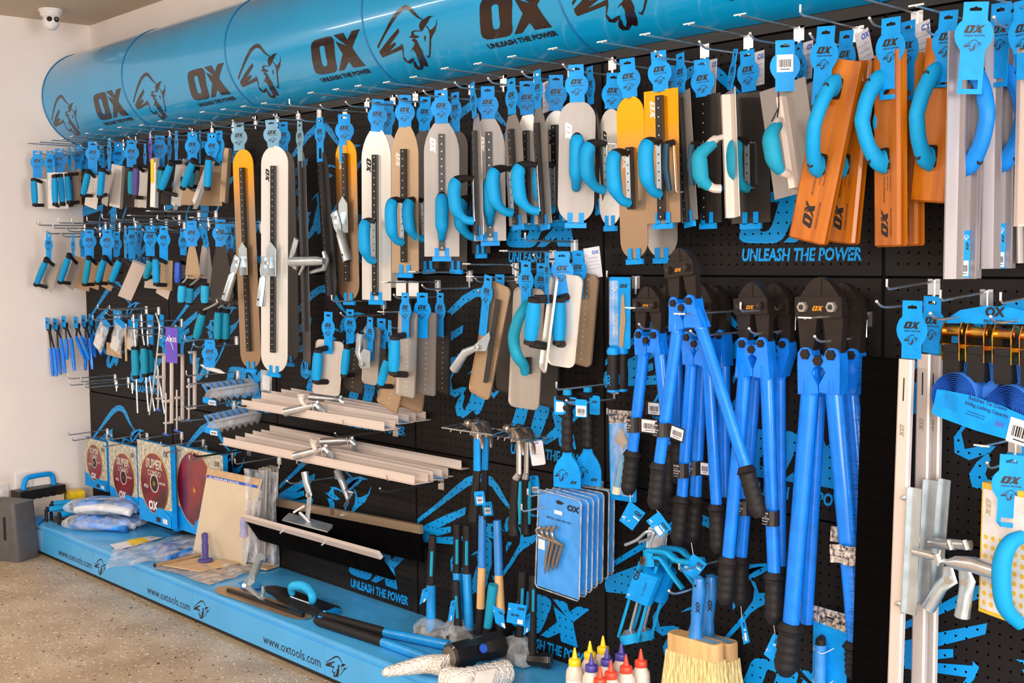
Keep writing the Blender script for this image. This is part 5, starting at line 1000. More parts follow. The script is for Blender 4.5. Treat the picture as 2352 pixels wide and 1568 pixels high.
card('hang_tag', 'small blue barcode tag right of the rear grey-necked hammer', 'tag', (1226, 1092), (1231, 1134), 20, .08, .035, 'tag_cyan', fn_bc)
# bolsters
hook((1278, 895), T='U', low=True, L=.235, drop=.045, lab='chrome double peg hook carrying two black-gripped bolsters')
def bolster(lab, x, y0, y1, bx, yb0, yb1, wpx, d):
    M, L = fr((bx, yb0), (bx, yb1), d, yaw=yaw_for(at(bx, yb0, d), .085, wpx)); t = Th('bolster_chisel', uniq(lab), 'chisel', M, 'blue bolster chisels'); W = .085; h = W/2
    m = MB(); m.prism([(-.012, .012), (.012, .012), (.016, -.004), (h*.7, -L*.22), (h*.92, -L*.4), (h, -L*.55), (h, -L), (-h, -L), (-h, -L*.55), (-h*.92, -L*.4), (-h*.7, -L*.22), (-.016, -.004)], -.002, .002, 'tag_cyan')
    m.flat(BULP, -.0026, 'ink', .045, -h*.9, -L*.82, kz=.055); m.flat(OXP, -.0026, 'ink', .022, h*.25, -L*.86); t.p('blade', m)
    m = MB(); n = 24; z1 = .155; m.lathe([(.0125, .008)]+[(.0165+.0018*math.sin(i*1.6), .012+(z1-.012)*i/n) for i in range(n+1)]+[(.032, z1+.002), (.034, z1+.008), (.028, z1+.014), (.001, z1+.015)], 'black_rubber', 18); g = t.p('grip', m)
    m = MB(); m.lathe([(.001, z1+.03), (.012, z1+.03), (.013, z1+.015)], 'grip_cyan', 14); t.p('strike_cap', m, g)
bolster('blue bolster chisel with pen mark on blade, front one of two', 1307, 970, 1042, 1303, 1044, 1120, 62, .15)
bolster('blue bolster chisel, rear one of two, partly hidden', 1345, 970, 1035, 1350, 1036, 1114, 62, .09)
for i, (a, b, w, d, f) in enumerate((((1286, 910), (1286, 952), 27, .17, 0), ((1335, 917), (1335, 958), 27, .17, 1), ((1366, 908), (1366, 952), 24, .1, 2), ((1312, 912), (1312, 925), 26, .165, 3))):
    def fn(m, W, L, f=f):
        if f == 0: m.flat([[(-W*.33, -L*.85), (W*.33, -L*.85), (W*.33, -L*.3), (-W*.33, -L*.3)]], -.001, 'white_card')
        elif f == 1: label_bits(m, -W*.42, W*.42, -L*.95, -L*.35, -.001)
        elif f == 2: m.flat(OXP, -.001, 'ink', W*.55, -W*.25, -L*.4)
        else: m.flat([[(-W*.4, -L*.7), (W*.4, -L*.7), (W*.4, -L*.3), (-W*.4, -L*.3)]], -.001, 'ink')
    card('hang_tag', ('blue tag with white square on the front bolster', 'blue tag with barcode beside the front bolster', 'blue tag with wordmark on the rear bolster', 'narrow blue neck joining the two front bolster tags')[i], 'tag', a, b, w, d, .036, fn=fn)
# blister packs with hold-down hooks
def blister(lab, TL, TR, BR, BL, d, first, dark=False):
    q = [at(x, y, d) for x, y in (TL, TR, BR, BL)]; M = Mx.Translation(q[0]); t = Th('blister_pack', uniq(lab), 'blister pack', M, 'blister packs of corner pins'); nrm = (q[1]-q[0]).cross(q[3]-q[0]).normalized(); nrm = nrm if nrm.y < 0 else -nrm
    def pt(u, v, e=0): a = q[0]+(q[1]-q[0])*u; b = q[3]+(q[2]-q[3])*u; return a+(b-a)*v+nrm*e
    m = t.w(); cb = 'black_rubber' if dark else 'blue_plastic2'; m.add([pt(.03, .015), pt(.97, .015), pt(.97, .985), pt(.03, .985), pt(.03, .015, -.001), pt(.97, .015, -.001), pt(.97, .985, -.001), pt(.03, .985, -.001)], [(0, 3, 2, 1), (4, 5, 6, 7), (0, 1, 5, 4), (1, 2, 6, 5), (2, 3, 7, 6), (3, 0, 4, 7)], cb); c = t.p('card', m)
    m = t.w(); m.tube([pt(u, v, .0015) for u, v in ((.02, .03), (.06, .002), (.95, .002), (1, .03), (1, .97), (.96, 1), (.05, 1), (0, .97), (.02, .03))], .0022, 'clear_hard', 6); t.p('clear_edge', m)
    if first:
        m = t.w(); vs, fs = glyphs('OX', .05, .1); m.add([pt(.68+p[0]*.17, .13-p[1]*.08, .0015) for p in vs], fs, 'ink'); m.add([pt(.03+p[0]*.22+0, .12-p[1]*.08, .0015) for p in [(a, b) for a, b in BUL[1]]], [tuple(range(len(BUL[1])))], 'white_card') if 0 else None
        m.add([pt(.4, .16, .0015), pt(.58, .16, .0015), pt(.58, .2, .0015), pt(.4, .2, .0015)], [(0, 3, 2, 1)], 'white_card'); m.add([pt(.42, .07, .0015), pt(.5, .055, .0015), pt(.62, .075, .0015), pt(.55, .095, .0015), pt(.46, .095, .0015)], [(0, 4, 3, 2, 1)], 'ink')
        vs, fs = glyphs('BRICK LINE PIN SET', .01, 0); m.add([pt(.22+p[0]*.065, .265-p[1]*.03, .0015) for p in vs], fs, 'ink')
        m.add([pt(.05, .5, .0015), pt(.2, .5, .0015), pt(.2, .6, .0015), pt(.05, .6, .0015)], [(0, 3, 2, 1)], 'white_card'); t.p('print', m, c)
        for k in range(4):
            m = t.w(); x = .12+.115*k; pts = [pt(x+.05, .37-.02*k+.0*k, .012), pt(x-.04, .40-.01*k, .014), pt(x+.02, .45, .014), pt(x+.2, .46+.005*k, .014), pt(x+.245-.02*k, .5, .012), pt(.3+.085*k, .64, .01), pt(.26+.085*k, .83-.03*k, .01)]; p = curve(pts, 4); m.tube(p, [.005]*(len(p)-3)+[.004, .003, .0008], 'steel_pol', 8); t.p('steel_pin', m)
    return t
blister('front blue blister pack holding four steel line pins', (1236, 1122), (1336, 1150), (1331, 1381), (1230, 1346), .21, True)
for k in range(6):
    x = 1250+16*k; blister(f'blue blister pack, {ordn(k)} behind the front one' if k != 4 else 'dark backed blister pack among the blue ones', (x, 1120-k*2), (1352+12*k, 1150-6*k if k < 5 else 1126), (1347+12.5*k, 1372-11*k), (x-6, 1335-3*k), .18-.026*k, False, k == 4)
hook((1212, 1140), T='U', L=.29, low=False, lab='chrome arm with upturned tip above the blue blister packs'); hook((1198, 1175), T='U', L=.3, low=False, lab='chrome arm threading the hanging holes of the blister packs')
# jab saws, trowel pack
def fn_saw(m, W, L):
    m.prism([(-W*.02, -L*.98), (W*.18, -L*.98), (W*.3, -L*.6), (W*.22, -L*.22), (W*.1, -L*.28)], -.0035, -.002, 'steel_warm'); m.flat(OXP, -.001, 'ink', W*.4, 0, -L*.15); m.flat(BULP, -.001, 'white_card', W*.35, -W*.42, -L*.2)
    m.grid(lambda u, v: (-W*.5+W*.45*u, -.004-.012*math.sin(PI*u), -L*.05-L*.9*v), 6, 3, 'clear_plastic'); m.text('KNIFE', W*.3, -W*.05, -L*.8, -.0022, 'tag_old', rot=PI/2)
card('saw_pack', 'blue carded jab saw pack with serrated blade, left of the bolt cutters', 'saw', (1424, 636), (1424, 800), 48, .12, .07, fn=fn_saw, grp='jab saws')
def jabgrip(lab, x, y0, y1, d, nm='jab_saw', gm='black_rubber'):
    M, L = fr((x, y0), (x-1, y1), d); t = Th(nm, uniq(lab), 'saw', M, 'jab saw handles'); m = MB(); m.lathe([(.012, -.018), (.0165, -.03), (.014, -L*.35), (.0165, -L*.6), (.0155, -L*.9), (.014, -L+.008)], gm, 14); m.text('OX', .018, -.006, -L*.6, -.0172, 'tag_cyan', rot=-PI/2, bold=.04); t.p('grip', m)
    m = MB(); m.lathe([(.001, .0), (.014, -.001), (.0175, -.01), (.016, -.02)], 'tag_cyan', 14); t.p('collar', m); m = MB(); m.lathe([(.0145, -L+.009), (.0155, -L+.003), (.001, -L-.001)], 'tag_cyan', 14); t.p('end_cap', m)
jabgrip('black and blue jab saw handle hanging below the saw card, left one', 1408, 797, 902, .14); jabgrip('black and blue jab saw handle hanging below the saw card, right one', 1430, 795, 900, .11)
def fn_tp(m, W, L):
    m.flat([[(-W*.5, -L*.16), (W*.5, -L*.12), (W*.5, 0), (-W*.5, 0)]], -.001, 'camo_print'); m.prism([(0, -L*.18), (W*.25, -L*.34), (W*.05, -L*.42), (-W*.25, -L*.34)], -.006, -.003, 'steel_warm')
    m.tube([(0, -.006, -L*.4), (W*.1, -.012, -L*.5), (W*.05, -.012, -L*.62), (-W*.15, -.008, -L*.85)], [.004, .006, .012, .01], 'tag_old', 10); m.tube([(-W*.15, -.008, -L*.84), (-W*.2, -.008, -L*.92)], .013, 'sponge_cream', 10)
    m.grid(lambda u, v: (-W*.42+W*.84*u, -.004-.012*math.sin(PI*u)*math.sin(PI*v), -L*.14-L*.8*v), 8, 8, 'clear_plastic')
card('trowel_pack', 'tall blue carded pack with small pointed trowel behind black cutter grip', 'tool pack', (1428, 942), (1432, 1150), 60, .06, .095, fn=fn_tp)
hook((1394, 640), T='U', L=.12, low=False, lab='short chrome hook through the jab saw card'); hook((1395, 955), T='U', L=.12, low=False, lab='short chrome hook through the small pointed trowel pack')
# bolt cutters --------------------------------------------------------------
CG = 'blue bolt cutters'
def cutter(lab, ap, jb, jy, Ls, Rs, hw, d, gold=True, tagl=None, tagr=None, zsh=0, sk=True):
    a, b = at(*ap, d), at(*jb, d); M, H = frw(a, b, 0); k = view(a)[1]; w = hw/k/2/math.cos(math.radians(min(60, view(a)[0]))); t = Th('bolt_cutter', uniq(lab), 'bolt cutters', M, CG); ph = H*.5
    m = MB(); hp_ = [(w*.2, -ph*.03), (w*.4, -ph*.12), (w*.62, -ph*.28), (w*.82, -ph*.48), (w*.95, -ph*.7), (w, -ph)]; P = [(-x, y) for x, y in reversed(hp_)]+[(0, 0)]+hp_; m.prism(P, -.012, .012, 'black_steel')
    for s in (-1, 1):
        for q in range(3): m.box(min(s*w*.12, s*w*.62), max(s*w*.12, s*w*.62), -.0135, -.012, -ph*(.34+.12*q), -ph*(.3+.12*q), 'black_steel')
        m.prism([(s*w*.12, -ph), (s*w*.98, -ph), (s*w*.85, -H*1.02), (s*w*.35, -H*1.02)], -.01, .01, 'black_steel')
    m.prism(rrect(-w*.1, w*.1, -ph*.55, -.003, .001), -.0145, -.012, 'black_steel'); hd = t.p('jaws', m)
    m = MB(); m.prism(rrect(-w, w, -ph*1.03, -ph*.5, .004), -.018, -.013, 'black_steel'); m.flat(OXP, -.0186, 'orange_ink', w*.5, -w*.25, -ph*.86); t.p('side_plate', m, hd)
    for s in (-1, 1): m = MB(); m.lathe([(.0001, .01), (w*.2, .0095), (w*.21, .0)], 'steel' if 'largest bolt cutter with' in lab else 'black_steel', 6, (s*w*.62, -.018, -ph*.76), 'y'); m.lathe([(.0001, .012), (w*.1, .0115), (w*.1, .009)], 'steel_dark', 8, (s*w*.62, -.018, -ph*.76), 'y'); t.p('bolt', m, hd)
    # joint castings and handles
    for s, S in ((-1, Ls), (1, Rs)):
        top = M @ V((s*w*.55, -.0, -H+.002)); A = at(S[0][0], S[0][1], d+.004); m = t.w(); r = w*.34; ctr = M @ V((0, 0, -H-.012))
        m.tube([top+V((0, 0, .012)), top+V((0, 0, -.012)), (top+A)/2+V((0, 0, 0)), A, A+(A-top).normalized()*.006], [r*.55, r*.95, r*1.05, r*1.1, r*1.0], 'cutter_blue', 10, ry=[.012, .016, .0175, .017, .016]); m.tube([top+V((0, 0, -.012)), ctr+V((0, -.004, 0))], [r*.8, r*.5], 'cutter_blue', 8, ry=[.014, .012])
        q = t.inv @ A; tl = t.inv @ top
        if abs(q.x) < 1.25*w:
            o_ = s*w; P_ = [(tl.x+.22*o_, tl.z+.012), (tl.x+.34*o_, tl.z+.002), (tl.x+.36*o_, tl.z-.02), (q.x+.36*o_, q.z), (.03*o_, q.z+.004), (.03*o_, q.z+.022), (.16*o_, q.z+.034), (.3*o_, q.z+.05), (.3*o_, (q.z+tl.z)/2+.006), (.2*o_, tl.z-.03), (.05*o_, tl.z-.026), (.05*o_, tl.z-.002), (tl.x-.3*o_, tl.z-.004), (tl.x-.24*o_, tl.z+.008), (tl.x-.1*o_, tl.z+.015), (tl.x+.08*o_, tl.z+.016)]
            m.M = t.inv @ M; m.prism(P_, -.019, .015, 'cutter_blue'); m.box(min(q.x-.38*o_, q.x+.38*o_), max(q.x-.38*o_, q.x+.38*o_), -.0193, -.0185, q.z+.001, q.z+.0022, 'blue_deep')
        cst = t.p('joint_casting', m)
        for c in (top, ctr) if s < 0 else (top,): m = t.w(); m.lathe([(.0001, .025), (w*.2, .0245), (w*.22, .018)], 'black_steel', 6, (c.x, c.y, c.z), 'y'); t.p('pivot_bolt', m, cst)
        B = at(S[1][0], S[1][1], d+.004+zsh); m = t.w(); rr = w*.36 if w > .045 else w*.42; m.tube([A, B], [rr, rr*.95], 'cutter_blue', 16, ry=[rr*.8, rr*.76]); hn = t.p('handle_tube', m)
        if len(S) > 2:
            C_ = at(S[2][0], S[2][1], d+.006+zsh); m = t.w(); n = 16; ax = (C_-B); m.tube([B-ax.normalized()*.012, B+ax*.02, B+ax*.05]+[B+ax*(.08+.86*i/n) for i in range(n)]+[C_], [rr*1.05, rr*1.5, rr*1.15]+[rr*(1.22+.07*math.cos(i*1.9)) for i in range(n)]+[rr*.7], 'black_rubber', 12); t.p('grip', m, hn)
    return t
def band(lab, x0, y0, x1, y1, d, rw, flagx=None, h=34, cardm='ink'):    # printed black label wrapped on a handle
    A = at((x0+x1)/2, y0, d+.006); B = at((x0+x1)/2+(x1-x0)*0, y1, d+.006); M = Mx.Translation(A); t = Th('handle_label', uniq(lab), 'label', M, 'labels on the bolt cutter handles'); m = t.w(); m.tube([A, B], rw, cardm, 10, caps=False)
    L = A.z-B.z
    for k, (tx, sz) in enumerate((('PRO SERIES', .16), ('heavy alloy jaw', .1), ('BOLTCUTTER', .15), ('760mm (30")', .14), ('www.oxtools.com', .09))):
        m.M = t.inv @ T_(A.x, A.y, A.z); m.text(tx, L*sz, -rw*.85, -L*(.22+.17*k), -rw-.0006, 'white_card', bold=.01, xs=.6)
    m.M = t.inv; t.p('wrap', m)
    if flagx:
        c = at(x1, (y0+y1)/2, d+.006); e = at(flagx[0], flagx[1], d+.006); M2, W = frw(A, A+V((0, 0, -1)), 0); w = e.x-c.x; m = MB(); m.M = t.inv @ T_(c.x, c.y, c.z) @ RY(flagx[2] if len(flagx) > 2 else 0); m.prism([(0, -L/2), (w, -L/2), (w, L/2), (0, L/2)], -.0005, .0005, 'ink'); label_bits(m, w*.25, w*.95, -L*.4, L*.42, -.001); t.p('barcode_flag', m)
cutter('rear dark-headed bolt cutter between the smallest and the spread front pair', (1537, 655), (1530, 762), 0, ((1544, 820), (1539, 1030), (1535, 1140)), ((1556, 820), (1558, 1010), (1556, 1110)), 50, .04)
cutter('smallest bolt cutter, first from the jab saws, legs straight down', (1493, 657), (1495, 770), 0, ((1478, 815), (1452, 1044), (1442, 1135)), ((1515, 812), (1533, 990)), 62, .12)
cutter('bolt cutter third row deep, head hidden behind the spread front pair', (1640, 655), (1645, 772), 0, ((1612, 840), (1597, 1148), (1590, 1246)), ((1662, 840), (1664, 1150), (1662, 1250)), 62, .04)
cutter('bolt cutter just behind the spread front pair, long black grips low', (1612, 650), (1606, 778), 0, ((1588, 838), (1566, 1148), (1556, 1250)), ((1627, 842), (1646, 1168), (1650, 1270)), 66, .1)
cutter('spread-legged bolt cutter hung highest and frontmost, right leg swung out', (1564, 569), (1576, 695), 0, ((1556, 760), (1513, 1072), (1503, 1168)), ((1610, 752), (1715, 1082), (1745, 1188)), 66, .2)
cutter('rear bolt cutter behind the medium one, dark in shadow', (1782, 650), (1788, 792), 0, ((1735, 865), (1702, 1288), (1700, 1392)), ((1790, 865), (1792, 1308), (1788, 1400)), 72, .05)
cutter('medium-large bolt cutter with orange wordmark, second from the pegboard seam', (1731, 648), (1737, 790), 0, ((1710, 866), (1672, 1288), (1664, 1386)), ((1762, 868), (1778, 1324), (1777, 1432)), 76, .13)
cutter('rear largest bolt cutter hidden behind the frontmost largest one', (1940, 650), (1940, 815), 0, ((1880, 905), (1850, 1430)), ((1955, 905), (1985, 1240)), 90, .06)
cutter('largest bolt cutter with big orange wordmark and bright hex bolts', (1888, 636), (1890, 815), 0, ((1860, 905), (1816, 1440), (1803, 1550)), ((1917, 905), (1968, 1484), (1970, 1560)), 104, .14)
band('black printed label on the smallest bolt cutter leg with barcode flag', 1445, 958, 1462, 992, .13, .0165, (1512, 979)); band('upper black barcode label crossing behind the smallest cutter', 1462, 920, 1480, 952, .06, .015, (1518, 938)) if 1 else 0
band('black printed label on the spread cutter left leg, flag bent down', 1510, 970, 1532, 1002, .21, .0185, (1572, 990, 12)); band('black printed label low on the cutter behind the spread pair', 1557, 1063, 1577, 1096, .11, .017)
band('black printed label with flag low on the third-deep cutter', 1585, 1058, 1603, 1090, .05, .016, (1630, 1076)); band('black printed label low on medium-large cutter left leg', 1700, 1148, 1720, 1182, .08, .0165); band('brownish label on medium-large cutter right leg', 1762, 1171, 1784, 1206, .14, .018)
band('crinkled black and cream wrap on the largest cutter right leg', 1936, 1250, 1976, 1294, .15, .024, None, cardm='camo_print'); card('handle_label', 'cream scrunched flag beside the largest cutter right leg', 'label', (1928, 1250), (1930, 1292), 36, .16, .045, 'camo_print', r=.001, ydeg=20); card('handle_label', 'cream scrunched flag higher behind the largest cutter', 'label', (1928, 1210), (1926, 1245), 30, .09, .04, 'camo_print', r=.001, ydeg=20)
for i, (x, y, T, L) in enumerate(((1434, 708, 'T', .22), (1547, 722, 'T', .27), (1687, 715, 'U', .22), (1835, 731, 'T', .25))):
    hook((x+14, y), T=T, L=L, lowL=L*.85, drop=.055, lab=f'chrome double peg hook pushed through bolt cutter handles, {ordn(i)} from jab saws')
def tagq(lab, pts, d, bull=True, string=None, m0='tag_cyan', wh=False):
    q = [at(x, y, d) for x, y in pts]; M = Mx.Translation(q[0]); t = Th('hang_tag', uniq(lab), 'tag', M, 'square blue tags on cutter grips'); pt = lambda u, v, e=.0012: q[0]+(q[1]-q[0])*u+(q[3]-q[0])*v+V((0, -e, 0)); m = t.w(); o = V((0, .0012, 0)); m.add(q+[p+o for p in q], [(0, 3, 2, 1), (4, 5, 6, 7), (0, 1, 5, 4), (1, 2, 6, 5), (2, 3, 7, 6), (3, 0, 4, 7)], m0); c = t.p('card', m)
    m = t.w(); vs, fs = glyphs('OX', .05, .1); m.add([pt(.5+p[0]*.27, .3-p[1]*.22) for p in vs], fs, 'ink'); m.add([pt(.55, .4), pt(.92, .4), pt(.92, .46), pt(.55, .46)], [(0, 3, 2, 1)], 'white_card')
    for b in (1, 6): m.add([pt(.04+a*.5, .9-bb*.55) for a, bb in BUL[b]], [tuple(range(len(BUL[b])))], 'white_card')
    if wh: m.add([pt(.5, .55), pt(.95, .55), pt(.95, .85), pt(.5, .85)], [(0, 3, 2, 1)], 'white_card')
    t.p('print', m, c)
    if string: m = t.w(); m.tube([at(*string[0], d), at(*string[1], d)], .0008, 'white_card', 5); t.p('string', m)
tagq('square blue tag hanging askew under the smallest cutter grip', [(1446, 1150), (1482, 1178), (1452, 1218), (1422, 1195)], .14, string=((1447, 1135), (1448, 1152)))
tagq('square blue tag with barcode under the spread cutter left grip', [(1513, 1174), (1542, 1214), (1515, 1234), (1484, 1196)], .2, string=((1505, 1168), (1512, 1176)), wh=True)
tagq('square blue tag leaning over the caulking gun triggers', [(1592, 1271), (1624, 1295), (1596, 1332), (1565, 1308)], .13, string=((1588, 1246), (1592, 1272)))
tagq('slim blue tag turned sideways below the rear cutter grips', [(1699, 1420), (1710, 1420), (1722, 1474), (1708, 1480)], .08, string=((1702, 1392), (1704, 1420)), wh=True)
tagq('blue tag hanging beside the largest cutter left grip', [(1776, 1455), (1794, 1462), (1776, 1520), (1754, 1502)], .14, string=((1777, 1432), (1780, 1456)))
# caulking guns
def caulk(lab, dx, dy, d, front):
    A = at(1480+dx, 1270+dy, d); t = Th('caulking_gun', uniq(lab), 'caulking gun', Mx.Translation(A), 'blue caulking guns'); E = lambda x, y, e=0: at(x+dx, y+dy, d+e)
    for nm, P in (('frame_rail', ((1470, 1290), (1420, 1462))), ('frame_rail', ((1508, 1300), (1462, 1475)))):
        m = t.w(); m.tube([E(*P[0]), E(*P[1])], .005, 'grip_cyan', 6, ry=.003); t.p(nm, m)
    m = t.w(); a, b = E(1445, 1455), E(1450, 1476); ax = (b-a).normalized(); m.tube([a, b], .0285, 'grip_cyan', 24, caps=False); m.tube([a+ax*.003, b-ax*.002], .026, 'grip_cyan', 24); m.tube([a, a+ax*.0032], .024, 'chrome', 20); r = t.p('end_ring', m)
    m = t.w(); m.tube([a-ax*.012, a], [.01, .023], 'chrome', 20); t.p('plunger_plate', m, r)
    m = t.w(); m.tube([E(1495, 1238), E(1488, 1290), E(1446, 1452)], .004, 'zinc', 8); m.tube(curve([E(1497, 1240), E(1500, 1222), E(1484, 1222), E(1462, 1240), E(1436, 1251)], 5), .0045, 'zinc', 8); t.p('push_rod', m)
    m = t.w(); m.tube([E(1488, 1262), E(1492, 1300)], [.016, .018], 'grip_cyan', 10, ry=[.01, .012]); m.tube(curve([E(1488, 1264), E(1530, 1268), E(1552, 1286), E(1585, 1292)], 4), [.012]*7+[.0085]*6, 'grip_cyan', 8, ry=[.008]*13); h = t.p('rear_handle', m)
    m = t.w(); m.tube(curve([E(1504, 1280), E(1518, 1284), E(1540, 1316), E(1568, 1352)], 4), [.009, .011, .011]+[.0085]*10, 'grip_cyan', 8, ry=[.006]*13); t.p('trigger', m)
    m = t.w(); [m.tube([E(1486-k*.5, 1278+3*k) + V((.008*math.cos(q), -.014+.008*math.sin(q), 0)) for q in [0, 1.26, 2.5, 3.77, 5, 6.28]], .0012, 'gold_zinc', 5) for k in range(6)]; t.p('spring', m, h)
    m = t.w(); P = [E(1459, 1310, .03), E(1511, 1326, .03), E(1486, 1392, .03), E(1436, 1372, .03)]; n = 4; pt = lambda u, v: P[0]+(P[1]-P[0])*u+(P[3]-P[0])*v+V((0, -.001, 0)); m.tube([(P[0]+P[1])/2+V((0, .03, 0)), (P[2]+P[3])/2+V((0, .03, 0))], .027, 'tag_cyan', 20); m.add(P, [(0, 3, 2, 1)], 'tag_cyan'); vs, fs = glyphs('OX', .05, 0); m.add([pt(.04+p[1]*.3, .3-p[0]*.22) for p in vs], fs, 'ink'); m.add([pt(.02+a*.35, .95-bb*.3) for a, bb in BUL[1]], [tuple(range(len(BUL[1])))], 'white_card'); vs, fs = glyphs('9" / 230mm', .0, 0); m.add([pt(.6+p[1]*.13, .75-p[0]*.1) for p in vs], fs, 'ink'); t.p('sleeve_card', m)
caulk('blue caulking gun frame, rear of the pair under the square tags', 32, -6, .06, False); caulk('blue caulking gun with cardboard sleeve, front of the pair', 0, 0, .13, True)
card('price_card', 'white price card hanging behind the caulking gun hooks', 'price card', (1512, 1212), (1506, 1262), 46, .03, .055, 'white_card', fn_white, 'white price cards')
# masonry brushes
def brush(lab, x0, y0, x1, y1, hx, ht, hb, d, bot, lw, lh):
    A, B = at(x0, y0, d), at(x1, y1, d); W = B.x-A.x; c = (A+B)/2; M = T_(c.x, c.y, c.z); t = Th('masonry_brush', uniq(lab), 'brush', M, 'masonry brushes'); H = .042; m = MB(); D = .05
    m.M = RX(-90); m.prism(rrect(-W/2, W/2, -D/2, D/2, .02, 6), 0, H, 'wood_blonde') if 0 else None
    m = MB(); P = rrect(-W/2, W/2, -D/2, D/2, .018, 6); n = len(P)
    m.add([(x, y, 0) for x, y in P]+[(x*.97, y*.92, .004) for x, y in P]+[(x, y, -H) for x, y in P], [(i, (i+1) % n, (i+1) % n+n, i+n) for i in range(n)]+[(i+2*n, (i+1) % n+2*n, (i+1) % n, i) for i in range(n)]+[tuple(n+i for i in range(n)), tuple(reversed([2*n+i for i in range(n)]))], 'wood_blonde'); t.p('block', m)
    m = MB(); m.flat([[(W*.1, 0), (W*.42, 0), (W*.42, .001), (W*.1, .001)]], 0, 'tag_old') if 0 else m.add([(W*.08, -D*.3, .0046), (W*.45, -D*.3, .0046), (W*.45, D*.2, .0046), (W*.08, D*.2, .0046)], [(0, 1, 2, 3)], 'tag_old'); t.p('block_label', m)
    m = MB(); r = random.Random(2); L = c.z-at(x0, bot, d).z-H; nb = 60
    for i in range(13):
        for j in range(4):
            cx = -W*.46+W*.92*i/12; cy = -D*.38+D*.76*j/3
            m.tube([(cx, cy, -H+.001), (cx*1.04, cy*1.1, -H-L*.4), (cx*1.1+r.uniform(-.003, .003), cy*1.5, -H-L)], [.0065, .0085, .011], 'bristle_tan', 7)
            for k in range(26): a = r.uniform(0, 6.28); q = r.uniform(0, .01); z = -H-L*r.uniform(.94, 1.06); px, py = cx*1.1+q*math.cos(a), cy*1.5+q*math.sin(a); bx, by = cx+.006*math.cos(a), cy+.006*math.sin(a); m.add([(bx-.0006, by-.0006, -H), (bx+.0008, by, -H), (px+r.uniform(-.004, .004), py, z)], [(0, 1, 2)], 'bristle_tan')
    t.p('bristles', m)
    m = MB(); Z = at(hx, ht, d).z-c.z; xx = at(hx, ht, d).x-c.x; zb = .002; m.tube([(xx-.012, 0, zb), (xx-.01, 0, zb+Z*.25), (xx-.005, 0, zb+Z*.55), (xx, 0, zb+Z*.75), (xx, 0, zb+Z*.95), (xx, 0, Z)], [.019, .0145, .016, .0185, .0135, .005], 'blue_brush', 14); h = t.p('handle', m); m = MB(); m.lathe([(.0001, .014), (.0035, .0145), (.0035, .012)], 'ink', 10, (xx, -.002, Z*.86), 'y'); m.text('OX', .018, xx+.004, Z*.62, -.0185, 'ink', rot=-PI/2, bold=.04); t.p('hang_hole', m, h)
mat('blue_brush', (40, 125, 200), .35, coat=.3)
brush('masonry brush with blonde block, rear one of the pair', 1580, 1452, 1688, 1478, 1634, 1318, 1452, .07, 1575, 0, 0)
brush('masonry brush with blonde block and label, front one of the pair', 1541, 1448, 1655, 1484, 1606, 1322, 1460, .15, 1582, 0, 0)
hook((1560, 1312), T='U', L=.2, lowL=.24, drop=.055, lab='chrome double peg hook holding the two masonry brushes')
# carded plaster scoop
def fn_sc(m, W, L):
    m.flat([[(-W*.5, -L*.12), (W*.5, -L*.14), (W*.5, 0), (-W*.5, 0)]], -.001, 'camo_print'); m.flat(OXP, -.0014, 'ink', W*.22, W*.24, -L*.09); m.prism([(-W*.12, -L*.07), (W*.12, -L*.07), (W*.12, -L*.055), (-W*.12, -L*.055)], -.0012, -.0005, 'ink')
    m.tube([(-W*.12, -.012, -L*.2), (-W*.12, -.02, -L*.23), (-W*.12, -.02, -L*.26)], [.006, .0125, .013], 'black_rubber', 12); m.tube([(-W*.12, -.02, -L*.26), (-W*.12, -.02, -L*.6), (-W*.1, -.02, -L*.95)], [.014, .0135, .016], 'blue_plastic2', 14)
    for z in (.3, .55): m.tube(curve([(-W*.34, -.002, -L*(z-.01)), (-W*.3, -.024, -L*z), (0, -.034, -L*(z+.01)), (W*.1, -.02, -L*(z-.005)), (W*.13, -.002, -L*(z-.02))], 4), .0012, 'white_card', 6)
    m.text('OX PLASTER SCOOP', W*.075, W*.42, -L*.2, -.001, 'blue_deep', rot=-PI/2)
card('scoop_pack', 'blue carded plaster scoop with tied blue handle beside black broom', 'tool pack', (1908, 1400), (1902, 1700), 76, .06, .1, fn=fn_sc)
hook((1880, 1432), T='U', L=.1, low=False, lab='short chrome hook through the plaster scoop card')
# vertical brooms
def vbroom(lab, A, B, d, wpx, tag, bri=True, W=.032, brk=None, br=.12):
    M, L = fr(A, B, d, yaw=0); t = Th('finishing_broom', uniq(lab), 'broom', M, 'concrete finishing brooms'); w = W/2; m = MB(); P = [(-w, 0), (-w, -.011), (-w+.004, -.014), (w-.004, -.014), (w, -.011), (w, 0)]; n = 6
    m.add([(x, y, 0) for x, y in P]+[(x, y, -L) for x, y in P], [(i, (i+1) % n, (i+1) % n+n, i+n) for i in range(n)]+[tuple(range(n)), tuple(reversed(range(n, 12)))], 'alu'); m.flat([[(-.0015, -.09), (.0015, -.09), (.0015, -.04), (-.0015, -.04)]], -.0144, 'ink'); m.flat(OXP, -.0144, 'tag_old', .028, -.006, -.135, rot=-PI/2) if 0 else m.flat(OXP, -.0144, 'mark_grey', .03, -w*.4, -.14, rot=-PI/2); t.p('back', m)
    if bri:
        m = MB(); r = random.Random(9); m.box(-w-br*.8, -w+.002, -.011, -.001, -L+.003, -.003, 'bristle_black')
        for i in range(700):
            z = -L*r.random(); v = r.uniform(-.012, 0); q = (-w-br*r.uniform(.9, 1.06), v+r.uniform(-.008, .008), z+r.uniform(-.006, .006)); m.add([(-w, v, z+.001), (-w, v, z-.001), q], [(0, 1, 2)], 'bristle_black')
        t.p('bristles', m)
    if tag: add_tag(t, *tag, W=.07)
    return t, M, L
vbroom('rear vertical finishing broom back, rightmost and darkest of three', (2152, 815), (2136, 1640), .05, 20, None, False)
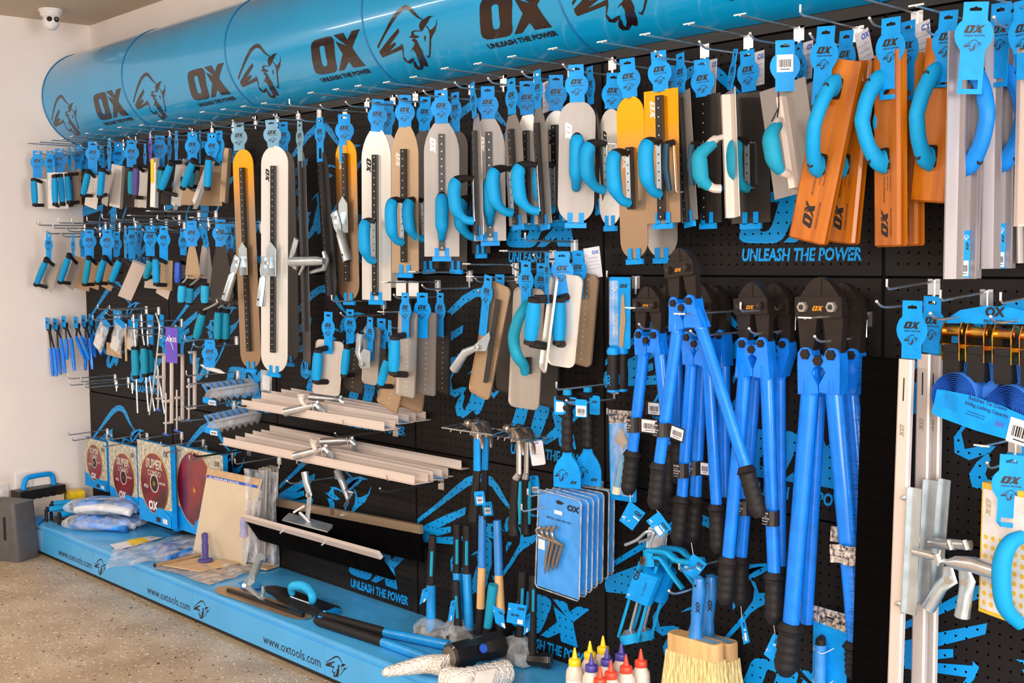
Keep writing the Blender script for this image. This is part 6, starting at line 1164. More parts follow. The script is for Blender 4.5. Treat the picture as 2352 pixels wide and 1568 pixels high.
t, M, L = vbroom('middle vertical finishing broom with shaded aluminium back', (2128, 812), (2112, 1640), .1, 24, ((2142, 680), (2138, 810), 54, .12), False)
m = t.w()
def chan(t, p0, p1, w, d, nm='mounting_plate'):
    M, L = fr(p0, p1, d, yaw=0); m = MB(); m.M = t.inv @ M; m.box(-w/2, w/2, -.003, 0, -L, 0, 'zinc'); m.box(-w/2, -w/2+.003, -.014, 0, -L, 0, 'zinc'); return t.p(nm, m)
chan(t, (2140, 1102), (2118, 1385), .03, .125); chan(t, (2172, 1100), (2150, 1382), .026, .1)
t, M, L = vbroom('front vertical finishing broom with long black bristles and zinc handle bracket', (2086, 824), (2056, 1660), .17, 30, ((2096, 690), (2093, 824), 62, .19), br=.112)
pl = chan(t, (2104, 1120), (2090, 1410), .03, .19)
for a, b in (((2078, 1142), 1), ((2066, 1385), 1)): m = t.w(); p = at(*a, .185); m.tube([p, p+V((0, -.006, 0))], .007, 'chrome', 6); m.tube([p, p+V((0, -.016, 0))], .0035, 'chrome', 8); t.p('bolt', m)
m = t.w(); E = lambda x, y, e=.2: at(x, y, e); m.tube([E(2098, 1266), E(2134, 1275), E(2150, 1280)], [.009, .009, .006], 'chrome', 12); m.tube([E(2150, 1272), E(2156, 1292)], .009, 'chrome', 6); m.tube([E(2160, 1262), E(2154, 1298)], .0035, 'chrome', 8); b1 = t.p('t_bolt', m, pl)
m = t.w(); m.tube([E(2160, 1280, .19), E(2176, 1292, .2), E(2198, 1292, .2), E(2235, 1296, .2), E(2288, 1314, .2)], [.004, .006, .014, .0165, .0165], 'chrome', 16, ry=[.003, .008, .015, .0165, .0165]); s = t.p('pipe_socket', m, pl); m = t.w(); q = (E(2288, 1314)-E(2235, 1296)).normalized(); m.tube([E(2288, 1314)+q*.0003, E(2288, 1314)+q*.001], .0135, 'ink', 14); t.p('socket_mouth', m, s)
for nm, P, gx in (('left-leaning', ((2176, 1300), (2182, 1330), (2162, 1345), (2132, 1395)), 0), ('straight', ((2212, 1300), (2222, 1335), (2218, 1362), (2210, 1416)), 1)):
    t = Th('pipe_socket_bracket', uniq(f'{nm} zinc pipe socket bracket hanging off the vertical brooms'), 'bracket', Mx.Translation(at(*P[0], .15)), 'zinc broom brackets'); m = t.w(); Q = [at(x, y, .15) for x, y in P]; m.tube(Q, [.012, .019, .0155, .0165], 'zinc', 14, ry=[.003, .004, .013, .0165]); k = t.p('socket', m); m = t.w(); m.tube([Q[1]+V((0, -.004, 0)), Q[1]+V((0, -.012, 0))], .0085, 'chrome', 6); t.p('pivot_bolt', m, k)
    m = t.w(); m.tube([at(P[0][0]-40+gx*6, 1246+gx*2, .14), at(P[0][0]+18, 1252, .14)], .011, 'chrome', 12); m.tube([at(P[0][0]+2, 1240, .15), at(P[0][0]+10, 1262, .15)], .006, 'chrome', 8); t.p('clamp_bolt', m)
# hooks at the far end
for i, (x, y, L) in enumerate(((2037, 664, .2), (2160, 690, .2), (2298, 696, .2))): hook((x, y), T='U', L=L, lowL=.24, drop=.05, rise=-.012, lab=f'large chrome double hook above the brooms and straps, {ordn(i)} from the panel seam')
hook((2255, 1025), T='T', L=.15, drop=.05, lab='chrome double hook above the yellow sponge float')
# ratchet straps
def strap_pack():
    d = .12; A = at(2260, 720, d); t = Th('ratchet_strap_pack', uniq('blue carded set of gold ratchets with rolled blue webbing'), 'strap set', Mx.Translation(A)); m = t.w(); P = [at(x, y, d) for x, y in ((2166, 738), (2205, 712), (2262, 702), (2320, 706), (2400, 726), (2400, 745), (2166, 742))]; n = len(P); o = V((0, .004, 0)); m.add(P+[p+o for p in P], [tuple(reversed(range(n))), tuple(range(n, 2*n))], 'tag_cyan'); M2 = T_(*at(2262, 725, d+.002)); mm = MB(); m.M = t.inv @ M2; m.text('OX', .026, 0, 0, 0, 'ink', bold=.05, shear=.1); m.text('PRO SERIES', .009, -.003, -.014, 0, 'ink'); m.text('25mm x 4.5m', .013, -.03, -.03, 0, 'ink'); t.p('top_card', m)
    for k, x in enumerate((2194, 2250, 2312, 2375)):
        y = 772+4*k; c = at(x, y, d); m = t.w()
        for s in (-1, 1): m.M = t.inv @ T_(c.x+s*.02, c.y, c.z) @ RZ(90); m.prism([(-.02, -.05), (.016, -.05), (.02, 0), (.012, .028), (-.01, .032), (-.022, .01)], -.0012, .0012, 'gold_zinc')
        m.M = t.inv; m.tube([c+V((-.023, 0, .012)), c+V((.023, 0, .012))], .012, 'gold_zinc', 12); m.tube([c+V((-.024, -.004, -.02)), c+V((.03, -.004, -.02))], .006, 'gold_zinc', 8); r = t.p('ratchet', m)
        m = t.w(); m.M = t.inv @ T_(c.x, c.y-.004, c.z-.052); m.prism(rrect(-.019, .019, -.04, .026, .008), -.012, .008, 'black_rubber'); m.prism(rrect(-.017, .017, .02, .036, .004), -.016, -.01, 'black_rubber'); t.p('lever_grip', m, r)
        m = t.w(); m.tube([c+V((.02, .02, .0)), c+V((.03, .015, -.09)), c+V((.005, -.004, -.12))], [.013]*3, 'webbing', 4, ry=.0015); t.p('strap_tail', m, r)
    for k, (x, y) in enumerate(((2208, 908), (2332, 938))):
        c = at(x, y, .115); m = t.w(); N = 10
        for q in range(N): R = .05-.0045*q; m.tube([c+V((R*math.cos(a*PI/16), -.01, R*math.sin(a*PI/16))) for a in range(33)], .0024, 'webbing', 4, ry=.024, caps=False)
        m.M = t.inv @ Mx.Translation(c) ; m.lathe([(.0001, 0), (.05, 0), (.05, -.025), (.0001, -.025)], 'webbing', 32, (0, -.0, 0), 'y'); t.p('webbing_roll', m)
    Q = [at(x, y, .19) for x, y in ((2152, 894), (2168, 896), (2230, 908), (2300, 932), (2420, 985), (2420, 1055), (2352, 1020), (2240, 988), (2158, 958), (2140, 948))]; m = t.w(); n = len(Q); o = V((0, .003, 0)); m.add(Q+[p+o for p in Q], [tuple(reversed(range(n))), tuple(range(n, 2*n))], 'tag_cyan')
    c = at(2224, 916, .191); e = at(2352, 957, .191); an = math.atan2(e.z-c.z, e.x-c.x); m.M = t.inv @ Mx.Translation(c)
    for tx, sz, x, z in (('Ratchet Tie Down', .0112, 0, 0), ('350kg Lashing Capacity', .0102, -.006, -.0125), ('Webbing 25mm x 4.5m', .0042, .004, -.026), ('Always check before use', .0042, .0, -.0315), ('$26', .013, .066, -.034)): m.text(tx, sz, x*math.cos(an)-z*math.sin(an), x*math.sin(an)+z*math.cos(an), 0, 'blue_dark' if tx[0] != '$' else 'tag_purple', rot=an)
    for k in range(9): z = -.0-.004*k; m.flat([[(-.053, .012+z), (-.024, .004+z), (-.024, .0046+z), (-.053, .0126+z)]], 0, 'blue_dark')
    m.M = t.inv @ Mx.Translation(at(2340, 980, .1915)) @ RY(-math.degrees(an)); label_bits(m, -.02, .05, -.035, .015, 0); t.p('lower_card', m)
mat('blue_dark', (20, 60, 120), .5)
strap_pack()
# yellow sponge float at the far end
def sponge_float():
    d = .14; M, L = fr((2310, 1118), (2300, 1420), d, yaw=yaw_for(at(2310, 1118, d), .12, 96)); t = Th('sponge_float', uniq('white studded float on yellow pad with long blue handle, far end'), 'float', M); m = MB(); m.box(-.06, .085, -.004, .018, -L, 0, 'yellow_pad'); t.p('pad', m); m = MB(); m.box(-.053, .078, -.0075, -.004, -L+.01, -.012, 'white_plastic')
    m.flat(OXP, -.0079, 'mark_tan', .04, -.045, -.03, rot=-PI/2); t.p('face_plate', m); m = MB(); L2 = L-.03
    for i in range(7):
        for j in range(int((L-.13)/.02)+1): m.lathe([(.0001, .0002), (.0055, .0002), (.0055, 0)], 'yellow_pad', 10, (-.042+.02*i, -.0077, -L+.024+.02*j), 'y')
    t.p('stud_holes', m); m = MB(); p = curve([(.058, -.01, -.09), (.056, -.04, -.1), (.052, -.056, -.135), (.052, -.056, -.19), (.056, -.046, -.235), (.064, -.012, -.27)], 5); m.tube(p, [.013+.006*math.sin(PI*i/(len(p)-1)) for i in range(len(p))], 'grip_cyan', 14); t.p('handle', m); add_tag(t, (2325, 1044), (2316, 1200), 76, d+.02, st='win', W=.07)
mat('yellow_pad', (235, 190, 60), .7)
sponge_float()
def bw():
    m = bpy.data.materials.new('bubble_wrap2'); m.use_nodes = True; MATS['bubble_wrap2'] = m; t = m.node_tree; N = t.nodes.new; L = t.links.new; b = t.nodes['Principled BSDF']; b.inputs['Base Color'].default_value = (*lin((232, 222, 210)), 1); b.inputs['Roughness'].default_value = .3; b.inputs['Subsurface Weight'].default_value = .2
    v = N('ShaderNodeTexVoronoi'); v.inputs['Scale'].default_value = 130; g = N('ShaderNodeNewGeometry'); L(g.outputs['Position'], v.inputs['Vector']); bp = N('ShaderNodeBump'); bp.inputs['Strength'].default_value = 1; bp.inputs['Distance'].default_value = .006; bp.invert = True; L(v.outputs['Distance'], bp.inputs['Height']); L(bp.outputs[0], b.inputs['Normal'])
mat('glove_blue', (45, 135, 225), .6, var=.3, sc=25, bump=.5); bw(); mat('bottle_cream', (226, 208, 192), .45, var=.02); mat('cutter_shaft', (20, 150, 225), .35, coat=.3); mat('blue_paint', (50, 140, 220), .35, coat=.3)
glassy('film_tan', (215, 195, 178), .75, .3, 1)
# ---------------------------------------------------------------- goods lying on the blue base shelf
dk = lambda x, y, h=0: atz(x, y, DZ+.0005+h)
def onz(name, lab, cat, x, y, group=None, h=0):
    p = dk(x, y, h); return Th(name, uniq(lab), cat, T_(p.x, p.y, p.z), group), p
# glue bottles
n_ = {}
for i, (x, y, c, w) in enumerate(((1385, 1460, 'yellow', 'rearmost yellow'), (1355, 1472, 'yellow', 'middle yellow'), (1427, 1475, 'purple_cap', 'rearmost purple'), (1320, 1487, 'yellow', 'front yellow'), (1394, 1487, 'purple_cap', 'middle purple'), (1358, 1500, 'purple_cap', 'front purple'), (1472, 1490, 'red_cap', 'rearmost red'), (1438, 1503, 'red_cap', 'second rearmost red'), (1403, 1516, 'red_cap', 'second nearest red'), (1378, 1530, 'red_cap', 'nearest red'))):
    p = atz(x, y, DZ+.19); t = Th('chalk_bottle', uniq(f'cream plastic chalk bottle with {w} nozzle cap'), 'bottle', T_(p.x, p.y, DZ+.0005), 'squeeze bottles with coloured nozzle caps'); m = MB()
    m.lathe([(.021, 0), (.0245, .004), (.0245, .115), (.023, .128), (.016, .14), (.0145, .146)], 'bottle_cream', 24); b = t.p('bottle_body', m)
    m = MB(); m.lathe([(.0165, .142), (.017, .144), (.017, .156), (.0155, .159), (.008, .162), (.006, .172), (.0022, .19), (.0002, .1905)], c, 20); t.p('nozzle_cap', m)
    m = MB(); m.lathe([(.0248, .02), (.0248, .105)], 'white_card', 24); m.f = m.f[:-2]; m.m = m.m[:-2]
    ang = math.atan2(CAM.y-p.y, CAM.x-p.x)
    q = MB(); vs = BULP[0][0]
    for poly, mm, k, ox, oz in ((OXL[0], 'ink', .03, -.012, .05), (OXL[2], 'ink', .03, -.012, .05), (rrect(0, 1.1, -.1, 1.8, .05), 'blue_dark' if i % 2 else 'ink', .024, -.013, .028), (rrect(0, 1.1, -.1, .7, .05), 'tag_cyan', .024, -.013, .028)):
        if mm == 'blue_dark' and 0: continue
        R = .0251 if mm == 'ink' and k == .03 else .025
        m.add([(R*math.cos(ang+(ox+a*k)/.0248), R*math.sin(ang+(ox+a*k)/.0248), oz+b_*k+(.03 if k == .03 else 0)) for a, b_ in poly], [tuple(range(len(poly)))], mm)
    t.p('label', m, b)
# standing hammers and sledge hammers
def shaft(lab, segs, d, head=None, cat='hammer', nm='club_hammer', tags=(), grp='hammers standing head down on the shelf', bag=None):
    b = segs[-1]; base = dk(b[0], b[1]); d = -base.y if d is None else d; P = [(at(x, y, d), r, mm) for x, y, r, mm in segs]; P[-1][0].z = DZ+(head[0] if head else 0)*1.2; t = Th(nm, uniq(lab), cat, T_(P[-1][0].x, P[-1][0].y, DZ+.0005), grp)
    for i in range(len(P)-1):
        a, ra, mm = P[i]; b, rb, _ = P[i+1]; m = t.w(); k = 9; R = [ra+(rb-ra)*j/k for j in range(k+1)]
        if mm == 'black_rubber': R = [r*(1+.05*math.sin(j*2.2)) for j, r in enumerate(R)]
        if i == 0: R[0] *= .93
        m.tube([a+(b-a)*(j/k) for j in range(k+1)], R, mm, 14); o = t.p(('grip', 'shaft', 'shaft_sleeve', 'shaft_foot')[i], m)
        if mm == 'black_rubber' and i == 0: m = t.w(); r = max(R); m.tube([a+(b-a)*.3+V((.012, -r*.75, 0)), a+(b-a)*.8+V((.012, -r*.75, 0))], r*.35, 'grip_teal' if cat != 'x' else mm, 8); t.p('grip_inlay', m, o)
    if head:
        r, l, an = head; z = DZ+r*1.0+.001; q = P[-1][0]; u = V((math.cos(math.radians(an)), math.sin(math.radians(an)), 0)); c = V((q.x, q.y, z)); m = t.w(); m.tube([c-u*l, c-u*(l-.006), c-u*(l*.55), c-u*(l*.45), c+u*(l*.45), c+u*(l*.55), c+u*(l-.006), c+u*l], [r*.8, r*.95, r*.95, r*.8, r*.8, r*.95, r*.95, r*.8], 'iron_black', 8); h = t.p('head', m)
        
        for s_ in (-1, 1): m = t.w(); m.tube([c+u*s_*(l+.0002), c+u*s_*(l+.0007)], r*.78, 'iron_face', 8); t.p('striking_face', m, h)
        if bag: m = t.w(); mg = lambda a, b_: c+V(((r*1.5+l*.6)*math.cos(a)*math.cos(b_), (r*1.5+l*.3)*math.sin(a)*math.cos(b_), 0))*(1+.12*math.sin(5*a+3*b_))+V((0, 0, r*.1+(r*2.2*math.sin(b_) if b_ > 0 else -r*.9*min(1, -b_*3)))); m.grid(lambda s, v: mg(2*PI*s, -.9+2.2*v), 18, 10, 'clear_plastic'); t.p('clear_bag', m, h)
    return t
G2 = 'hammers standing head down on the shelf'
shaft('tall blue sledge hammer handle with ribbed black grip, alone at the left', [(994, 1229, .0125, 'black_rubber'), (990, 1342, .014, 'cutter_shaft'), (990, 1470, .0165, 'cutter_shaft')], .149, (.022, .05, 20), nm='sledge_hammer', bag=1)
shaft('tall blue sledge hammer handle, left one of the close black-gripped pair', [(1051, 1202, .0125, 'black_rubber'), (1050, 1314, .0145, 'cutter_shaft'), (1056, 1446, .016, 'cutter_shaft')], .1, (.024, .05, 10), nm='sledge_hammer', bag=1)
shaft('tall blue sledge hammer handle, right one of the close black-gripped pair', [(1073, 1206, .0125, 'black_rubber'), (1072, 1316, .0145, 'cutter_shaft'), (1078, 1440, .0165, 'cutter_shaft')], .1, (.024, .05, 25), nm='sledge_hammer')
shaft('wooden sledge hammer handle dipped in blue, taller left one', [(1108, 1183, .0125, 'blue_paint'), (1107, 1302, .0128, 'wood_blonde'), (1104, 1396, .0135, 'black_rubber'), (1100, 1458, .014, 'black_rubber')], .095, (.03, .065, 15), nm='sledge_hammer')
shaft('wooden sledge hammer handle dipped in blue, shorter right one', [(1142, 1194, .0135, 'blue_paint'), (1146, 1320, .0138, 'wood_blonde'), (1150, 1408, .0145, 'black_rubber'), (1148, 1452, .016, 'black_rubber')], .09, (.034, .07, 10), nm='sledge_hammer')
shaft('short club hammer with black and teal grip between tall blue handles', [(1046, 1334, .0135, 'black_rubber'), (1052, 1436, .013, 'black_rubber'), (1057, 1462, .012, 'black_rubber')], .13, (.022, .045, 60), bag=1)
shaft('short club hammer with teal grip leaning before the taller wooden handle', [(1133, 1342, .016, 'grip_teal'), (1120, 1440, .013, 'black_rubber'), (1117, 1470, .012, 'black_rubber')], .12, (.022, .045, 40))
shaft('short club hammer with teal edged grip above the bagged black head', [(1202, 1312, .0135, 'black_rubber'), (1196, 1430, .013, 'black_rubber'), (1192, 1465, .012, 'black_rubber')], .1, (.026, .05, 20), bag=1)
shaft('short club hammer with black shaft and square iron head, rightmost', [(1225, 1320, .0125, 'black_rubber'), (1223, 1420, .0125, 'black_rubber'), (1222, 1488, .0135, 'black_rubber')], .1, (.026, .06, 30))
def sq(lab, q, h, wh=True):
    t_ = Th('hang_tag', uniq(lab), 'tag', Mx.Translation(at(*q[0], h)), 'blue tags on the standing hammers'); P = [at(x, y, h) for x, y in q]; pt = lambda u, v, e=.001: P[0]+(P[1]-P[0])*u+(P[3]-P[0])*v+V((0, -e, 0)); m = t_.w(); o = V((0, .001, 0)); m.add(P+[p+o for p in P], [(0, 3, 2, 1), (4, 5, 6, 7), (0, 1, 5, 4), (1, 2, 6, 5), (2, 3, 7, 6), (3, 0, 4, 7)], 'tag_cyan'); c = t_.p('card', m); m = t_.w(); vs, fs = glyphs('OX', .05, .1); m.add([pt(.55+p[0]*.24, .28-p[1]*.18) for p in vs], fs, 'ink')
    vs, fs = glyphs('4lb/1.8kg', .03, .0); m.add([pt(.22+p[0]*.13, .62-p[1]*.16) for p in vs], fs, 'ink') if wh else None
    m.add([pt(.62, .75), pt(.92, .75), pt(.92, .97), pt(.62, .97)], [(0, 3, 2, 1)], 'white_card'); m.add([pt(.04+a*.35, .42-b*.36) for a, b in BUL[1]], [tuple(range(len(BUL[1])))], 'white_card'); t_.p('print', m, c)
sq('square blue weight tag facing the aisle between the short hammers', [(1168, 1383), (1209, 1390), (1204, 1438), (1163, 1428)], .26)
sq('blue tag hanging on the teal gripped short club hammer', [(1130, 1388), (1156, 1402), (1160, 1444), (1138, 1430)], .26, False)
sq('blue tag hanging behind the lone tall sledge handle', [(970, 1354), (985, 1346), (984, 1374), (963, 1389)], .2, False)
sq('blue tag edge by the rightmost short club hammer', [(1206, 1414), (1217, 1407), (1216, 1448), (1202, 1458)], .24, False)
sq('blue tag low behind the short black and teal club hammer', [(1036, 1380), (1046, 1376), (1042, 1424), (1028, 1428)], .2, False)
# big sledge hammer lying down
t, p = onz('sledge_hammer', 'large black sledge hammer head resting on bubble wrap with blue shaft', 'hammer', 1085, 1510, 'sledge hammers lying on the shelf'); m = t.w(); A, B = dk(1032, 1510, .062), dk(1150, 1478, .062); u = (B-A).normalized(); r = .043; m.tube([A, A+u*.006, A+(B-A)*.36, A+(B-A)*.42, A+(B-A)*.6, A+(B-A)*.66, B-u*.006, B], [r*.82, r, r, r*.86, r*.86, r, r, r*.82], 'iron_black', 8); h = t.p('head', m)
m = t.w(); m.tube([A-u*.0006, A], r*.8, 'iron_face', 8); t.p('striking_face', m, h); m = t.w(); m.tube([B, B+u*.0006], r*.8, 'iron_face', 8); t.p('striking_face', m, h); m = t.w(); c = (A+B)/2+V((.0, 0, 0)); nn = (CAM-c).normalized(); nn = (nn-u*nn.dot(u)).normalized(); m.tube([c+nn*r*.93, c+nn*r*1.0], .0135, 'blue_deep', 20); t.p('round_sticker', m, h)
def lying(t, G0, G1, S1, h, r=.0155):
    a, b, c = dk(*G0, h), dk(*G1, h), dk(*S1, h); m = t.w(); k = 20; m.tube([a+(b-a)*(i/k) for i in range(k+1)], [r*.7]+[r*(1.02+.05*(i % 2)) for i in range(k-1)]+[r*.9], 'black_rubber', 14); g = t.p('grip', m); m = t.w(); m.tube([b, c], [r*.95, r*1.1], 'cutter_shaft', 14); t.p('shaft', m)
    m = t.w(); m.tube([a+(b-a)*.05+V((0, 0, r)), a+(b-a)*.09+V((0, 0, r))], r*.3, 'tag_cyan', 8); t.p('grip_mark', m, g)
lying(t, (737, 1412), (884, 1452), (1032, 1482), .017)
t, p = onz('sledge_hammer', 'sledge hammer lying in front with its head wrapped in bubble film', 'hammer', 900, 1490, 'sledge hammers lying on the shelf'); lying(t, (725, 1424), (880, 1474), (1010, 1520), .017)
m = t.w(); P = [dk(880, 1545, .03), dk(925, 1535, .03), dk(985, 1525, .035), dk(1030, 1530, .04)]; m.tube(curve(P, 5), [.008]+lerp(.014, .036, 15), 'bubble_wrap2', 14); t.p('bubble_wrap_tail', m)
m = t.w(); P = [dk(1022, 1556, .028), dk(1060, 1562, .03), dk(1120, 1552, .03), dk(1172, 1540, .03)]; c_ = curve(P, 6); m.tube(c_, [.02]+[.036+.002*math.sin(3*i) for i in range(len(c_)-2)]+[.018], 'bubble_wrap2', 18); w = t.p('bubble_wrap_roll', m)
m = t.w(); a, b = dk(1095, 1542, .064), dk(1140, 1535, .064); e = V((.03, -.045, -.03)); m.add([a, b, b+e, a+e], [(0, 3, 2, 1)], 'paper'); t.p('shipping_label', m, w)
# trowels lying on the shelf
def flatpoly(t, nm, pts, th, mm, h=.002, parent=None, lab=None):
    m = t.w(); q = [dk(x, y, h) for x, y in pts]; n = len(q); o = V((0, 0, -th)); a = sum((q[i].x*q[(i+1) % n].y-q[(i+1) % n].x*q[i].y) for i in range(n)); q = q if a > 0 else q[::-1]
    m.add(q+[p+o for p in q], [tuple(range(n)), tuple(reversed(range(n, 2*n)))]+[(i+n, (i+1) % n+n, (i+1) % n, i) for i in range(n)], mm); return t.p(nm, m, parent)
def oval(cx, cy, ax, ay, bx, by, n=28, p=2.6):     # rounded plan outline about a centre, axes given in seen pixels
    o = []
    for i in range(n):
        a = 2*PI*i/n; c, s = math.cos(a), math.sin(a); c, s = math.copysign(abs(c)**(2/p), c), math.copysign(abs(s)**(2/p), s); o.append((cx+ax*c+bx*s, cy+ay*c+by*s))
    return o
t, p = onz('finishing_trowel', 'round-ended steel trowel lying flat with black rib and zinc socket bracket', 'trowel', 605, 1380)
bl = flatpoly(t, 'blade', [(492, 1352), (502, 1347), (520, 1345), (545, 1348), (700, 1398), (718, 1408), (716, 1417), (700, 1421), (675, 1420), (655, 1414), (500, 1362)], .001, 'steel_warm', .004)
flatpoly(t, 'rib', [(520, 1351), (526, 1349), (700, 1405), (693, 1411)], .012, 'rib_black', .016, None)
m = t.w(); a, b, c = dk(598, 1278, .17), dk(578, 1330, .06), dk(565, 1345, .045); m.tube([a, a+(b-a)*.55, b, c], [.0155, .0155, .02, .016], 'zinc', 14, ry=[.0155, .015, .005, .004]); s = t.p('pipe_socket', m); m = t.w(); m.tube([c, dk(603, 1374, .03)], .013, 'zinc', 6, ry=.004); m.tube([dk(604, 1345, .06), dk(604, 1374, .012)], .006, 'zinc', 8); m.tube([c+V((0, -.006, 0)), c+V((.01, -.014, .006))], .008, 'chrome', 6); t.p('knuckle_bracket', m, s)
flatpoly(t, 'hang_tag', [(546, 1338), (560, 1333), (600, 1338), (596, 1350), (560, 1352)], .0006, 'tag_cyan', .012)
t, p = onz('finishing_trowel', 'dark tapered trowel lying flat with blue grip and blue edge clip', 'trowel', 690, 1380)
flatpoly(t, 'blade', [(607, 1350), (612, 1345), (632, 1344), (660, 1350), (782, 1393), (730, 1417), (640, 1380)], .001, 'steel_dark', .008)
flatpoly(t, 'rib', [(610, 1352), (618, 1350), (748, 1396), (740, 1402)], .012, 'rib_black', .02)
m = t.w(); pp = curve([dk(672, 1366, .022), dk(670, 1353, .045), dk(675, 1345, .062), dk(695, 1345, .068), dk(712, 1356, .06), dk(718, 1372, .045), dk(716, 1384, .02)], 5); n = len(pp); m.tube(pp, [.009+.0085*math.sin(PI*i/(n-1))**.6 for i in range(n)], 'grip_light', 14); g = t.p('grip', m); m = t.w(); m.tube([dk(668, 1370, .02), dk(716, 1387, .02)], .003, 'zinc', 6); t.p('mounting_strap', m, g)
flatpoly(t, 'edge_clip', [(746, 1404), (770, 1394), (780, 1398), (757, 1410)], .012, 'tag_cyan', .014)
# gloves in clear bags
for j, (nm, ox, oy) in enumerate((('lower', 0, 0), ('upper', .0, .01))):
    w = .33; t = Th('work_gloves', uniq(f'blue and white work gloves in crinkled clear bag, {nm} bundle of two'), 'gloves', T_(.6+ox, -.2+oy, DZ+.001+.072*j), 'bagged work gloves'); r = random.Random(j+4)
    for k in range(6):
        m = MB(); m.M = RZ(38+r.uniform(-7, 7)); y0 = -.055+.022*k; z = .024+.016*(k % 2); P = curve([(-w*.46+.02*r.random(), y0*.8, z-.006), (-w*.2, y0*1.1+r.uniform(-.01, .01), z+.01), (w*.1, y0*1.1, z+.012*r.random()), (w*.34, y0*1.2, z), (w*.47, y0*1.3, z-.008)], 5); n = len(P); m.tube(P, [.008]+[.021-.006*abs(i/n-.4)+.002*math.sin(i*1.3+k) for i in range(n-2)]+[.006], ('glove_blue', 'glove_blue', 'white_card', 'glove_blue', 'white_card', 'glove_blue')[(k+2*j) % 6], 10, ry=[.006]+[.018]*(n-2)+[.005]); t.p('glove', m)
    m = MB(); m.M = RZ(38)
    def film(u, v): a = 2*PI*u; q = math.sin(PI*v)**.5; s = 1+.05*math.sin(7*a)+.04*math.sin(13*a+5*v); c, e = math.cos(a), math.sin(a); return (w*.58*q*s*math.copysign(abs(c)**.7, c), .1*q*s*math.copysign(abs(e)**.7, e), .034-.032*math.cos(PI*v)+.003*math.sin(9*a+7*v))
    m.grid(film, 48, 14, 'clear_plastic'); t.p('clear_bag', m)
# packets and bags
t, p = onz('white_packet', 'white packet with yellow label lying before the diamond blades', 'packet', 312, 1245); m = t.w(); q = [dk(252, 1250, .006), dk(345, 1230, .006), dk(376, 1234, .004), dk(268, 1264, .006)]
for (u0, u1, mm, e) in ((0, 1, 'white_card', 0), (.32, .68, 'yellow', .001)):
    m = t.w(); m.grid(lambda u, v: (lambda a, b: a+(b-a)*v+V((0, 0, .012*math.sin(PI*(u0+(u1-u0)*u))*math.sin(PI*v)+e)))(q[0]+(q[1]-q[0])*(u0+(u1-u0)*u), q[3]+(q[2]-q[3])*(u0+(u1-u0)*u)), 8, 5, mm); t.p('wrap' if e == 0 else 'yellow_label', m)
t, p = onz('clear_bag', 'long clear plastic bag holding two blue rolls on the shelf front', 'bag', 340, 1285)
for i, (a, b) in enumerate((((380, 1268), (425, 1250)), ((388, 1282), (438, 1264)), ((350, 1262), (400, 1246)))): m = t.w(); m.tube([dk(*a, .014), dk(*b, .014)], [.011, .013], 'glove_blue', 12); t.p('blue_roll', m)
q = [dk(243, 1310, -.012), dk(262, 1268, .004), dk(452, 1225, .004), dk(448, 1280, .004), dk(360, 1300, .002)]
m = t.w(); m.grid(lambda u, v: (lambda a, b: a+(b-a)*v+V((0, 0, .006+.03*math.sin(PI*v)*(.4+.6*u)+.006*math.sin(17*u+9*v)+.004*math.sin(31*v+5*u))))(q[0]+(q[3]-q[0])*u, q[1]+(q[2]-q[1])*u), 24, 14, 'bag_film'); t.p('film', m)
t, p = onz('metal_tube', 'thin beige tube with dark open end lying on the cardboard', 'tube', 400, 1290); m = t.w(); m.tube([dk(356, 1298, .02), dk(460, 1274, .02)], .0085, 'steel_warm', 12); m.tube([dk(354.5, 1298.4, .02), dk(356.2, 1298, .02)], .0087, 'ink', 12); t.p('tube_body', m)
t, p = onz('plasterer_hawk', 'wooden plasterer hawk upturned with purple round handle pointing up', 'hawk', 470, 1300); flatpoly(t, 'board', [(362, 1295), (455, 1280), (555, 1290), (462, 1311)], .004, 'cardboard', .016)
m = t.w(); b = dk(472, 1288, .018); m.lathe([(.03, 0), (.032, .004), (.03, .008), (.012, .012), (.0125, .03), (.014, .06), (.0115, .08), (.0135, .1), (.013, .112), (.005, .117)], 'grip_purple', 18, tuple(b)); hnd = t.p('handle', m)
t, p = onz('crumpled_bag', 'crumpled translucent bag under the upturned wooden hawk', 'bag', 480, 1320); q = [dk(350, 1306), dk(480, 1345), dk(640, 1300), dk(520, 1285)]
m = t.w(); m.grid(lambda u, v: (lambda a, b: a+(b-a)*v+V((0, 0, .003+.01*abs(math.sin(9*u+4*v))*math.sin(PI*v)+.008*abs(math.sin(5*v+13*u))*math.sin(PI*u))))(q[0]+(q[3]-q[0])*u, q[1]+(q[2]-q[1])*u), 26, 18, 'film_tan'); t.p('film', m)
t, p = onz('brown_packet', 'brown paper packet tucked behind the zinc socket against the panels', 'packet', 610, 1300); flatpoly(t, 'packet_body', [(585, 1302), (600, 1290), (640, 1297), (612, 1306)], .006, 'cardboard', .01)
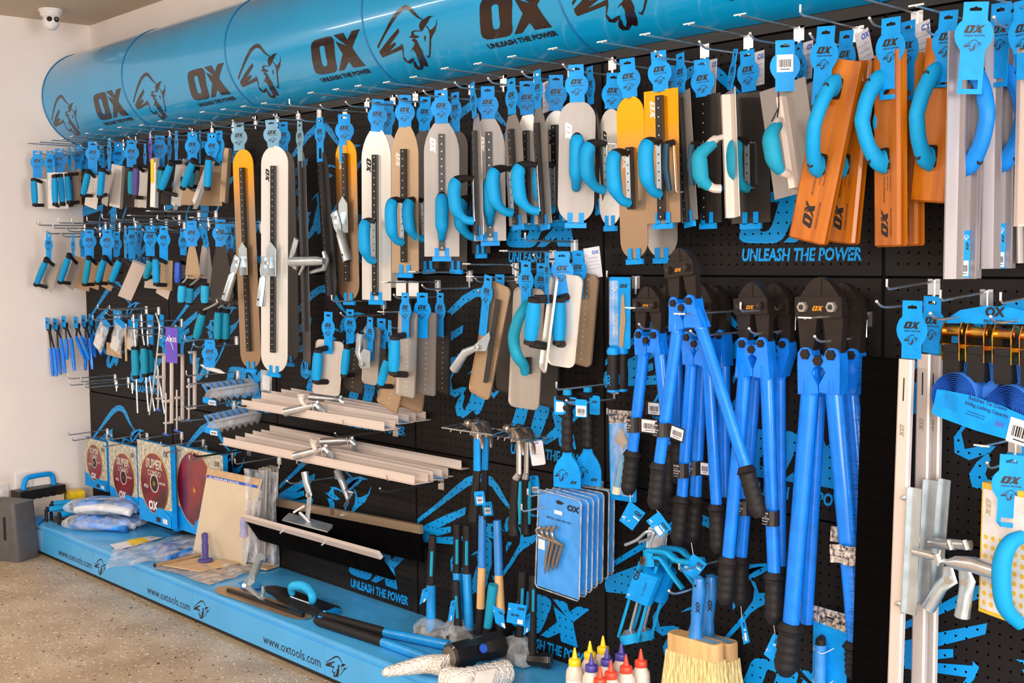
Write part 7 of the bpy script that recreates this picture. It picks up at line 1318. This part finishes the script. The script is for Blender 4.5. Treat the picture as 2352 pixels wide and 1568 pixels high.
# far end by the side wall
t, p = onz('grout_float', 'cream block float with black notched plate and blue loop handle', 'float', 100, 1190); a = dk(55, 1190); b = dk(148, 1172); W = .2
u = V((b.x-a.x, b.y-a.y, 0)).normalized(); MM = Mx(((u.x, -u.y, 0, a.x), (u.y, u.x, 0, a.y), (0, 0, 1, a.z), (0, 0, 0, 1))); L = V((b.x-a.x, b.y-a.y, 0)).length
def lb(nm, fn, par=None): m = MB(); m.M = t.inv @ MM; fn(m); return t.p(nm, m, par)
z1 = at(55, 1150, -a.y).z-a.z; z2 = at(45, 1125, -a.y).z-a.z; lb('cream_block', lambda m: m.prism([(0, 0), (L, 0), (L, z1), (0, z1)], 0, .06, 'bottle_cream'))
def f_(m):
    P = [(-.02, z1+.0)]; n = 6
    for i in range(n): x = L*i/n; P += [(x, z1), (x+L/n*.6, z1), (x+L/n*.8, z1+.008)]
    P += [(L+.004, z1), (L+.004, z2), (-.02, z2)]; m.prism(P, -.012, .072, 'rib_black')
pl = lb('notched_plate', f_); lb('loop_handle', lambda m: m.tube(curve([(L*.1, .03, z2), (L*.12, .03, z2+.03), (L*.22, .03, z2+.055), (L*.6, .03, z2+.058), (L*.8, .03, z2+.05), (L*.85, .03, z2)], 5), .012, 'tag_cyan', 12), pl)
t, p = onz('yellow_box', 'small plain yellow carton in the corner behind the cream float', 'box', 172, 1168)
a = dk(153, 1170); m = MB(); m.M = t.inv @ Mx.Translation(a) @ RZ(-8); hh = at(153, 1125, -a.y).z-a.z; WW = .085; m.box(0, WW, 0, .07, 0, hh, 'yellow'); bx = t.p('carton', m); m = MB(); m.M = t.inv @ Mx.Translation(a) @ RZ(-8); m.box(WW*.02, WW*.98, -.0006, .0, hh*.88, hh*.9, 'sponge_yellow'); t.p('flap_line', m, bx)
for i, (g0, g1, y0) in enumerate((((116, 1157), (182, 1152), 1180), ((105, 1170), (168, 1163), 1200), ((134, 1182), (172, 1175), 1212))):
    t, p = onz('edging_trowel', f'small edging trowel resting blade down beside gloves, {("rear", "middle", "front")[i]} one of three', 'trowel', (g0[0]+g1[0])/2, y0, 'edging trowels lying by the side wall'); hz = .075-.012*i; A, B = dk(*g0, hz), dk(*g1, hz)
    caps_grip(t, A, B, r=.0135, stems=[(A+V((.005, 0, 0)), V((A.x+.005, A.y, DZ+.006))), (B-V((.005, 0, 0)), V((B.x-.005, B.y, DZ+.006)))]); m = t.w(); c = (A+B)/2; m.M = t.inv @ T_(c.x, c.y, DZ+.001); w = (B-A).length/2+.01; m.box(-w, w, -.028, .028, .001, .003, 'steel_dark'); t.p('blade', m)
t, p = onz('blue_packet', 'blue card packet lying at the shelf end nearest the side wall', 'packet', 80, 1200); flatpoly(t, 'packet_body', [(54, 1198), (78, 1190), (106, 1188), (84, 1203)], .006, 'tag_cyan', .008)
# grey bin on the floor and wall fittings
p = atz(30, 1281, 0); t = Th('grey_bin', uniq('dark grey tapered plastic bin standing on the floor, cut off by the frame'), 'bin', T_(p.x, p.y, 0)); u = V((math.cos(math.radians(20)), math.sin(math.radians(20)), 0)); c = p+V((-.06, .05, 0))
m = MB(); P0 = rrect(-.1, .1, -.07, .07, .02, 4); n = len(P0); H = at(30, 1152, -p.y).z
m.M = RZ(25); m.add([(x*.92, y*.92, .001) for x, y in P0]+[(x, y, .02) for x, y in P0]+[(x*1.0-.02, y, H) for x, y in P0], [(i+k*n, (i+1) % n+k*n, (i+1) % n+(k+1)*n, i+(k+1)*n) for k in range(2) for i in range(n)]+[tuple(reversed(range(n))), tuple(range(2*n, 3*n))], 'dark_grey'); b = t.p('bin_body', m)
m = MB(); m.M = RZ(25); m.prism(rrect(.02, .035, .1, H-.06, .006), -.0715, -.069, 'black_rubber'); t.p('grip_slot', m, b); m = MB(); m.M = RZ(25); m.tube([(-.06, -.02, H-.1), (-.08, -.02, H+.1)], .018, 'ink', 10); t.p('black_grip', m)
for (x, y, w, h, nm) in ((54, 1112, .075, .115, 'white double socket plate low on the side wall'), (9, 1130, .04, .08, 'white cover plate low on the side wall by the bin')):
    q = ray(x, y); k = -CAM.x/q.x; P = CAM+q*k; t = Th('socket_plate', uniq(nm), 'socket', T_(0, P.y, P.z)); m = MB(); m.M = RZ(90); m.prism(rrect(-w/2, w/2, -h/2, h/2, .008), -.008, 0, 'white_plastic'); pt = t.p('plate', m)
    m = MB(); m.M = RZ(90); m.prism(rrect(-w*.25, w*.25, -h*.1, h*.1, .004), -.0095, -.008, 'paper'); t.p('socket_face', m, pt)
# ---------------------------------------------------------------- light
w = bpy.data.worlds.new('world'); SC.world = w; w.use_nodes = True
bg = w.node_tree.nodes['Background']; bg.inputs[0].default_value = (1, .93, .88, 1); bg.inputs[1].default_value = 1.0
nt = w.node_tree; wc = nt.nodes.new('ShaderNodeTexCoord'); wn = nt.nodes.new('ShaderNodeTexNoise'); wn.inputs['Scale'].default_value = 2.2; wn.inputs['Detail'].default_value = 3   # the unseen shop around: lighter and darker stretches
wr = nt.nodes.new('ShaderNodeValToRGB'); wr.color_ramp.elements[0].position = .38; wr.color_ramp.elements[1].position = .62; wr.color_ramp.elements[0].color = (.16, .13, .11, 1); wr.color_ramp.elements[1].color = (1.75, 1.66, 1.58, 1)
nt.links.new(wc.outputs['Generated'], wn.inputs['Vector']); nt.links.new(wn.outputs['Fac'], wr.inputs[0]); nt.links.new(wr.outputs[0], bg.inputs[0])
def area(n, loc, tgt, sx, sy, e, c):
    l = bpy.data.lights.new(n, 'AREA'); l.shape = 'RECTANGLE'; l.size = sx; l.size_y = sy; l.energy = e; l.color = c
    o = bpy.data.objects.new(n, l); COL.objects.link(o); o.location = loc
    o.rotation_euler = (V(tgt)-V(loc)).to_track_quat('-Z', 'Y').to_euler()
    return o
tm = bpy.data.materials.new('lit_tube'); tm.use_nodes = True; MATS['lit_tube'] = tm; tb = tm.node_tree.nodes['Principled BSDF']; tb.inputs['Emission Color'].default_value = (1, .96, .9, 1); tb.inputs['Emission Strength'].default_value = 55
for i, (x, y) in enumerate(((-1.2, -3.3), (1.6, -3.3), (4.4, -3.3), (7.2, -3.3))):
    m = MB().box(-.75, .75, -.03, .03, 0, .02, 'white_plastic'); t = solo('ceiling_batten', m, f'white slim ceiling batten light, {ORD[i]} of the row along the aisle', 'ceiling light', T_(x, y, 2.53)); obj('lit_tube', MB().tube([(-.74, 0, -.035), (.74, 0, -.035)], .017, 'lit_tube', 12), None, t)
    area('batten_light', (x, y, 2.47), (x, y, 0), 1.45, .05, 42, (1, .95, .88))
area('rear_fill', (8.6, -6.2, 1.5), (2.5, 0, 1.1), 3.2, 2.2, 300, (1, .97, .95))  # unseen area light added as fill from behind the camera
area('side_wall_fill', (10.5, -1.5, 1.5), (0, -.6, 1.0), 2.0, 2.2, 215, (.97, .97, 1))  # second added fill, out of view, brightens the side wall
SC.view_settings.view_transform = 'Standard'; SC.view_settings.look = 'None'; SC.view_settings.exposure = 0; SC.view_settings.gamma = 1
SC.cycles.max_bounces = 8; SC.cycles.transparent_max_bounces = 24; SC.cycles.diffuse_bounces = 3; SC.cycles.glossy_bounces = 4

SC.cycles.sample_clamp_indirect = 5
